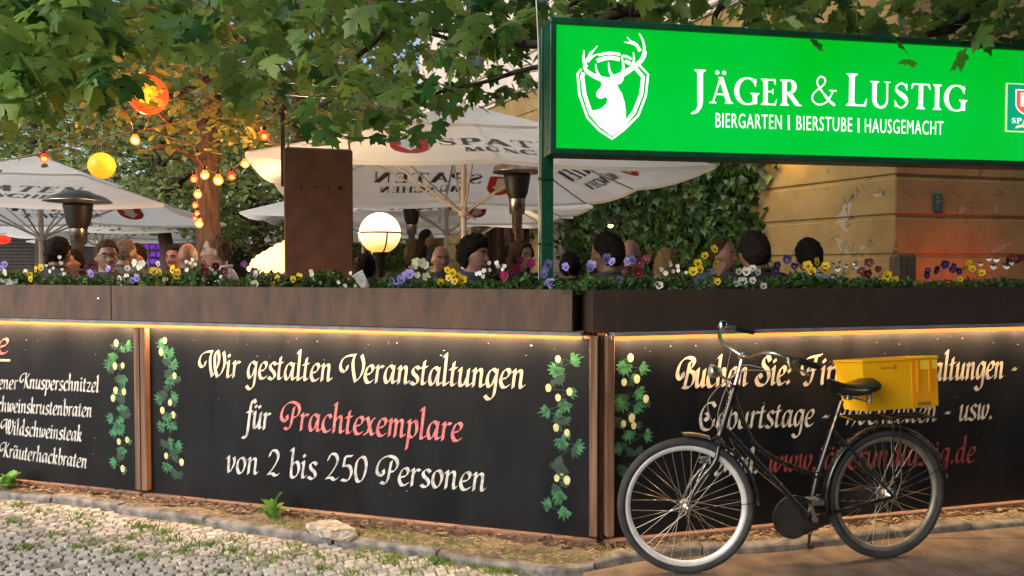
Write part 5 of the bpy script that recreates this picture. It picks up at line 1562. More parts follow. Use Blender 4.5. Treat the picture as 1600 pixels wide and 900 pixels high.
# facade to the garden (d = dF, interior to its right), street face (d = dG)
ins = -1
WIN = [(6.0, 7.4), (9.0, 11.6)]
ZW = 3.05
band_wall(dF, 0, 5.9, TZ - .3, 5.5, inward=ins)
band_wall(dF, 7.95, 8.9, TZ - .3, 5.5, inward=ins)
band_wall(dF, 11.9, 16, TZ - .3, 5.5, inward=ins)
band_wall(dF, 5.9, 7.95, ZW + .12, 5.5, inward=ins)
band_wall(dF, 8.9, 11.9, ZW + .12, 5.5, inward=ins)
MF = Matrix.Rotation(math.atan2(dF.y, dF.x), 4, 'Z')
for k, (a_, b_) in enumerate(WIN):
    mb = MB()
    hw = (a_ + b_) / 2
    mb.box((hw, -.20, ZW + .06), (b_ - a_ + .2, .12, .12), M=MF, bev=.01)
    nn_ = 2 if k == 0 else 4
    for i in range(nn_ + 1):
        mb.box((a_ + (b_ - a_) * i / nn_, -.2, (TZ + ZW) / 2), (.09, .1, ZW - TZ), M=MF, bev=.008)
    mb.box((hw, -.2, ZW - .5), (b_ - a_, .09, .08), M=MF, bev=.008); mb.box((hw, -.2, TZ + .35), (b_ - a_, .09, .5), M=MF, bev=.008)
    f_ = mb.build('window', M_frame, bt_)
    mb = MB(); mb.box((hw, -.24, (TZ + ZW) / 2), (b_ - a_, .02, ZW - TZ), M=MF); mb.build('pane', M_glass, f_)
for (a_, b_) in ((7.45, 7.95), (5.9, 5.97), (8.9, 8.97), (11.6, 11.9)):
    mb = MB()
    for i in range(9):
        z_ = TZ + i * .34
        if z_ > ZW: break
        mb.box(((a_ + b_) / 2, -.10, z_ + .165), (b_ - a_, .24, .33), M=MF, bev=.004)
    mb.build('tiled_pier', M_tile, bt_)
MG = Matrix.Rotation(math.atan2(dG.y, dG.x), 4, 'Z')
band_wall(dG, .002, 9, -.05, 5.5, inward=1)
mb = MB(); mb.box((8, -.2, 8.6), (16, .4, 6.0), M=MF); mb.box((4.5, .2, 8.6), (8.98, .4, 6.0), M=MG); mb.build('upper_wall', M_ups, bt_)
mb = MB()
mb.box((8, -.13, 5.56), (16.2, .46, .10), M=MF, bev=.02); mb.box((8, -.17, 5.46), (16.1, .42, .08), M=MF, bev=.02)
mb.box((4.5, .13, 5.56), (9.2, .46, .10), M=MG, bev=.02); mb.box((4.5, .17, 5.46), (9.1, .42, .08), M=MG, bev=.02)
mb.build('ledge', M_trim, bt_)
for a_ in (2.2, 5.4, 8.6, 11.8):
    mb = MB(); mb.box((a_, .01, 7.4), (1.35, .1, 2.3), M=MF, bev=.02); f_ = mb.build('window', M_trim, bt_)
    mb = MB(); mb.box((a_, .05, 7.4), (1.05, .06, 2.0), M=MF); mb.build('pane', M_glass, f_)
mb = MB(); mb.box((8, 2.5 * -1, 11.7), (16.4, 6, .3), M=MF); mb.build('roof', M_tile, bt_)

# enamel house sign, wooden post
pc = on_wall(1463, 318, B0, Vector((dG.y, -dG.x, 0)))
t = thing('house_sign', 'small dark green enamel plate on the shaded ochre wall', 'sign', pc, math.atan2(dG.y, dG.x))
mb = MB(); mb.box((0, -.02, 0), (.135, .02, .225), bev=.008); mb.build('plate', mat('green_enamel', (.008, .035, .028), .35), t)
mb = MB()
for k, (w1, z_) in enumerate(((.05, .07), (.09, .03), (.06, .0), (.05, -.05))): 
    plain_text(mb, ('M', 'GAS', '4.2', '0.6')[k], lambda x, y, o_, z_=z_: (-.03 + x * .7, -.0315, z_ - .01 + y), .022, w1)
mb.build('lettering', mat('sign_print', (.35, .38, .33), .6), t)
q = at(1410, 425, 8.3)
mb = MB(); mb.box((0, 0, (1.70 - TZ) / 2), (.22, .2, 1.70 - TZ - .0), bev=.03)
o = mb.build('wooden_post', mat('old_timber', (.05, .032, .02), .75, col2=(.12, .08, .05), nscale=9, stretch=(5, 5, .3), bump=.004, bscale=20), None, (q.x, q.y, TZ)); tag(o, 'thick dark timber post before the corner of the ochre wall', 'post')
# light bar on the ground that washes the wall red
q = at(1510, 430, 9.0)
t = thing('red_uplight', 'low lamp bar washing the ochre wall with red light', 'lamp', (q.x, q.y - .35, 1.16), math.atan2(dG.y, dG.x))
mb = MB(); mb.box((0, 0, 0), (1.4, .12, .08), bev=.01); mb.box((-.5, 0, -.4), (.06, .06, .7)); mb.box((.5, 0, -.4), (.06, .06, .7)); mb.build('housing', M_black, t)
mb = MB(); mb.box((0, 0, .045), (1.3, .08, .012)); mb.build('tube', glow('red_tube', (1.0, .12, .03), 3, False), t)
al = bpy.data.lights.new('uplight', 'AREA'); al.shape = 'RECTANGLE'; al.size = 1.3; al.size_y = .08; al.energy = 7; al.color = (1, .13, .035)
ao = bpy.data.objects.new('uplight', al); col.objects.link(ao); ao.parent = t; ao.location = (0, 0.0, .06); ao.rotation_euler = (R(160), 0, 0)
# wall lantern high on the facade that lights ivy and stucco
def wall_lamp(px_, py_, Y, label, power, colr=(1, .66, .2)):
    q = at(px_, py_, Y)
    t = thing('wall_lamp', label, 'lamp', q, 0)
    mb = MB(); mb.lathe([(.0, .09), (.03, .085), (.085, .03), (.095, .0), (.088, .0), (.03, .07), (0, .075)], 20); mb.tube([(0, 0, .08), (.06, .05, .15), (.14, .12, .12)], .012, 8); mb.build('shade', M_black, t)
    mb = MB(); mb.ball((0, 0, .0), .042, 14); mb.build('bulb', glow('warm_bulb', (1, .62, .2), 12, False), t)
    lamp('lamp_light', (0, 0, -.03), colr, power, .05, t)
    return t
wall_lamp(1212, 226, 10.2, 'shaded wall lamp hidden behind the sign, lighting ivy and stucco', 26)
wall_lamp(1080, 232, 11.2, 'wall lamp glowing through ivy above the tip of the large umbrella', 8)
wall_lamp(834, 296, 14.5, 'small warm wall lamp between patio heater and green post', 14)
wall_lamp(954, 352, 12.6, 'small bare lamp glowing before the dark window by the ivy', 3)
wall_lamp(768, 330, 17.2, 'wall lamp lighting the far piece of ochre wall', 22)

# dark pavilion at the back
t = thing('garden_pavilion', 'long dark slatted pavilion at the back of the garden', 'pavilion', (-9, 28.5, 0))
M_dk = mat('dark_slats', (.014, .010, .009), .7, col2=(.03, .02, .016), nscale=4)
mb = MB(); mb.box((-2, 0, 1.5), (28, .2, 3.0))
for k in range(22): mb.box((-2, -.12, .2 + k * .125), (28, .05, .09))
mb.build('slatted_wall', M_dk, t)
mb = MB(); mb.box((-2, .8, 3.08), (29, 3, .14)); mb.build('roof', M_tile, t)
# violet lamp glow in the pavilion
q = at(217, 397, 26.5)
t = thing('violet_screen', 'violet glowing lamp box on the wall of the dark pavilion', 'lamp', (q.x, q.y, q.z))
mb = MB(); mb.box((0, .06, 0), (1.7, .1, 1.3), bev=.03); mb.build('case', M_black, t)
mb = MB()
rr = random.Random(4)
for i in range(7):
    for j in range(5): mb.box((-.72 + i * .24, 0, -.5 + j * .25), (.2, .03, .2 * rr.uniform(.5, 1)), bev=.01)
mb.build('lamps', glow('violet_glow', (.16, .02, .5), .7), t)
q = at(2, 374, 16.0)
t = thing('red_lamp', 'red glowing lamp at the far left under the umbrella edge', 'lamp', q)
mb = MB(); mb.ball((0, 0, 0), .17, 20, sq=(1, 1, .6)); mb.build('shade', glow('red_shade', (1, .03, .015), 1.1), t)
mb = MB(); mb.tube([(0, 0, .1), (0, 0, .45)], .01, 6); mb.build('cord', M_black, t)

# ================================================================ string lights, lanterns
BW = glow('amber_bulb', (1.0, .26, .02), 1.5, False)
BR = glow('red_bulb', (1.0, .015, .005), 1.5, False)
BO = glow('orange_bulb', (1.0, .09, .01), 1.5, False)
bl = [(211, 219, 'a', 1, 'amber bulb below the red lantern among the leaves'), (69, 248, 'r', .9, 'red bulb above the lettered umbrella at far left'), (413, 213, 'r', .95, 'red bulb hanging highest beside the steel pillar frame'),
      (383, 256, 'a', .9, 'amber bulb hanging below the red one beside the steel pillar'), (365, 167, 'r', .5, 'tiny red bulb among leaves high left of the pillar frame'),
      (303, 280, 'o', .75, 'orange bulb hanging left of the tree trunk, top of the vertical string'), (320, 274, 'a', .9, 'amber bulb at the trunk, left one of the sagging string'),
      (341, 282, 'a', 1.05, 'brightest amber bulb at the lowest point of the sagging string'), (362, 276, 'r', .85, 'red bulb on the sagging string right of the trunk'),
      (309, 304, 'a', .85, 'amber bulb second from the top of the vertical string'), (305, 321, 'o', .65, 'small orange bulb halfway down the vertical string'),
      (308, 334, 'o', .6, 'small orange bulb low on the vertical string'), (305, 341, 'r', .5, 'small red bulb low on the vertical string'), (312, 343, 'o', .5, 'small orange bulb just above the lowest one'),
      (311, 350, 'a', .85, 'amber bulb at the lower end of the vertical string')]
YB = 6.9
KW = glow('core_amber', (1.0, .62, .22), 5.0, False); KR = glow('core_red', (1.0, .30, .06), 3.5, False); KO = glow('core_orange', (1.0, .45, .10), 4.0, False)
for m_ in (BW, BR, BO): m_.node_tree.nodes['Principled BSDF'].inputs['Alpha'].default_value = .45
for (px_, py_, k, s_, lb) in bl:
    q = at(px_, py_, YB)
    t = thing('string_bulb', lb, 'light bulb', q, 0, 'coloured string light bulbs in the trees')
    r = .042 * s_
    mb = MB(); mb.lathe([(.0, -r), (r * .5, -r * .88), (r * .92, -r * .4), (r, 0), (r * .86, r * .5), (r * .5, r * .95), (r * .4, r * 1.3)], 16); mb.build('glass', {'a': BW, 'r': BR, 'o': BO}[k], t)
    mb = MB(); mb.ball((0, 0, -r * .1), r * .6, 12); mb.build('glowing_core', {'a': KW, 'r': KR, 'o': KO}[k], t)
    mb = MB(); mb.lathe([(r * .42, r * 1.25), (r * .48, r * 1.3), (r * .48, r * 2.1), (r * .2, r * 2.3)], 12); mb.build('socket', M_black, t)
def cable(pts, label):
    mb = MB(); mb.tube(catmull([at(*p_, YB) for p_ in pts], 8), .006, 6); o = mb.build('light_cable', mat('orange_cable', (.25, .14, .05), .6), None); tag(o, label, 'cable')
cable([(303, 228), (310, 250), (325, 266), (345, 270), (366, 262), (383, 246), (392, 232), (413, 201), (428, 180), (448, 150)], 'cable of the sagging string of bulbs right of the trunk')
cable([(306, 262), (307, 285), (308, 315), (309, 340)], 'cable of the vertical string of bulbs beside the trunk')
cable([(-60, 262), (0, 252), (69, 238), (140, 222), (211, 206), (260, 214), (303, 228)], 'long cable of bulbs from the trunk to the far left')
cable([(211, 206), (280, 190), (365, 159), (450, 150)], 'upper cable of bulbs running through the leaves')
for (px_, py_, pw, cl_) in ((341, 268, 9, (1, .45, .1)), (309, 320, 6, (1, .34, .07)), (211, 205, 30, (1, .38, .08)), (383, 245, 9, (1, .45, .1)), (413, 205, 8, (1, .16, .04))):
    lamp('bulb_light', at(px_, py_, YB + .3), cl_, pw, .06)
def lantern(px_, py_, rpx, Y, colr, st, label, col2_=None):
    q = at(px_, py_, Y); r = rpx / FOC * Y
    t = thing('paper_lantern', label, 'lantern', q)
    mb = MB()
    k = 14; prof = []
    for i in range(k * 2 + 1):
        a = PI * i / (k * 2); prof.append((max(.02, r * math.sin(a) * (1 - .02 * (i % 2))), -r * math.cos(a)))
    mb.lathe(prof, 28)
    m = glow(label[:12], colr, st)
    nt = m.node_tree
    if not nt.nodes.get('mott'):
        nz = nt.nodes.new('ShaderNodeTexNoise'); nz.name = 'mott'; nz.inputs['Scale'].default_value = 6; nz.inputs['Detail'].default_value = 3
        cr = nt.nodes.new('ShaderNodeValToRGB'); cr.color_ramp.elements[0].position = .35; cr.color_ramp.elements[1].position = .65
        cr.color_ramp.elements[0].color = (*colr, 1); cr.color_ramp.elements[1].color = (*(col2_ or colr), 1)
        tc = nt.nodes.new('ShaderNodeTexCoord'); nt.links.new(tc.outputs['Object'], nz.inputs['Vector'])
        nt.links.new(nz.outputs['Fac'], cr.inputs[0]); nt.links.new(cr.outputs[0], nt.nodes['Principled BSDF'].inputs['Emission Color'])
    mb.build('shade', m, t)
    mb = MB(); mb.lathe([(.02, r - .004), (r * .22, r - .004), (r * .22, r + .008), (.02, r + .008)], 14); mb.tube([(0, 0, r), (0, 0, r + .35)], .004, 6); mb.build('hanger', M_black, t)
lantern(159, 259, 20, 7.2, (1.0, .36, .02), .85, 'round yellow orange paper lantern hanging over the left umbrellas', (1, .30, .01))
lantern(231, 148, 30, 6.6, (1.0, .055, .008), 1.1, 'round red paper lantern half hidden by leaves near the trunk', (1, .10, .012))
lamp('lantern_light', at(232, 150, 6.1), (1, .2, .03), 26, .15)
# ================================================================ foliage
_half = [(0, 0.0), (.2, -.1), (.44, -.05), (.36, .1), (.52, .22), (.7, .5), (.52, .47), (.44, .56), (.27, .43), (.25, .62), (.31, .73), (.15, .79), (0, 1.06)]
_out = _half + [(-x, y) for x, y in _half[-2:0:-1]]
lv = [(x, y, -.18 * abs(x) - .20 * y * y) for x, y in [(0, .32)] + _out]
# petiole
lv += [(-.012, 0, 0), (.012, 0, 0), (0, -.55, .16)]
nO = len(_out)
MAPLE = (lv, [(0, i + 1, (i + 1) % nO + 1) for i in range(nO)] + [(nO + 1, nO + 3, nO + 2)])
SMALL = ([(0, 0, 0), (.42, .18, -.05), (.36, .6, -.1), (0, 1, -.22), (-.36, .6, -.1), (-.42, .18, -.05), (0, .5, .03)], [(6, 0, 1), (6, 1, 2), (6, 2, 3), (6, 3, 4), (6, 4, 5), (6, 5, 0)])
IVY = ([(0, 0, 0), (.34, -.08, -.05), (.55, .22, -.12), (.28, .42, -.06), (0, .95, -.2), (-.28, .42, -.06), (-.55, .22, -.12), (-.34, -.08, -.05), (0, .25, .04)], [(8, i, (i + 1) % 8) for i in range(8)])
def leafmat(name, a, b, rough=.42, trans=.35, spec=.5):
    return mat(name, a, rough, col2=b, attr='tone', trans=trans, spec=spec)
M_maple = leafmat('maple_leaf', (.034, .115, .03), (.27, .40, .07), trans=.6)
M_maple2 = leafmat('maple_leaf_inner', (.06, .10, .022), (.22, .24, .06), trans=.45)
M_far = leafmat('far_leaf', (.08, .15, .035), (.32, .40, .12), .6, .5)
M_far2 = leafmat('far_leaf_pale', (.16, .22, .07), (.48, .54, .22), .6, .5)
M_ivy = leafmat('climber_leaf', (.010, .032, .008), (.07, .14, .03), .45)
M_bark = mat('bark', (.026, .015, .011), .9, col2=(.075, .044, .03), nscale=9, stretch=(3, 3, .6), bump=.012, bscale=12)
M_twig = mat('twig', (.02, .014, .011), .85, col2=(.045, .032, .024), nscale=20, bump=.003, bscale=30)

def leafrot(rr, hang=.5):
    """leaves hang: tip outward and down"""
    yaw = rr.uniform(0, 2 * PI)
    pitch = -rr.uniform(.15, 1.45) if rr.random() < hang else rr.uniform(-.5, .3)
    return Euler((pitch, rr.gauss(0, .35), yaw))

def interp(tab, x):
    for (a, ya), (b, yb) in zip(tab, tab[1:]):
        if a <= x <= b: return ya + (yb - ya) * (x - a) / (b - a)
    return tab[0][1] if x < tab[0][0] else tab[-1][1]

def limb(mb, pts, r0, r1, n=8):
    P = catmull([at(*p_) if len(p_) == 3 and not isinstance(p_, Vector) else p_ for p_ in pts], 6)
    k = len(P)
    P = [p_ + Vector((noise.noise(p_ * 3) * .03, 0, noise.noise(p_ * 3 + Vector((5, 5, 5))) * .03)) for p_ in P]
    mb.tube(P, [r0 + (r1 - r0) * (i / (k - 1)) ** .8 for i in range(k)], n)
    return P

def twigs(mb, rr, P, n, ln, r=.004):
    out = []
    for k in range(n):
        p_ = P[rr.randrange(len(P))]
        d_ = Vector((rr.gauss(0, 1), rr.gauss(0, 1), rr.gauss(-.1, .5))).normalized() * ln * rr.uniform(.5, 1.2)
        q = p_ + d_ * .5 + Vector((0, 0, .03)); e = p_ + d_ + Vector((0, 0, -.06))
        mb.tube([p_, q, e], [r, r * .7, r * .3], 5)
        out.append((p_, q, e))
    return out

# ---- tree one: in the garden, its crown reaching over the fence on the viewer's side
rr = random.Random(11)
tr_ = at(330, 400, 8.0)
t = thing('maple_tree', 'maple with reddish trunk rising through the string of bulbs, boughs reaching over the fence', 'tree', (tr_.x, tr_.y, TZ))
base = Vector((tr_.x, tr_.y, TZ))
mb = MB()
tp = [base + Vector((0, 0, -.1)), base + Vector((.0, 0, .6)), base + Vector((-.03, 0, 1.8)), base + Vector((.02, 0, 3.0)), base + Vector((-.02, .0, 4.4)), base + Vector((.05, 0, 6.2))]
P = catmull(tp, 6)
def TV(p_): return at(*p_) 
mb.tube([p_ for p_ in P], [.20, .17, .15, .145, .14, .14] + [.14 - .09 * i / (len(P) - 7) for i in range(len(P) - 6)], 16)
limbs = []
for pts, r0, r1 in (([(330, 262, 8), (300, 246, 7.9), (262, 228, 7.7), (235, 232, 7.5)], .05, .02), ([(328, 90, 8), (345, 60, 7), (392, 78, 5.8), (372, 20, 5.4)], .045, .02),
                    ([(335, 40, 8), (250, 26, 6.2), (150, 60, 5.2), (20, 105, 4.6)], .05, .012), ([(330, 120, 8), (270, 150, 7), (180, 130, 6), (60, 168, 5.2)], .04, .01),
                    ([(330, 20, 8), (420, -60, 6.2), (520, -40, 5.0), (600, 30, 4.5), (560, 90, 4.3)], .06, .012), ([(335, 60, 8), (430, 22, 6.5), (560, 20, 5.4), (700, 60, 5.0)], .05, .012),
                    ([(330, 150, 8), (380, 190, 7.6), (440, 230, 7.4)], .03, .01), ([(330, 180, 8), (280, 205, 7.5), (240, 170, 7.2), (205, 190, 7)], .03, .01),
                    ([(332, 0, 8), (150, -120, 6), (40, -60, 4.6), (-60, 20, 4.2)], .06, .015)):
    limbs.append(limb(mb, pts, r0, r1))
TW = []
for P_ in limbs: TW += twigs(mb, rr, P_, 16, .5)
trunk = mb.build('trunk', M_bark, t); trunk.location = -base
li = Inst(*MAPLE)
A_b = [(-200, 200), (0, 185), (60, 192), (150, 172), (205, 128), (300, 112), (345, 165), (395, 185), (425, 130), (480, 165), (520, 222), (560, 232), (620, 215), (655, 228), (690, 170), (745, 110), (800, 70), (850, 40)]
cnt = 0
centres = [(rr.uniform(-120, 840), rr.uniform(-60, 240), rr.uniform(3.5, 6.0)) for _ in range(470)]
for (cx__, cy__, cY) in centres:
    lim = interp(A_b, cx__)
    if cy__ > lim - 18: continue
    n_ = rr.randint(3, 6)
    if 600 < cx__ < 790 and cy__ < 150 and rr.random() < .45: continue
    if 180 < cx__ < 330 and cy__ > 60 and rr.random() < .5: continue
    for k in range(n_):
        q = at(cx__ + rr.gauss(0, 26), cy__ + rr.gauss(0, 15), cY + rr.gauss(0, .12))
        li.add(q - base, leafrot(rr, .8), rr.uniform(.08, .145) * (1.25 if cx__ < 220 else 1), min(1, max(0, rr.gauss(.4, .25))))
        cnt += 1
# a few boughs hanging lowest, leaf by leaf
for (x_, y_, Y_, s_, tn) in ((553, 215, 4.1, .125, .2), (625, 216, 4.0, .14, .15), (668, 210, 4.05, .135, .25), (640, 205, 4.3, .1, .5), (510, 195, 4.2, .11, .6), (470, 190, 4.2, .12, .5), (440, 195, 4.3, .1, .7), (500, 225, 4.2, .09, .9), (520, 222, 4.15, .09, .8),
                             (365, 150, 4.3, .16, .2), (320, 35, 4.2, .12, .3), (110, 45, 3.8, .16, .55), (60, 150, 3.8, .17, .1), (15, 155, 3.7, .17, .2), (90, 130, 4.0, .13, .2), (170, 115, 4.1, .12, .3), (460, 110, 4.2, .10, .3), (430, 108, 4.2, .11, .3)):
    q = at(x_, y_, Y_)
    li.add(q - base, Euler((-R(150) if y_ > 140 else -R(120), rr.uniform(-.3, .3), rr.uniform(-.5, .5))) if True else None, s_, tn)
for k in range(16):
    q = at(231 + rr.gauss(0, 17), 148 + rr.gauss(0, 15), 6.3 - rr.random() * .3); li.add(q - base, leafrot(rr, .8), rr.uniform(.07, .12), rr.random())
# the crown above the picture's upper edge
for k in range(1000):
    a = rr.uniform(0, 2 * PI); d_ = 4.4 * math.sqrt(rr.random())
    p_ = Vector((base.x + d_ * math.cos(a) * 1.0, base.y - .6 + d_ * math.sin(a), 0))
    z_ = rr.uniform(3.6, 7.4)
    if p_.y < 3.6: continue
    if z_ < 1.56 + .36 * p_.y + .1 and rr.random() < .5 and p_.y < 7: continue
    p_.z = z_
    li.add(p_ - base, leafrot(rr, .5), rr.uniform(.10, .16), min(1, max(0, rr.gauss(.5, .25))))
li.build('crown', M_maple, t)
# inner foliage, smaller in the picture, lit by the bulbs
l2 = Inst(*SMALL)
for k in range(420):
    cx__, cy__, cY = rr.uniform(-140, 640), rr.uniform(-60, 255), rr.uniform(6.4, 9.6)
    if cy__ > interp([(-150, 262), (0, 232), (150, 232), (200, 205), (300, 240), (400, 235), (440, 225), (640, 190)], cx__): continue
    for j in range(14):
        q = at(cx__ + rr.gauss(0, 24), cy__ + rr.gauss(0, 12), cY + rr.gauss(0, .2))
        l2.add(q - base, leafrot(rr, .3), rr.uniform(.055, .10), rr.random())
l2.build('inner_crown', M_maple2, t)

# ---- tree two: second trunk further back
b2_ = at(470, 400, 10.2); base2 = Vector((b2_.x, b2_.y, TZ))
t = thing('maple_tree', 'dark slim trunk directly behind the frame of the steel pillar, crown merging into the boughs', 'tree', base2)
mb = MB(); mb.tube([Vector((0, 0, -.1)), Vector((.03, 0, 1.5)), Vector((-.02, 0, 3.0)), Vector((.04, 0, 5)), Vector((.1, 0, 7))], [.13, .11, .10, .09, .05], 14)
for k in range(7):
    a = rr.uniform(0, 6.3); z_ = rr.uniform(2.4, 5)
    mb.tube(catmull([Vector((0, 0, z_)), Vector((.6 * math.cos(a), .6 * math.sin(a), z_ + .3)), Vector((1.6 * math.cos(a), 1.6 * math.sin(a), z_ + .5))], 5), [.04 - .003 * i for i in range(11)], 7)
mb.build('trunk', M_bark, t)
l2 = Inst(*SMALL)
for k in range(5200):
    a = rr.uniform(0, 2 * PI); d_ = 2.6 * math.sqrt(rr.random()); z_ = rr.uniform(2.4, 7)
    x_, y_ = d_ * math.cos(a), d_ * math.sin(a)
    if noise.noise(Vector((x_, y_, z_ * 1.2))) < -.08: continue
    pxx = 800 + FOC * (base2.x + x_) / (base2.y + y_)
    if pxx > 600 and rr.random() < .75: continue
    l2.add((x_, y_, z_), leafrot(rr, .3), rr.uniform(.08, .14), rr.random())
l2.build('crown', M_maple2, t)

# ---- tree three: street tree on the right, trunk beyond the picture, boughs over the sign
b3_ = Vector((6.9, 3.2, 0))
t = thing('street_maple', 'maple whose boughs spread over and behind the green sign', 'tree', b3_)
mb = MB()
mb.tube([Vector((0, 0, -.1)), Vector((.0, 0, 1.2)), Vector((.05, 0, 2.6)), Vector((0, .1, 4.0)), Vector((.1, 0, 9.0))], [.26, .2, .18, .16, .06], 18)
LB = []
for pts, r0, r1 in (([b3_ + Vector((0, .05, 3.4)), at(1500, -160, 5.2), at(1200, -90, 5.1), at(1000, 10, 5.0), at(850, 66, 4.85), at(720, 52, 4.9), at(600, 30, 5.0), at(420, 22, 5.2)], .055, .014),
                    ([at(1000, 45, 5.0), at(900, 100, 4.95), at(840, 106, 4.9), at(760, 128, 4.9), at(650, 150, 4.9)], .03, .008),
                    ([b3_ + Vector((0, .05, 3.1)), at(1700, -60, 5.6), at(1530, 0, 5.6), at(1490, 40, 5.5), at(1420, 50, 5.5)], .07, .02),
                    ([at(1200, -50, 5.1), at(1130, 10, 5.2), at(1125, 45, 5.2)], .035, .012), ([at(1000, 20, 5.0), at(930, 0, 5.0), at(890, 10, 4.9), at(900, 30, 4.9)], .03, .008),
                    ([b3_ + Vector((0, 0, 3.8)), Vector((4.5, 1.5, 4.2)), Vector((2.4, .6, 4.5)), Vector((.6, 0, 4.6))], .08, .015), ([b3_ + Vector((0, 0, 3.4)), Vector((5.5, .2, 4.2)), Vector((4.0, -2.0, 4.5)), Vector((3.0, -4, 4.5))], .08, .015)):
    P_ = catmull(pts, 6); k = len(P_)
    P_ = [p_ + Vector((noise.noise(p_ * 3) * .05, 0, noise.noise(p_ * 3 + Vector((5, 5, 5))) * .05)) - b3_ for p_ in P_]
    P_[0] = pts[0] - b3_
    mb.tube(P_, [r0 + (r1 - r0) * (i / (k - 1)) ** .8 for i in range(k)], 9); LB.append(P_)
for P_ in LB: twigs(mb, rr, P_, 14, .4)
mb.build('trunk', M_twig, t)
li = Inst(*MAPLE)
for k in range(330):
    cx__, cY = rr.uniform(855, 1800), rr.uniform(4.85, 7.0)
    top = 33 + (cx__ - 868) * .06
    cy__ = rr.uniform(-110, top + 20)
    dens = interp([(850, .75), (1000, .7), (1100, .8), (1300, .85), (1400, 1), (1800, 1)], cx__)
    if rr.random() > dens: continue
    for j in range(rr.randint(3, 6)):
        q = at(cx__ + rr.gauss(0, 24), cy__ + rr.gauss(0, 13), cY + rr.gauss(0, .12))
        if q.y < 4.8: q.y = 4.8 + rr.random() * .2
        li.add(q - b3_, leafrot(rr, .7), rr.uniform(.1, .155), min(1, max(0, rr.gauss(.42, .25))))
for k in range(70):       # boughs beside the post, seen against the pale wall
    cx__, cy__ = rr.uniform(720, 850), rr.uniform(-40, 150)
    if rr.random() < .35: continue
    for j in range(3):
        q = at(cx__ + rr.gauss(0, 16), cy__ + rr.gauss(0, 10), rr.uniform(4.85, 5.2)); li.add(q - b3_, leafrot(rr, .75), rr.uniform(.08, .12), rr.random() * .7)
q = at(1272, 62, 4.36); li.add(q - b3_, Euler((-R(105), .3, .3)), .055, .1)
q = at(1276, 74, 4.36); li.add(q - b3_, Euler((-R(165), .9, .2)), .06, .1)
for k in range(14500):     # unseen crown over the pavement, spread wide to shade the right side
    x_, y_ = rr.uniform(-2.8, 10.5), rr.uniform(-8, 4.7)
    if y_ > 1.2 and x_ < .9: continue
    zlo = max(3.3, 1.56 + .40 * y_ + .25)
    if y_ < -3 and x_ > -1: zlo = 1.7  # leaves brought low behind the camera to block more sky light
    z_ = rr.uniform(zlo, 9.4)
    li.add(Vector((x_, y_, z_)) - b3_, leafrot(rr, .4), rr.uniform(.14, .22) * (1.9 if z_ > 4.6 or y_ < 0 else 1), min(1, max(0, rr.gauss(.5, .25))))
li.build('crown', M_maple, t)

# ---- trees and bushes beyond the garden
def far_tree(px_, Y, w_, zlo, zhi, label, m, n=3600, ls=(.10, .2), seed=1, trunk=True, group='trees beyond the garden'):
    rr = random.Random(seed)
    q = at(px_, 400, Y)
    t = thing('broadleaf_tree', label, 'tree', (q.x, q.y, 0), 0, group)
    mb = MB(); mb.tube(catmull([Vector((0, 0, -.1)), Vector((.1, 0, zhi * .3)), Vector((-.1, 0, zhi * .6)), Vector((.1, 0, zhi * .9))], 5), [.2 - .01 * i for i in range(16)], 10)
    for k in range(12):
        a = rr.uniform(0, 6.3); z_ = rr.uniform(zlo + .3, zhi * .8); l_ = w_ * rr.uniform(.4, .9)
        mb.tube([Vector((0, 0, z_)), Vector((l_ * .5 * math.cos(a), l_ * .5 * math.sin(a), z_ + .3)), Vector((l_ * math.cos(a), l_ * math.sin(a), z_ + .5))], [.06, .04, .015], 6)
    mb.build('trunk', M_bark, t)
    li = Inst(*SMALL)
    cl = []
    for k in range(90):
        u = rr.uniform(-1, 1); a = rr.uniform(0, 6.3); s_ = math.sqrt(1 - u * u) * rr.uniform(.4, 1)
        cl.append(Vector((w_ * s_ * math.cos(a), w_ * s_ * math.sin(a), (zlo + zhi) / 2 + u * (zhi - zlo) / 2)))
    for k in range(n):
        c = cl[rr.randrange(len(cl))]
        p_ = c + Vector((rr.gauss(0, .38), rr.gauss(0, .38), rr.gauss(0, .22)))
        li.add(p_, leafrot(rr, .3), rr.uniform(*ls), min(1, max(0, rr.gauss(.5, .28))))
    li.build('crown', m, t)
    return t
far_tree(60, 19, 3.2, 2.9, 7.6, 'dark leafy tree beyond the lettered umbrella at far left', M_far, 5200, seed=31)
far_tree(255, 15.5, 2.2, 2.6, 5.4, 'pale green bushy tree behind the yellow paper lantern', M_far2, 5200, (.08, .15), seed=32)
far_tree(400, 17.5, 2.4, 2.2, 5.6, 'pale green tree between the trunk and the steel pillar', M_far2, 5200, (.08, .16), seed=33)
far_tree(160, 23, 3.6, 3.6, 10, 'tall tree behind the pale bush at far left', M_far, 4200, (.16, .28), seed=34)
far_tree(360, 26, 4.2, 3, 12.5, 'tallest tree filling the gap above the bulbs', M_far, 4800, (.18, .32), seed=35)
far_tree(-90, 24, 4, 3.4, 11, 'dark tree at the picture edge beyond the far left umbrellas', M_far, 4200, (.16, .3), seed=36)
far_tree(545, 27, 3.4, 2, 12, 'tall tree seen over the steel pillar frame', M_far, 4600, (.18, .32), seed=37)
far_tree(610, 34, 3.0, 2, 10, 'slim tree standing farthest back beside the white sky', M_far2, 2600, (.2, .34), seed=38)
far_tree(560, 22, 2.4, .4, 3.4, 'low rounded bush behind the globe lamp', M_far, 3800, (.1, .18), seed=39)
far_tree(700, 24, 2.2, .4, 3.0, 'low dark bush left of the red window frames', M_far, 3400, (.1, .18), seed=40)
far_tree(440, 30, 4, .4, 4.0, 'wide low bush behind the far umbrellas', M_far, 3600, (.14, .24), seed=41)

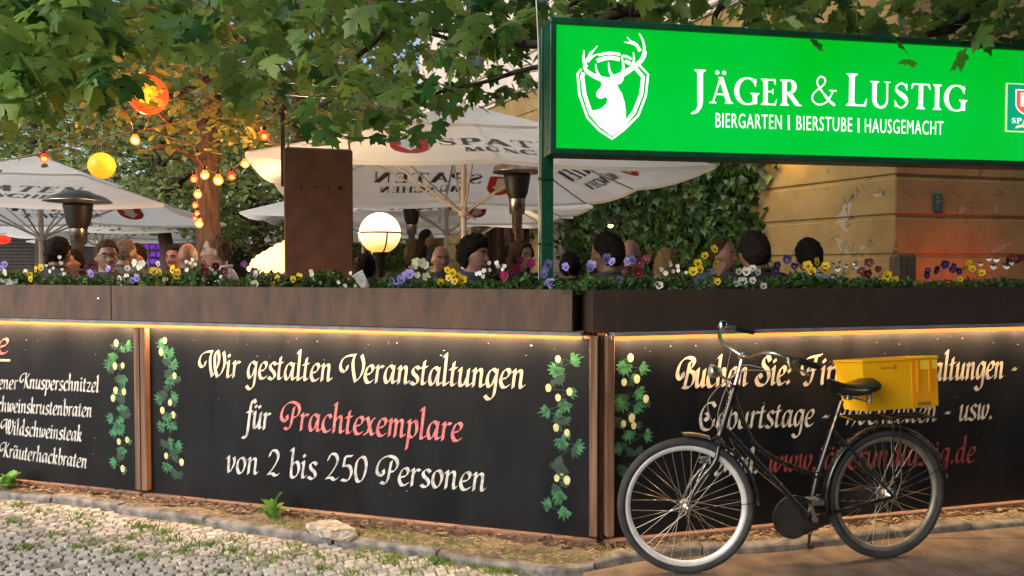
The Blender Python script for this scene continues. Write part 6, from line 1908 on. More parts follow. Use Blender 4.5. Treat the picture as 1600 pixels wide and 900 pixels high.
# ---- climber on the facade
rr = random.Random(8)
t = thing('wall_climber', 'dark ivy climbing over the ochre facade and the window frame', 'climber', B0 + dF * 4.2)
o_ = B0 + dF * 4.2
li = Inst(*IVY)
nF = Vector((-dF.y, dF.x, 0))           # out of the facade, into the garden
nF = Vector((-abs(dF.y), -abs(dF.x), 0))
clump = [(rr.uniform(890, 1216), rr.uniform(225, 440)) for _ in range(420)]
for (x_, y_) in clump:
    top = interp([(890, 330), (930, 300), (980, 285), (1030, 262), (1090, 225), (1216, 225)], x_)
    rt = interp([(220, 1216), (300, 1190), (330, 1180), (400, 1206), (445, 1210)], y_)
    if y_ < top or x_ > rt: continue
    dn = .12 + .55 * (0.5 + .5 * noise.noise(Vector((x_ * .012, y_ * .02, 0))))
    for k in range(11):
        q = on_wall(x_ + rr.gauss(0, 12), y_ + rr.gauss(0, 9), B0, nF) + nF * rr.uniform(.02, dn)
        li.add(q - o_, Euler((-rr.uniform(.6, 1.7), rr.gauss(0, .4), rr.gauss(-1.05, .8))), rr.uniform(.08, .16), rr.random())
for k in range(60):    # stray shoots
    x_, y_ = rr.choice([(rr.uniform(905, 960), rr.uniform(355, 385)), (rr.uniform(1150, 1215), rr.uniform(245, 350)), (rr.uniform(915, 950), rr.uniform(330, 345))])
    q = on_wall(x_, y_, B0, nF) + nF * .3; li.add(q - o_, Euler((-rr.uniform(.6, 1.7), 0, rr.gauss(-1, .8))), rr.uniform(.07, .11), .8 + .2 * rr.random())
li.build('foliage', M_ivy, t)
mb = MB()
for k in range(14):
    x_ = 920 + 21 * k; pts = [on_wall(x_ + 10 * math.sin(j * 1.3 + k), 440 - j * 22, B0, nF) + nF * .03 - o_ for j in range(rr.randint(5, 9))]
    mb.tube(catmull(pts, 4), .012, 6)
mb.build('stems', M_twig, t)
# small ivy sprigs on the second window

# ---- unseen house added across the street to keep the right-hand side in shade
t = thing('shade_house', 'unseen grey town house added across the street to shade the bicycle corner', 'building', (20, -12, 0))
mb = MB(); mb.box((0, -5, 8.5), (36, 10, 17)); mb.build('wall', mat('grey_render', (.16, .145, .13), .9, col2=(.22, .20, .18), nscale=2), t)
for i in range(9):
    for j in range(4):
        mb = MB(); mb.box((-16 + 4 * i, .02, 2.6 + 3.8 * j), (1.3, .08, 2.1)); mb.build('window', M_glass, t)
mb = MB(); mb.box((0, -5, 17.2), (36.6, 10.6, .4)); mb.build('roof', M_tile, t)
# ================================================================ guests
def head_r(d, hair=False):
    """surface of a head in direction d (unit); the face looks towards -y"""
    x, y, z = d
    rx, ry, rz = .073, (.088 if y < 0 else .102), .116
    k = 1 / math.sqrt((x / rx) ** 2 + (y / ry) ** 2 + (z / rz) ** 2)
    p_ = Vector(d) * k
    t = max(0, min(1, (-.015 - p_.z) / .09))
    p_.x *= 1 - .30 * t
    if p_.y > 0: p_.y *= 1 - .38 * t
    if not hair and y < 0:
        f = max(0, -y) ** 1.0
        X, Z = p_.x, p_.z
        p_.y -= .026 * math.exp(-(X / .0105) ** 2) * max(0, min(1, (.016 - Z) / .045)) * (1 if Z > -.034 else max(0, 1 - (-.034 - Z) / .009)) * f
        p_.y -= .007 * math.exp(-((Z - .026) / .011) ** 2 - (X / .05) ** 4) * f
        for sx in (-1, 1): p_.y += .011 * math.exp(-((X - sx * .030) / .017) ** 2 - ((Z - .006) / .013) ** 2) * f
        p_.y -= .007 * math.exp(-((Z + .058) / .010) ** 2 - (X / .022) ** 2) * f
        p_.y += .003 * math.exp(-((Z + .0575) / .0022) ** 2 - (X / .026) ** 2) * f
        p_.y -= .010 * math.exp(-((Z + .094) / .016) ** 2 - (X / .022) ** 2) * f
        for sx in (-1, 1): p_.y -= .004 * math.exp(-((X - sx * .042) / .016) ** 2 - ((Z + .02) / .02) ** 2) * f
    return p_

def sphere_dirs(nu, nv):
    for j in range(nv + 1):
        a = PI * j / nv
        for i in range(nu):
            b = 2 * PI * i / nu
            yield Vector((math.sin(a) * math.sin(b), -math.sin(a) * math.cos(b), math.cos(a)))
def sphere_faces(nu, nv):
    return [(j * nu + i, j * nu + (i + 1) % nu, (j + 1) * nu + (i + 1) % nu, (j + 1) * nu + i) for j in range(nv) for i in range(nu)]

M_skin = {}
for k_, a_, b_ in (('fair', (.50, .27, .19), (.60, .35, .26)), ('tan', (.38, .19, .12), (.46, .25, .17)), ('ruddy', (.48, .20, .13), (.56, .27, .19))):
    M_skin[k_] = mat('skin_' + k_, tuple(v * .5 for v in a_), .55, col2=tuple(v * .54 for v in b_), nscale=20, bump=.0006, bscale=150)
M_hair = {k_: mat('hair_' + k_, c_, .85, spec=.15, col2=tuple(min(1, v * 1.7) for v in c_), nscale=60, stretch=(1, 1, .3), bump=.003, bscale=90) for k_, c_ in
          (('dark', (.008, .005, .004)), ('brown', (.04, .02, .010)), ('light', (.09, .05, .026)), ('grey', (.08, .066, .052)), ('black', (.004, .004, .004)), ('blond', (.15, .09, .04)), ('auburn', (.09, .035, .015)))}
HEADZ = 1.20
_body = {}
def body_mesh(kind):
    """one closed figure: head, neck, trunk, arms, hands and legs fused to one surface"""
    if kind in _body: return _body[kind]
    mb = MB()
    nu, nv = 56, 44
    mb.add([head_r(d) + Vector((0, 0, HEADZ)) for d in sphere_dirs(nu, nv)], sphere_faces(nu, nv), 0, True)
    for sx in (-1, 1): mb.ball((sx * .074, .012, HEADZ - .008), .018, 12, sq=(.45, .8, 1.6))
    mb.tube([(0, .025, HEADZ - .04), (0, .028, HEADZ - .12), (0, .035, HEADZ - .17), (0, .04, HEADZ - .24)], [.054, .052, .057, .085], 16)
    # trunk as rings
    rings = [(.46, .17, .12), (.56, .165, .12), (.68, .15, .11), (.84, .165, .115), (.96, .185, .115), (1.03, .175, .10), (1.06, .12, .08), (1.085, .065, .06)]
    n = 24; vs = []
    for (z_, rx, ry) in rings:
        for i in range(n):
            a = 2 * PI * i / n; vs.append((rx * math.cos(a), .03 + ry * math.sin(a), z_))
    mb.add(vs, [(j * n + i, j * n + (i + 1) % n, (j + 1) * n + (i + 1) % n, (j + 1) * n + i) for j in range(len(rings) - 1) for i in range(n)] + [tuple(range(n - 1, -1, -1)), tuple(range((len(rings) - 1) * n, len(rings) * n))], 0, True)
    for sx in (-1, 1):
        if kind == 'hand' and sx == 1:
            sh, el, wr = (.19, .03, 1.012), (.25, -.20, .82), (.085, -.235, 1.04)
        else:
            sh, el, wr = (sx * .19, .03, 1.012), (sx * .25, -.03, .70), (sx * .17, -.27, .77)
        mb.ball(sh, .062, 14); mb.tube([sh, tuple(Vector(sh).lerp(Vector(el), .5)), el], [.055, .048, .042], 12); mb.ball(el, .042, 12)
        mb.tube([el, tuple(Vector(el).lerp(Vector(wr), .3)), wr], [.041, .040, .027], 12)
        d_ = (Vector(wr) - Vector(el)).normalized(); W_ = Vector(wr)
        side = d_.cross(Vector((0, 0, 1))).normalized() * sx
        mb.tube([W_, W_ + d_ * .04, W_ + d_ * .085], [.028, .036, .033], 12, flat=.5)
        for f_ in range(4):
            b_ = W_ + d_ * .085 + side * (f_ - 1.5) * .019
            ln = (.066, .078, .072, .056)[f_]
            mb.tube([b_ - d_ * .01, b_ + d_ * ln * .5, b_ + d_ * ln * .85 + Vector((0, 0, -.018)), b_ + d_ * ln * .95 + Vector((0, 0, -.03))], [.0095, .009, .0085, .007], 8)
        th_ = W_ + d_ * .03 - side * .03
        mb.tube([th_, th_ - side * .025 + d_ * .025, th_ - side * .03 + d_ * .055], [.013, .011, .009], 8)
        if kind == 'stand':
            hp, kn, ft = (sx * .09, .03, .48), (sx * .10, .01, .06), (sx * .10, .05, -.36)
        else:
            hp, kn, ft = (sx * .09, .02, .50), (sx * .12, -.42, .50), (sx * .12, -.40, .09)
        mb.tube([hp, tuple(Vector(hp).lerp(Vector(kn), .5)), kn], [.085, .075, .058], 14); mb.ball(kn, .058, 12); mb.tube([kn, tuple(Vector(kn).lerp(Vector(ft), .35)), ft], [.056, .054, .036], 12)
        F_ = Vector(ft); mb.tube([F_ + Vector((0, .05, -.03)), F_ + Vector((0, -.05, -.045)), F_ + Vector((0, -.16, -.06))], [.04, .042, .026], 10)
    o = mb.build('figure', M_skin['fair'])
    md = o.modifiers.new('remesh', 'REMESH'); md.mode = 'VOXEL'; md.voxel_size = .0075; md.use_smooth_shade = True
    dg = bpy.context.evaluated_depsgraph_get()
    me = bpy.data.meshes.new_from_object(o.evaluated_get(dg))
    me.name = 'body_' + kind
    for pg in me.polygons: pg.use_smooth = True
    bpy.data.objects.remove(o)
    _body[kind] = me
    return me
_hair = {}
def hair_mesh(style):
    if style in _hair: return _hair[style]
    nu, nv = 96, 72
    vs = []
    curly = style == 'curly'
    for d in sphere_dirs(nu, nv):
        p_ = head_r(d, True)
        front = -d.y
        # hairline: height above which there is hair, by direction
        az = math.atan2(abs(d.x), -d.y)       # 0 face, pi back
        hl = {'short': interp([(0, .074), (.8, .066), (1.05, .02), (1.4, .012), (1.75, -.02), (2.2, -.075), (3.2, -.085)], az),
              'crop': interp([(0, .078), (.7, .072), (1.05, .03), (1.4, .02), (1.75, .0), (2.2, -.06), (3.2, -.07)], az),
              'fringe': interp([(0, .052), (.7, .045), (1.1, .0), (1.5, -.005), (1.75, -.04), (2.2, -.09), (3.2, -.095)], az),
              'curly': interp([(0, .052), (.7, .05), (1.05, .02), (1.4, .01), (1.75, -.04), (2.2, -.085), (3.2, -.09)], az),
              'receding': interp([(0, .098), (.5, .104), (.9, .07), (1.2, .03), (1.5, .01), (1.8, -.03), (2.2, -.075), (3.2, -.08)], az),
              'long': interp([(0, .074), (.6, .066), (.95, -.02), (1.2, -.12), (3.2, -.3)], az)}[style]
        w_ = max(0, min(1, (p_.z - hl) / .014 + .5))
        th = {'short': .016, 'crop': .009, 'fringe': .02, 'curly': .030, 'receding': .010, 'long': .018}[style]
        th *= .55 + .45 * max(0, min(1, (p_.z - hl) / .05)) if style != 'long' else 1
        nz_ = noise.noise(p_ * (38 if curly else 26) + Vector((1, 2, 3))) * (.016 if curly else .010) + noise.noise(p_ * 90) * (.008 if curly else .0055)
        if curly and p_.z > .03: nz_ += max(0, noise.noise(p_ * 17)) * .03
        out = p_ + d * (th + nz_)
        inn = p_ * .90
        q_ = inn.lerp(out, w_)
        if style == 'long' and p_.z < 0 and w_ > .5:
            # falls straight down behind and beside the face
            k = -p_.z / .1
            q_ = Vector((d.x * .098 * (1 + .1 * k), max(d.y * .11, -.03) + .02, -.26 * k ** 1.1)) + d * nz_
            if d.z < -.9: q_ = Vector((0, .05, -.24))
        vs.append(q_)
    mb = MB(); mb.add(vs, sphere_faces(nu, nv), 0, True)
    o = mb.build('hair', M_hair['dark']); me = o.data; bpy.data.objects.remove(o)
    _hair[style] = me
    return me
_shirt = {}
def shirt_mesh(kind):
    if kind in _shirt: return _shirt[kind]
    mb = MB()
    rings = [(.44, .19, .145), (.56, .19, .145), (.68, .172, .132), (.84, .184, .135), (.96, .205, .134), (1.025, .196, .120), (1.062, .145, .098), (1.086, .084, .080)]
    n = 28; vs = []
    for (z_, rx, ry) in rings:
        for i in range(n):
            a = 2 * PI * i / n; f = 1 + .03 * noise.noise(Vector((math.cos(a) * 2, math.sin(a) * 2, z_ * 7)))
            vs.append((rx * f * math.cos(a), .03 + ry * f * math.sin(a), z_))
    mb.add(vs, [(j * n + i, j * n + (i + 1) % n, (j + 1) * n + (i + 1) % n, (j + 1) * n + i) for j in range(len(rings) - 1) for i in range(n)], 0, True)
    # round collar
    mb.tube([(.080 * math.cos(2 * PI * i / 24), .032 + .076 * math.sin(2 * PI * i / 24), 1.088 + .012 * math.sin(2 * PI * i / 24)) for i in range(24)], .010, 8, closed=True)
    for sx in (-1, 1):
        if kind == 'hand' and sx == 1: sh, el = (.19, .03, 1.012), (.25, -.20, .82)
        else: sh, el = (sx * .19, .03, 1.012), (sx * .25, -.03, .70)
        S_, E_ = Vector(sh), Vector(el)
        mb.ball(sh, .072, 16); mb.tube([S_, S_.lerp(E_, .35), S_.lerp(E_, .8)], [.068, .062, .060], 16)
    o = mb.build('shirt', M_skin['fair']); me = o.data; bpy.data.objects.remove(o)
    _shirt[kind] = me
    return me
def shirt_mat(c):
    return mat('cloth_%.3f_%.3f_%.3f' % c, c, .85, col2=tuple(min(1, v * 1.35) for v in c), nscale=7, bump=.006, bscale=9)
def put(name, me, m, parent):
    o = bpy.data.objects.new(name, me); col.objects.link(o); o.parent = parent
    o.material_slots[0].link = 'OBJECT'; o.material_slots[0].material = m
    return o
M_eye = mat('eye_white', (.28, .25, .23), .35); M_iris = mat('iris', (.02, .012, .008), .2); M_lip = mat('lips', (.36, .12, .09), .5)
_feat = {}
def features(t, hairc, smile=False):
    if not _feat:
        mb = MB()
        mb.ball((-.030, -.0735, .006), .0125, 12); 
        _feat['e'] = mb
    for sx in (-1, 1):
        if ('eye', sx) not in _feat:
            o = MB().ball((sx * .030, -.0700, HEADZ + .006), .0115, 14, sq=(1.1, 1, .48)).ball((sx * .030, -.0778, HEADZ + .006), .0066, 10, 1, sq=(1, 1, .8)).build('eye', [M_eye, M_iris], None)
            _feat[('eye', sx)] = o.data; bpy.data.objects.remove(o)
            o = MB().tube([(sx * .014, -.088, HEADZ + .024), (sx * .032, -.087, HEADZ + .031), (sx * .050, -.073, HEADZ + .024)], [.0035, .0042, .0025], 8).build('eyebrow', M_hair['dark'], None)
            _feat[('brow', sx)] = o.data; bpy.data.objects.remove(o)
        o = bpy.data.objects.new('eye', _feat[('eye', sx)]); col.objects.link(o); o.parent = t
        put('eyebrow', _feat[('brow', sx)], M_hair[hairc], t)
    key = ('lip', smile)
    if key not in _feat:
        c_ = .010 if smile else 0
        mb = MB()
        mb.tube([(-.026, -.077, HEADZ - .057 + c_), (-.012, -.088, HEADZ - .0545), (0, -.0905, HEADZ - .0535), (.012, -.088, HEADZ - .0545), (.026, -.077, HEADZ - .057 + c_)], [.0018, .004, .0042, .004, .0018], 8)
        mb.tube([(-.024, -.077, HEADZ - .059 + c_), (-.012, -.087, HEADZ - .0635), (0, -.0895, HEADZ - .0655), (.012, -.087, HEADZ - .0635), (.024, -.077, HEADZ - .059 + c_)], [.0018, .0045, .005, .0045, .0018], 8)
        o = mb.build('lips', M_lip, None); _feat[key] = o.data; bpy.data.objects.remove(o)
    o = bpy.data.objects.new('lips', _feat[key]); col.objects.link(o); o.parent = t
    if smile:
        if 'teeth' not in _feat:
            o = MB().box((0, -.0875, HEADZ - .0585), (.03, .006, .006), bev=.002).build('teeth', M_eye, None); _feat['teeth'] = o.data; bpy.data.objects.remove(o)
        o = bpy.data.objects.new('teeth', _feat['teeth']); col.objects.link(o); o.parent = t

def guest(px_, py_, Y, face, label, hair='short', hc='dark', skin='fair', shirt=(.1, .1, .12), kind='sit', s=1.0, smile=False, glasses=False, tilt=0, beard=None):
    """face: 0 looks at the viewer, 90 to the viewer's right, 180 away, -90 to the left"""
    c = at(px_, py_, Y)
    z0 = c.z + .012 - HEADZ * s
    t = thing('person', label, 'person', (c.x, c.y, z0), R(face), 'guests in the beer garden')
    t.scale = (s, s, s); t.rotation_euler = (0, 0, R(face))
    put('body', body_mesh(kind), M_skin[skin], t)
    put('shirt', shirt_mesh(kind), shirt_mat(shirt), t)
    if hair != 'bald':
        h = put('hair', hair_mesh(hair), M_hair[hc], t); h.location = (0, 0, HEADZ)
    features(t, hc, smile)
    if glasses:
        mb = MB()
        for sx in (-1, 1):
            mb.tube([(sx * .032 + .022 * math.cos(2 * PI * i / 20), -.093 + .1 * abs(.022 * math.cos(2 * PI * i / 20)), HEADZ + .005 + .017 * math.sin(2 * PI * i / 20)) for i in range(20)], .0017, 6, closed=True)
            mb.tube([(sx * .054, -.09, HEADZ + .01), (sx * .074, -.06, HEADZ + .01), (sx * .080, .01, HEADZ + .006)], .0017, 6)
        mb.tube([(-.01, -.094, HEADZ + .008), (.01, -.094, HEADZ + .008)], .0017, 6)
        mb.build('glasses', M_black, t)
    if beard:
        me = bpy.data.meshes.new('beard')
        vs = []
        for d in sphere_dirs(60, 48):
            p_ = head_r(d)
            az = math.atan2(abs(d.x), -d.y)
            w_ = max(0, min(1, (-.035 - .0 - p_.z) / .015)) * max(0, min(1, (1.55 - az) / .2))
            if abs(p_.x) < .022 and -.073 < p_.z < -.048: w_ = 0
            vs.append((p_ * .93).lerp(p_ + d * .005, w_))
        me.from_pydata(vs, [], sphere_faces(60, 48)); me.materials.append(M_hair[beard])
        for pg in me.polygons: pg.use_smooth = True
        o = bpy.data.objects.new('beard', me); col.objects.link(o); o.parent = t; o.location = (0, 0, HEADZ)
    return t
guest(92, 398, 5.95, 170, 'dark-haired guest seen from behind at far left, beside the heater pole', 'short', 'dark', 'tan', (.02, .02, .025))
guest(114, 412, 7.2, -15, 'tanned guest whose face shows just right of the far left dark head', 'short', 'dark', 'ruddy', (.03, .02, .02), s=.95)
guest(167, 404, 5.75, 38, 'man in thin glasses with short dark hair, turned to the right behind white pansies', 'short', 'brown', 'tan', (.05, .05, .055), glasses=True)
guest(197, 398, 6.6, 150, 'grey-haired guest directly behind the man in glasses', 'crop', 'grey', 'fair', (.05, .06, .05))
guest(212, 403, 7.4, -20, 'dark-haired guest half hidden near the violet light', 'short', 'dark', 'ruddy', (.03, .03, .03))
guest(274, 406, 6.8, -10, 'dark-haired guest facing out, left of a shaven head', 'short', 'dark', 'ruddy', (.02, .02, .02))
guest(294, 404, 6.5, 175, 'guest with shaven head beside the tree trunk', 'bald', 'brown', 'tan', (.02, .02, .02))
guest(337, 396, 5.75, -72, 'young man with short brown hair in a pale shirt, in profile before the trunk', 'crop', 'light', 'fair', (.55, .58, .66), s=1.04)
guest(571, 424, 6.1, 180, 'dark-haired guest sitting low between pillar and globe lamp', 'short', 'dark', 'ruddy', (.02, .02, .02))
guest(651, 403, 5.6, 165, 'brown-haired guest with back turned, right of the globe lamp', 'short', 'brown', 'tan', (.02, .02, .022), s=.95)
guest(667, 374, 10.6, 95, 'man in dark clothes standing far back beside the heater', 'short', 'dark', 'tan', (.04, .045, .05), kind='stand')
guest(689, 408, 6.5, 20, 'bald ruddy man facing out between the brown head and the umbrella pole', 'bald', 'brown', 'ruddy', (.02, .02, .02))
guest(742, 402, 5.15, 62, 'smiling young man with tousled dark curls beside the umbrella pole', 'curly', 'dark', 'fair', (.03, .04, .07), smile=True, s=1.02)
guest(815, 404, 5.5, 42, 'woman with long brown hair left of the green post', 'long', 'brown', 'fair', (.02, .02, .02), s=.95)
guest(891, 420, 5.6, 175, 'black-haired guest low behind the lilac pansies right of the post', 'fringe', 'black', 'tan', (.015, .015, .015), s=.85)
guest(947, 400, 5.0, -128, 'man with dark hair and glasses in a dark jacket, turned away, right of the post', 'short', 'dark', 'tan', (.035, .035, .038), glasses=True, s=1.12)
guest(985, 400, 6.0, 178, 'bald guest seen from behind before the ivy', 'bald', 'brown', 'tan', (.02, .012, .012))
guest(1041, 416, 5.7, 170, 'blond woman seen from behind, low before the ivy', 'long', 'blond', 'fair', (.03, .015, .012), s=.95)
guest(1131, 402, 5.45, 42, 'man with receding hair and blue shirt facing a dark-haired companion', 'receding', 'brown', 'ruddy', (.05, .09, .14), s=1.0)
guest(1176, 398, 4.95, -155, 'companion with full dark hair seen from behind, hand raised to the chin', 'fringe', 'dark', 'tan', (.01, .01, .012), s=1.06, kind='hand')
guest(1262, 404, 5.3, -165, 'dark-haired guest in a pale grey shirt before the peeling wall', 'fringe', 'dark', 'ruddy', (.28, .31, .36), s=.98)

# benches and tables the guests use
M_bench = mat('bench_wood', (.16, .085, .04), .55, col2=(.26, .15, .075), nscale=7, stretch=(.3, 3, 3))
def table(px_, Y, rz_, label, ln=2.0):
    q = at(px_, 430, Y); t = thing('beer_table', label, 'table', (q.x, q.y, TZ), rz_, 'beer garden tables')
    mb = MB()
    for k in range(4): mb.box((0, -.225 + .15 * k, .74), (ln, .14, .03), bev=.004)
    mb.build('tabletop', M_bench, t)
    for sx in (-1, 1):
        mb = MB(); mb.box((sx * (ln / 2 - .25), 0, .36), (.05, .5, .72), bev=.004); mb.build('leg', M_black, t)
def bench(px_, Y, rz_, label, ln=2.0):
    q = at(px_, 430, Y); t = thing('bench', label, 'bench', (q.x, q.y, TZ), rz_, 'beer garden benches')
    mb = MB(); mb.box((0, 0, .43), (ln, .28, .03), bev=.004); mb.build('seat', M_bench, t)
    for sx in (-1, 1):
        mb = MB(); mb.box((sx * (ln / 2 - .25), 0, .21), (.05, .24, .41), bev=.004); mb.build('leg', M_black, t)
bench(165, 5.85, aL, 'wooden bench under the guests at far left'); bench(310, 5.8, aL, 'wooden bench under the guest in the pale shirt', 1.2)
bench(680, 5.6, 0, 'wooden bench under the guests right of the globe lamp', 1.6); bench(960, 5.4, aR, 'wooden bench under the guests right of the green post', 1.8); bench(1200, 5.2, aR, 'wooden bench under the guests before the ochre wall', 1.6)
table(225, 6.35, aL, 'wooden table behind the guests at far left'); table(760, 6.1, 0, 'wooden table behind the curly-haired guest'); table(1080, 6.3, aR, 'wooden table before the ivy')

# ================================================================ pansies in the planters
def petal_pts(cx, cz, rx, rz_, n=9, y=0.0, cup=.12):
    return [(cx + rx * math.cos(2 * PI * i / n), y - cup * .02, cz + rz_ * math.sin(2 * PI * i / n)) for i in range(n)]
def pansy_mesh(kind, c1, c2, blotch, size):
    """open flower facing -y: two upper petals, two side petals, one broad lower petal"""
    mb = MB()
    def petal(cx, cz, rx, rz_, y, mi, ang=0):
        n = 12; vs = [(cx * size, y * size, cz * size)]
        for i in range(n):
            a = 2 * PI * i / n
            px_ = rx * math.cos(a); pz = rz_ * math.sin(a)
            f = 1 + .05 * math.sin(3 * a + cx * 9)
            X = cx + (px_ * math.cos(ang) - pz * math.sin(ang)) * f; Z = cz + (px_ * math.sin(ang) + pz * math.cos(ang)) * f
            vs.append((X * size, (y - .10 * (X * X + Z * Z) * 2 + .02 * math.sin(2 * a)) * size, Z * size))
        mb.add(vs, [(0, i + 1, (i + 1) % n + 1) for i in range(n)], mi, True)
    petal(-.2, .27, .26, .25, .05, 1); petal(.2, .27, .26, .25, .04, 1)
    petal(-.28, -.02, .25, .22, .0, 0, .3); petal(.28, -.02, .25, .22, -.01, 0, -.3)
    petal(0, -.24, .33, .25, -.04, 0)
    if blotch:
        petal(-.15, -.02, .11, .09, -.05, 2, .3); petal(.15, -.02, .11, .09, -.055, 2, -.3); petal(0, -.17, .14, .12, -.085, 2)
    petal(0, -.01, .05, .05, -.12, 3)
    mb.tube([(0, .02 * size, 0), (0, .25 * size, -.1 * size), (0, .3 * size, -1.2 * size)], .0016, 5, 4)
    return mb
P_ = lambda n_, c: mat('petal_' + n_, c, .6, trans=.3)
M_stemg = mat('flower_stem', (.06, .14, .03), .6)
M_eyey = mat('flower_eye', (.8, .6, .05), .6)
KIND = {
 'white': ('white', P_('white', (.75, .76, .68)), P_('white', (.75, .76, .68)), mat('blotch_purple', (.03, .01, .05), .6), .050, True),
 'plainwhite': ('white', P_('cream', (.72, .76, .62)), P_('cream', (.72, .76, .62)), None, .052, False),
 'yellow': ('yellow', P_('yellow', (.85, .62, .02)), P_('yellow', (.85, .62, .02)), mat('blotch_brown', (.05, .012, .004), .6), .052, True),
 'lilac': ('lilac', P_('lilac', (.34, .30, .78)), P_('lilac2', (.42, .38, .82)), mat('blotch_violet', (.08, .03, .30), .6), .053, True),
 'wine': ('dark red', P_('wine', (.16, .008, .03)), P_('wine2', (.10, .004, .015)), mat('blotch_wine', (.03, .002, .005), .6), .054, True),
 'magenta': ('magenta', P_('magenta', (.36, .01, .11)), P_('magenta', (.36, .01, .11)), mat('blotch_wine', (.03, .002, .005), .6), .056, True),
 'tiny': ('tiny white', P_('snow', (.85, .85, .80)), P_('snow', (.85, .85, .80)), None, .026, False),
 'twotone': ('white and purple', P_('snow', (.85, .85, .80)), P_('plum', (.05, .01, .05)), None, .036, False),
 'purple': ('deep purple', P_('purple', (.05, .02, .16)), P_('purple2', (.03, .012, .10)), mat('blotch_purple', (.03, .01, .05), .6), .050, True),
 'violet': ('violet', P_('violet', (.30, .06, .45)), P_('violet', (.30, .06, .45)), None, .05, False)}
FM = {}
def flower(kind, parent, loc, rot):
    if kind not in FM:
        n_, a_, b_, c_, s_, bl_ = KIND[kind]
        o = pansy_mesh(kind, a_, b_, bl_, s_).build('flower', [a_, b_, c_ or a_, M_eyey, M_stemg], parent)
        FM[kind] = o.data
    else:
        o = bpy.data.objects.new('flower', FM[kind]); col.objects.link(o); o.parent = parent
    o.location = loc; o.rotation_euler = rot
    k_ = rr.uniform(.72, 1.12); o.scale = (k_, k_, k_)
    return o
M_fol = leafmat('pansy_leaf', (.025, .075, .018), (.11, .20, .05), .5, .3)
FV = []
rr = random.Random(77)
PL = ([(0, 0, 0), (.2, .25, .03), (.24, .6, .0), (0, 1, -.12), (-.24, .6, .0), (-.2, .25, .03), (0, .5, .06)], [(6, 0, 1), (6, 1, 2), (6, 2, 3), (6, 3, 4), (6, 4, 5), (6, 5, 0)])
for v_ in range(5):
    li = Inst(*PL)
    for k in range(420 if v_ < 3 else 240):
        a = rr.uniform(0, 6.3); d_ = .115 * math.sqrt(rr.random()); h_ = rr.uniform(.0, .105) * (1.05 - d_ * 3.5)
        li.add((d_ * math.cos(a), d_ * math.sin(a) * .8, h_), Euler((rr.uniform(-.3, 1.2), rr.gauss(0, .4), rr.uniform(0, 6.3))), rr.uniform(.016, .038) * (1 if v_ < 3 else 1.5), rr.random())
    o = li.build('foliage', M_fol); FV.append(o.data); bpy.data.objects.remove(o)
ordn = ['first', 'second', 'third', 'fourth', 'fifth', 'sixth', 'seventh', 'eighth', 'ninth', 'tenth', 'eleventh', 'twelfth', 'thirteenth', 'fourteenth', 'fifteenth']
seen = {}
TOPZ = 1.40
def plant(fr, px_, kind, pts, name_=None):
    """px_: where along the planter; pts: flowers (picture x, y)"""
    planter_ = 'left of the post' if fr is FL else 'right of the post'
    n_ = KIND[kind][0] if kind else None
    key = (n_, planter_)
    seen[key] = seen.get(key, 0) + 1
    q = on_wall(px_, 450, fr.p0 - fr.n * .15, fr.n)
    base_ = Vector((q.x, q.y, TOPZ))
    if kind:
        lb = '%s %s pansy plant from the left, planters %s' % (ordn[seen[key] - 1], n_, planter_)
    else:
        lb = '%s green flowerless plant from the left, planters %s' % (ordn[seen[key] - 1], planter_)
    t = thing('pansy_plant' if kind else 'leafy_plant', lb, 'plant', base_, 0, 'pansies in the planters')
    o = bpy.data.objects.new('foliage', FV[rr.randrange(5)]); col.objects.link(o); o.parent = t; o.rotation_euler = (0, 0, rr.uniform(0, 6.3)); sc_ = rr.uniform(.62, 1.15); o.scale = (sc_, sc_, sc_ * rr.uniform(.75, 1.35))
    for (x_, y_) in pts:
        yy = base_.y - rr.uniform(.0, .12)
        w__ = at(x_, y_, yy)
        s_ = (w__ - base_); 
        flower(kind, t, s_, (rr.uniform(-.25, .35), rr.uniform(-.35, .35), R(rr.uniform(-40, 40))))
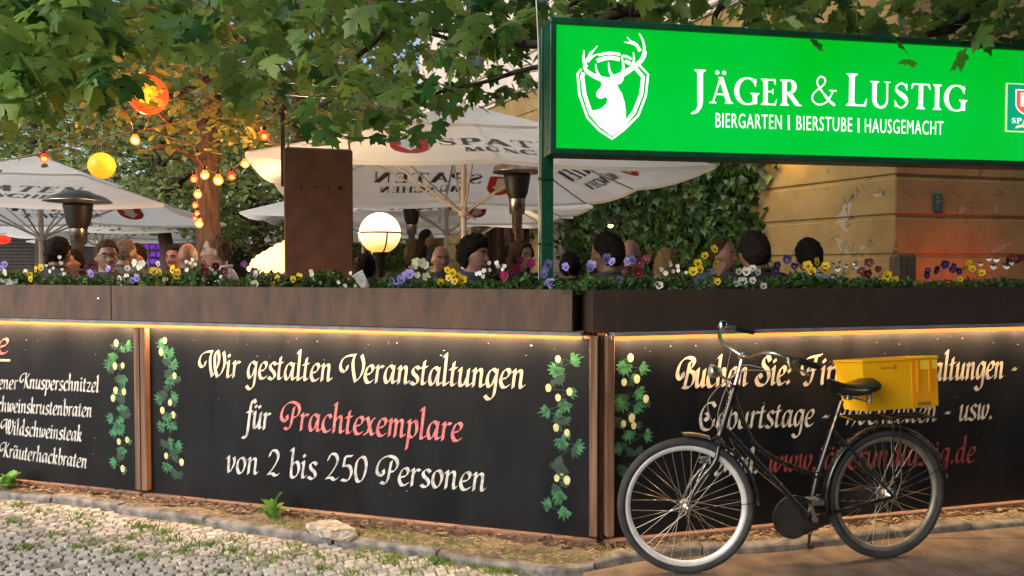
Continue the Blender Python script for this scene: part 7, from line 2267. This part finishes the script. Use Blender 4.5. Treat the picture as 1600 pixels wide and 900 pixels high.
PLANTS_L = [(-30, 'tiny', [(-30, 420), (-20, 432)]), (8, 'plainwhite', [(8, 426), (4, 437), (14, 441), (24, 441)]), (6, 'lilac', [(7, 413), (1, 419)]), (42, 'white', [(40, 426)]), (52, 'yellow', [(46, 429), (56, 421), (64, 418), (48, 436)]),
 (84, 'tiny', [(72, 415), (93, 402), (95, 411), (78, 424), (83, 419), (97, 421), (100, 428)]), (106, None, []), (122, 'wine', [(118, 428), (128, 427), (144, 417), (122, 443)]), (143, 'lilac', [(142, 427), (169, 420)]), (160, None, []),
 (188, 'white', [(187, 436), (187, 446), (197, 434), (199, 419)]), (212, 'plainwhite', [(210, 411), (218, 417), (222, 412)]), (206, 'lilac', [(207, 438), (214, 434)]), (246, 'white', [(247, 412)]), (245, 'yellow', [(240, 424), (250, 425), (247, 441), (258, 438)]),
 (272, 'yellow', [(270, 421), (278, 424), (276, 431)]), (297, 'tiny', [(291, 409), (297, 411), (301, 406), (305, 413), (292, 422), (307, 405)]), (320, 'wine', [(318, 418), (320, 425), (337, 416), (315, 446), (341, 445), (350, 425)]), (334, 'tiny', [(331, 422), (336, 427), (345, 432), (329, 436)]),
 (360, None, []), (388, 'violet', [(381, 413), (397, 424)]), (410, 'white', [(402, 433), (415, 434), (418, 439), (398, 444), (400, 428)]), (430, 'yellow', [(433, 435), (427, 447), (430, 452)]), (462, 'yellow', [(458, 436), (467, 433), (464, 441)]), (444, None, []),
 (490, 'tiny', [(486, 424), (491, 436), (487, 429), (500, 442)]), (512, None, []), (536, 'tiny', [(548, 427), (529, 441), (539, 446), (556, 447), (528, 452), (541, 450)]), (583, None, []),
 (620, 'lilac', [(613, 440), (618, 447), (626, 437), (634, 431), (640, 428), (632, 446)]), (652, 'plainwhite', [(650, 410), (648, 415), (659, 411), (665, 414), (652, 430), (666, 433), (675, 420)]), (678, 'yellow', [(688, 441)]),
 (706, 'yellow', [(699, 422), (706, 426), (701, 434), (714, 431), (722, 437), (719, 444), (710, 439)]), (735, None, []), (762, 'tiny', [(764, 411), (776, 411), (756, 423), (765, 422), (778, 416), (788, 416), (745, 428), (755, 432), (750, 427), (785, 421)]),
 (790, 'magenta', [(788, 431), (806, 420), (813, 407), (830, 412)]), (818, None, []), (850, 'lilac', [(856, 413), (852, 421), (849, 428), (857, 446), (860, 443)]), (772, None, []), (870, None, [])]
PLANTS_R = [(884, 'lilac', [(884, 417)]), (924, 'lilac', [(922, 419), (924, 414)]), (958, 'lilac', [(947, 404), (956, 409), (968, 439)]), (986, 'lilac', [(981, 408), (988, 406)]), (986, 'plainwhite', [(985, 440), (996, 456)]), (1000, 'wine', [(1000, 411), (1006, 402), (994, 421), (997, 427), (975, 424), (1010, 406)]),
 (1012, 'white', [(1027, 436), (1030, 446), (1024, 447)]), (1046, 'tiny', [(1033, 421), (1047, 411), (1040, 427), (1052, 424), (1059, 416), (1060, 423), (1048, 414), (1072, 426)]), (1070, None, []), (1098, 'yellow', [(1101, 399), (1090, 411), (1083, 424), (1093, 421), (1116, 389), (1119, 411), (1121, 440)]),
 (1120, None, []), (1163, 'white', [(1154, 424), (1166, 424), (1160, 440), (1151, 443), (1176, 438), (1184, 425), (1193, 447), (1176, 419)]), (1216, 'purple', [(1214, 415), (1212, 423), (1230, 406), (1241, 416)]), (1234, None, []), (1266, 'yellow', [(1262, 415), (1276, 409), (1268, 423), (1290, 415), (1288, 421)]), (1255, None, []),
 (1305, 'twotone', [(1302, 414), (1312, 412), (1309, 421), (1322, 416), (1320, 422), (1336, 413), (1338, 417), (1300, 432)]), (1330, None, []), (1350, 'wine', [(1346, 424), (1356, 428), (1349, 430), (1358, 411), (1372, 421)]), (1372, None, []), (1390, 'yellow', [(1384, 436), (1398, 437), (1386, 430)]), (1410, None, []),
 (1435, None, []), (1460, 'purple', [(1448, 430), (1450, 423), (1463, 422), (1476, 412), (1490, 416), (1488, 422), (1476, 414), (1498, 424)]), (1515, 'yellow', [(1506, 419), (1514, 411), (1519, 420), (1528, 427), (1534, 426), (1500, 436)]), (1548, 'twotone', [(1532, 413), (1545, 405), (1557, 406), (1568, 415), (1552, 417), (1580, 411), (1573, 417)]),
 (1586, 'wine', [(1575, 407), (1583, 404), (1590, 405), (1601, 403), (1578, 411)]), (1480, None, []), (1570, None, []), (1625, 'yellow', [(1620, 415), (1632, 420)])]
for (px_, k_, pts) in PLANTS_L: plant(FL, px_, k_, pts)
for (px_, k_, pts) in PLANTS_R: plant(FR, px_, k_, pts)
# a crushed plastic cup left among the flowers
q = at(572, 450, 4.62)
t = thing('plastic_cup', 'empty clear plastic cup tipped over among the flowers by the globe lamp', 'cup', q)
t.rotation_euler = (R(12), -R(28), 0)
m = bpy.data.materials.new('clear_plastic'); m.use_nodes = True; p = m.node_tree.nodes['Principled BSDF']; p.inputs['Base Color'].default_value = (.9, .9, .9, 1); p.inputs['Roughness'].default_value = .08; p.inputs['Alpha'].default_value = .28
mb = MB(); mb.lathe([(0, 0), (.024, 0), (.026, .004), (.036, .10), (.038, .102), (.0345, .10), (.0245, .006), (0, .006)], 24); mb.build('cup_wall', m, t)
mb = MB(); mb.tube([(.037 * math.cos(2 * PI * i / 24), .037 * math.sin(2 * PI * i / 24), .102) for i in range(24)], .0016, 6, closed=True); mb.build('lip', M_white, t)
mb = MB(); mb.box((0, -.027, .05), (.012, .0015, .06), rot=(-.12, 0, 0)); mb.build('printed_stripe', M_white, t)
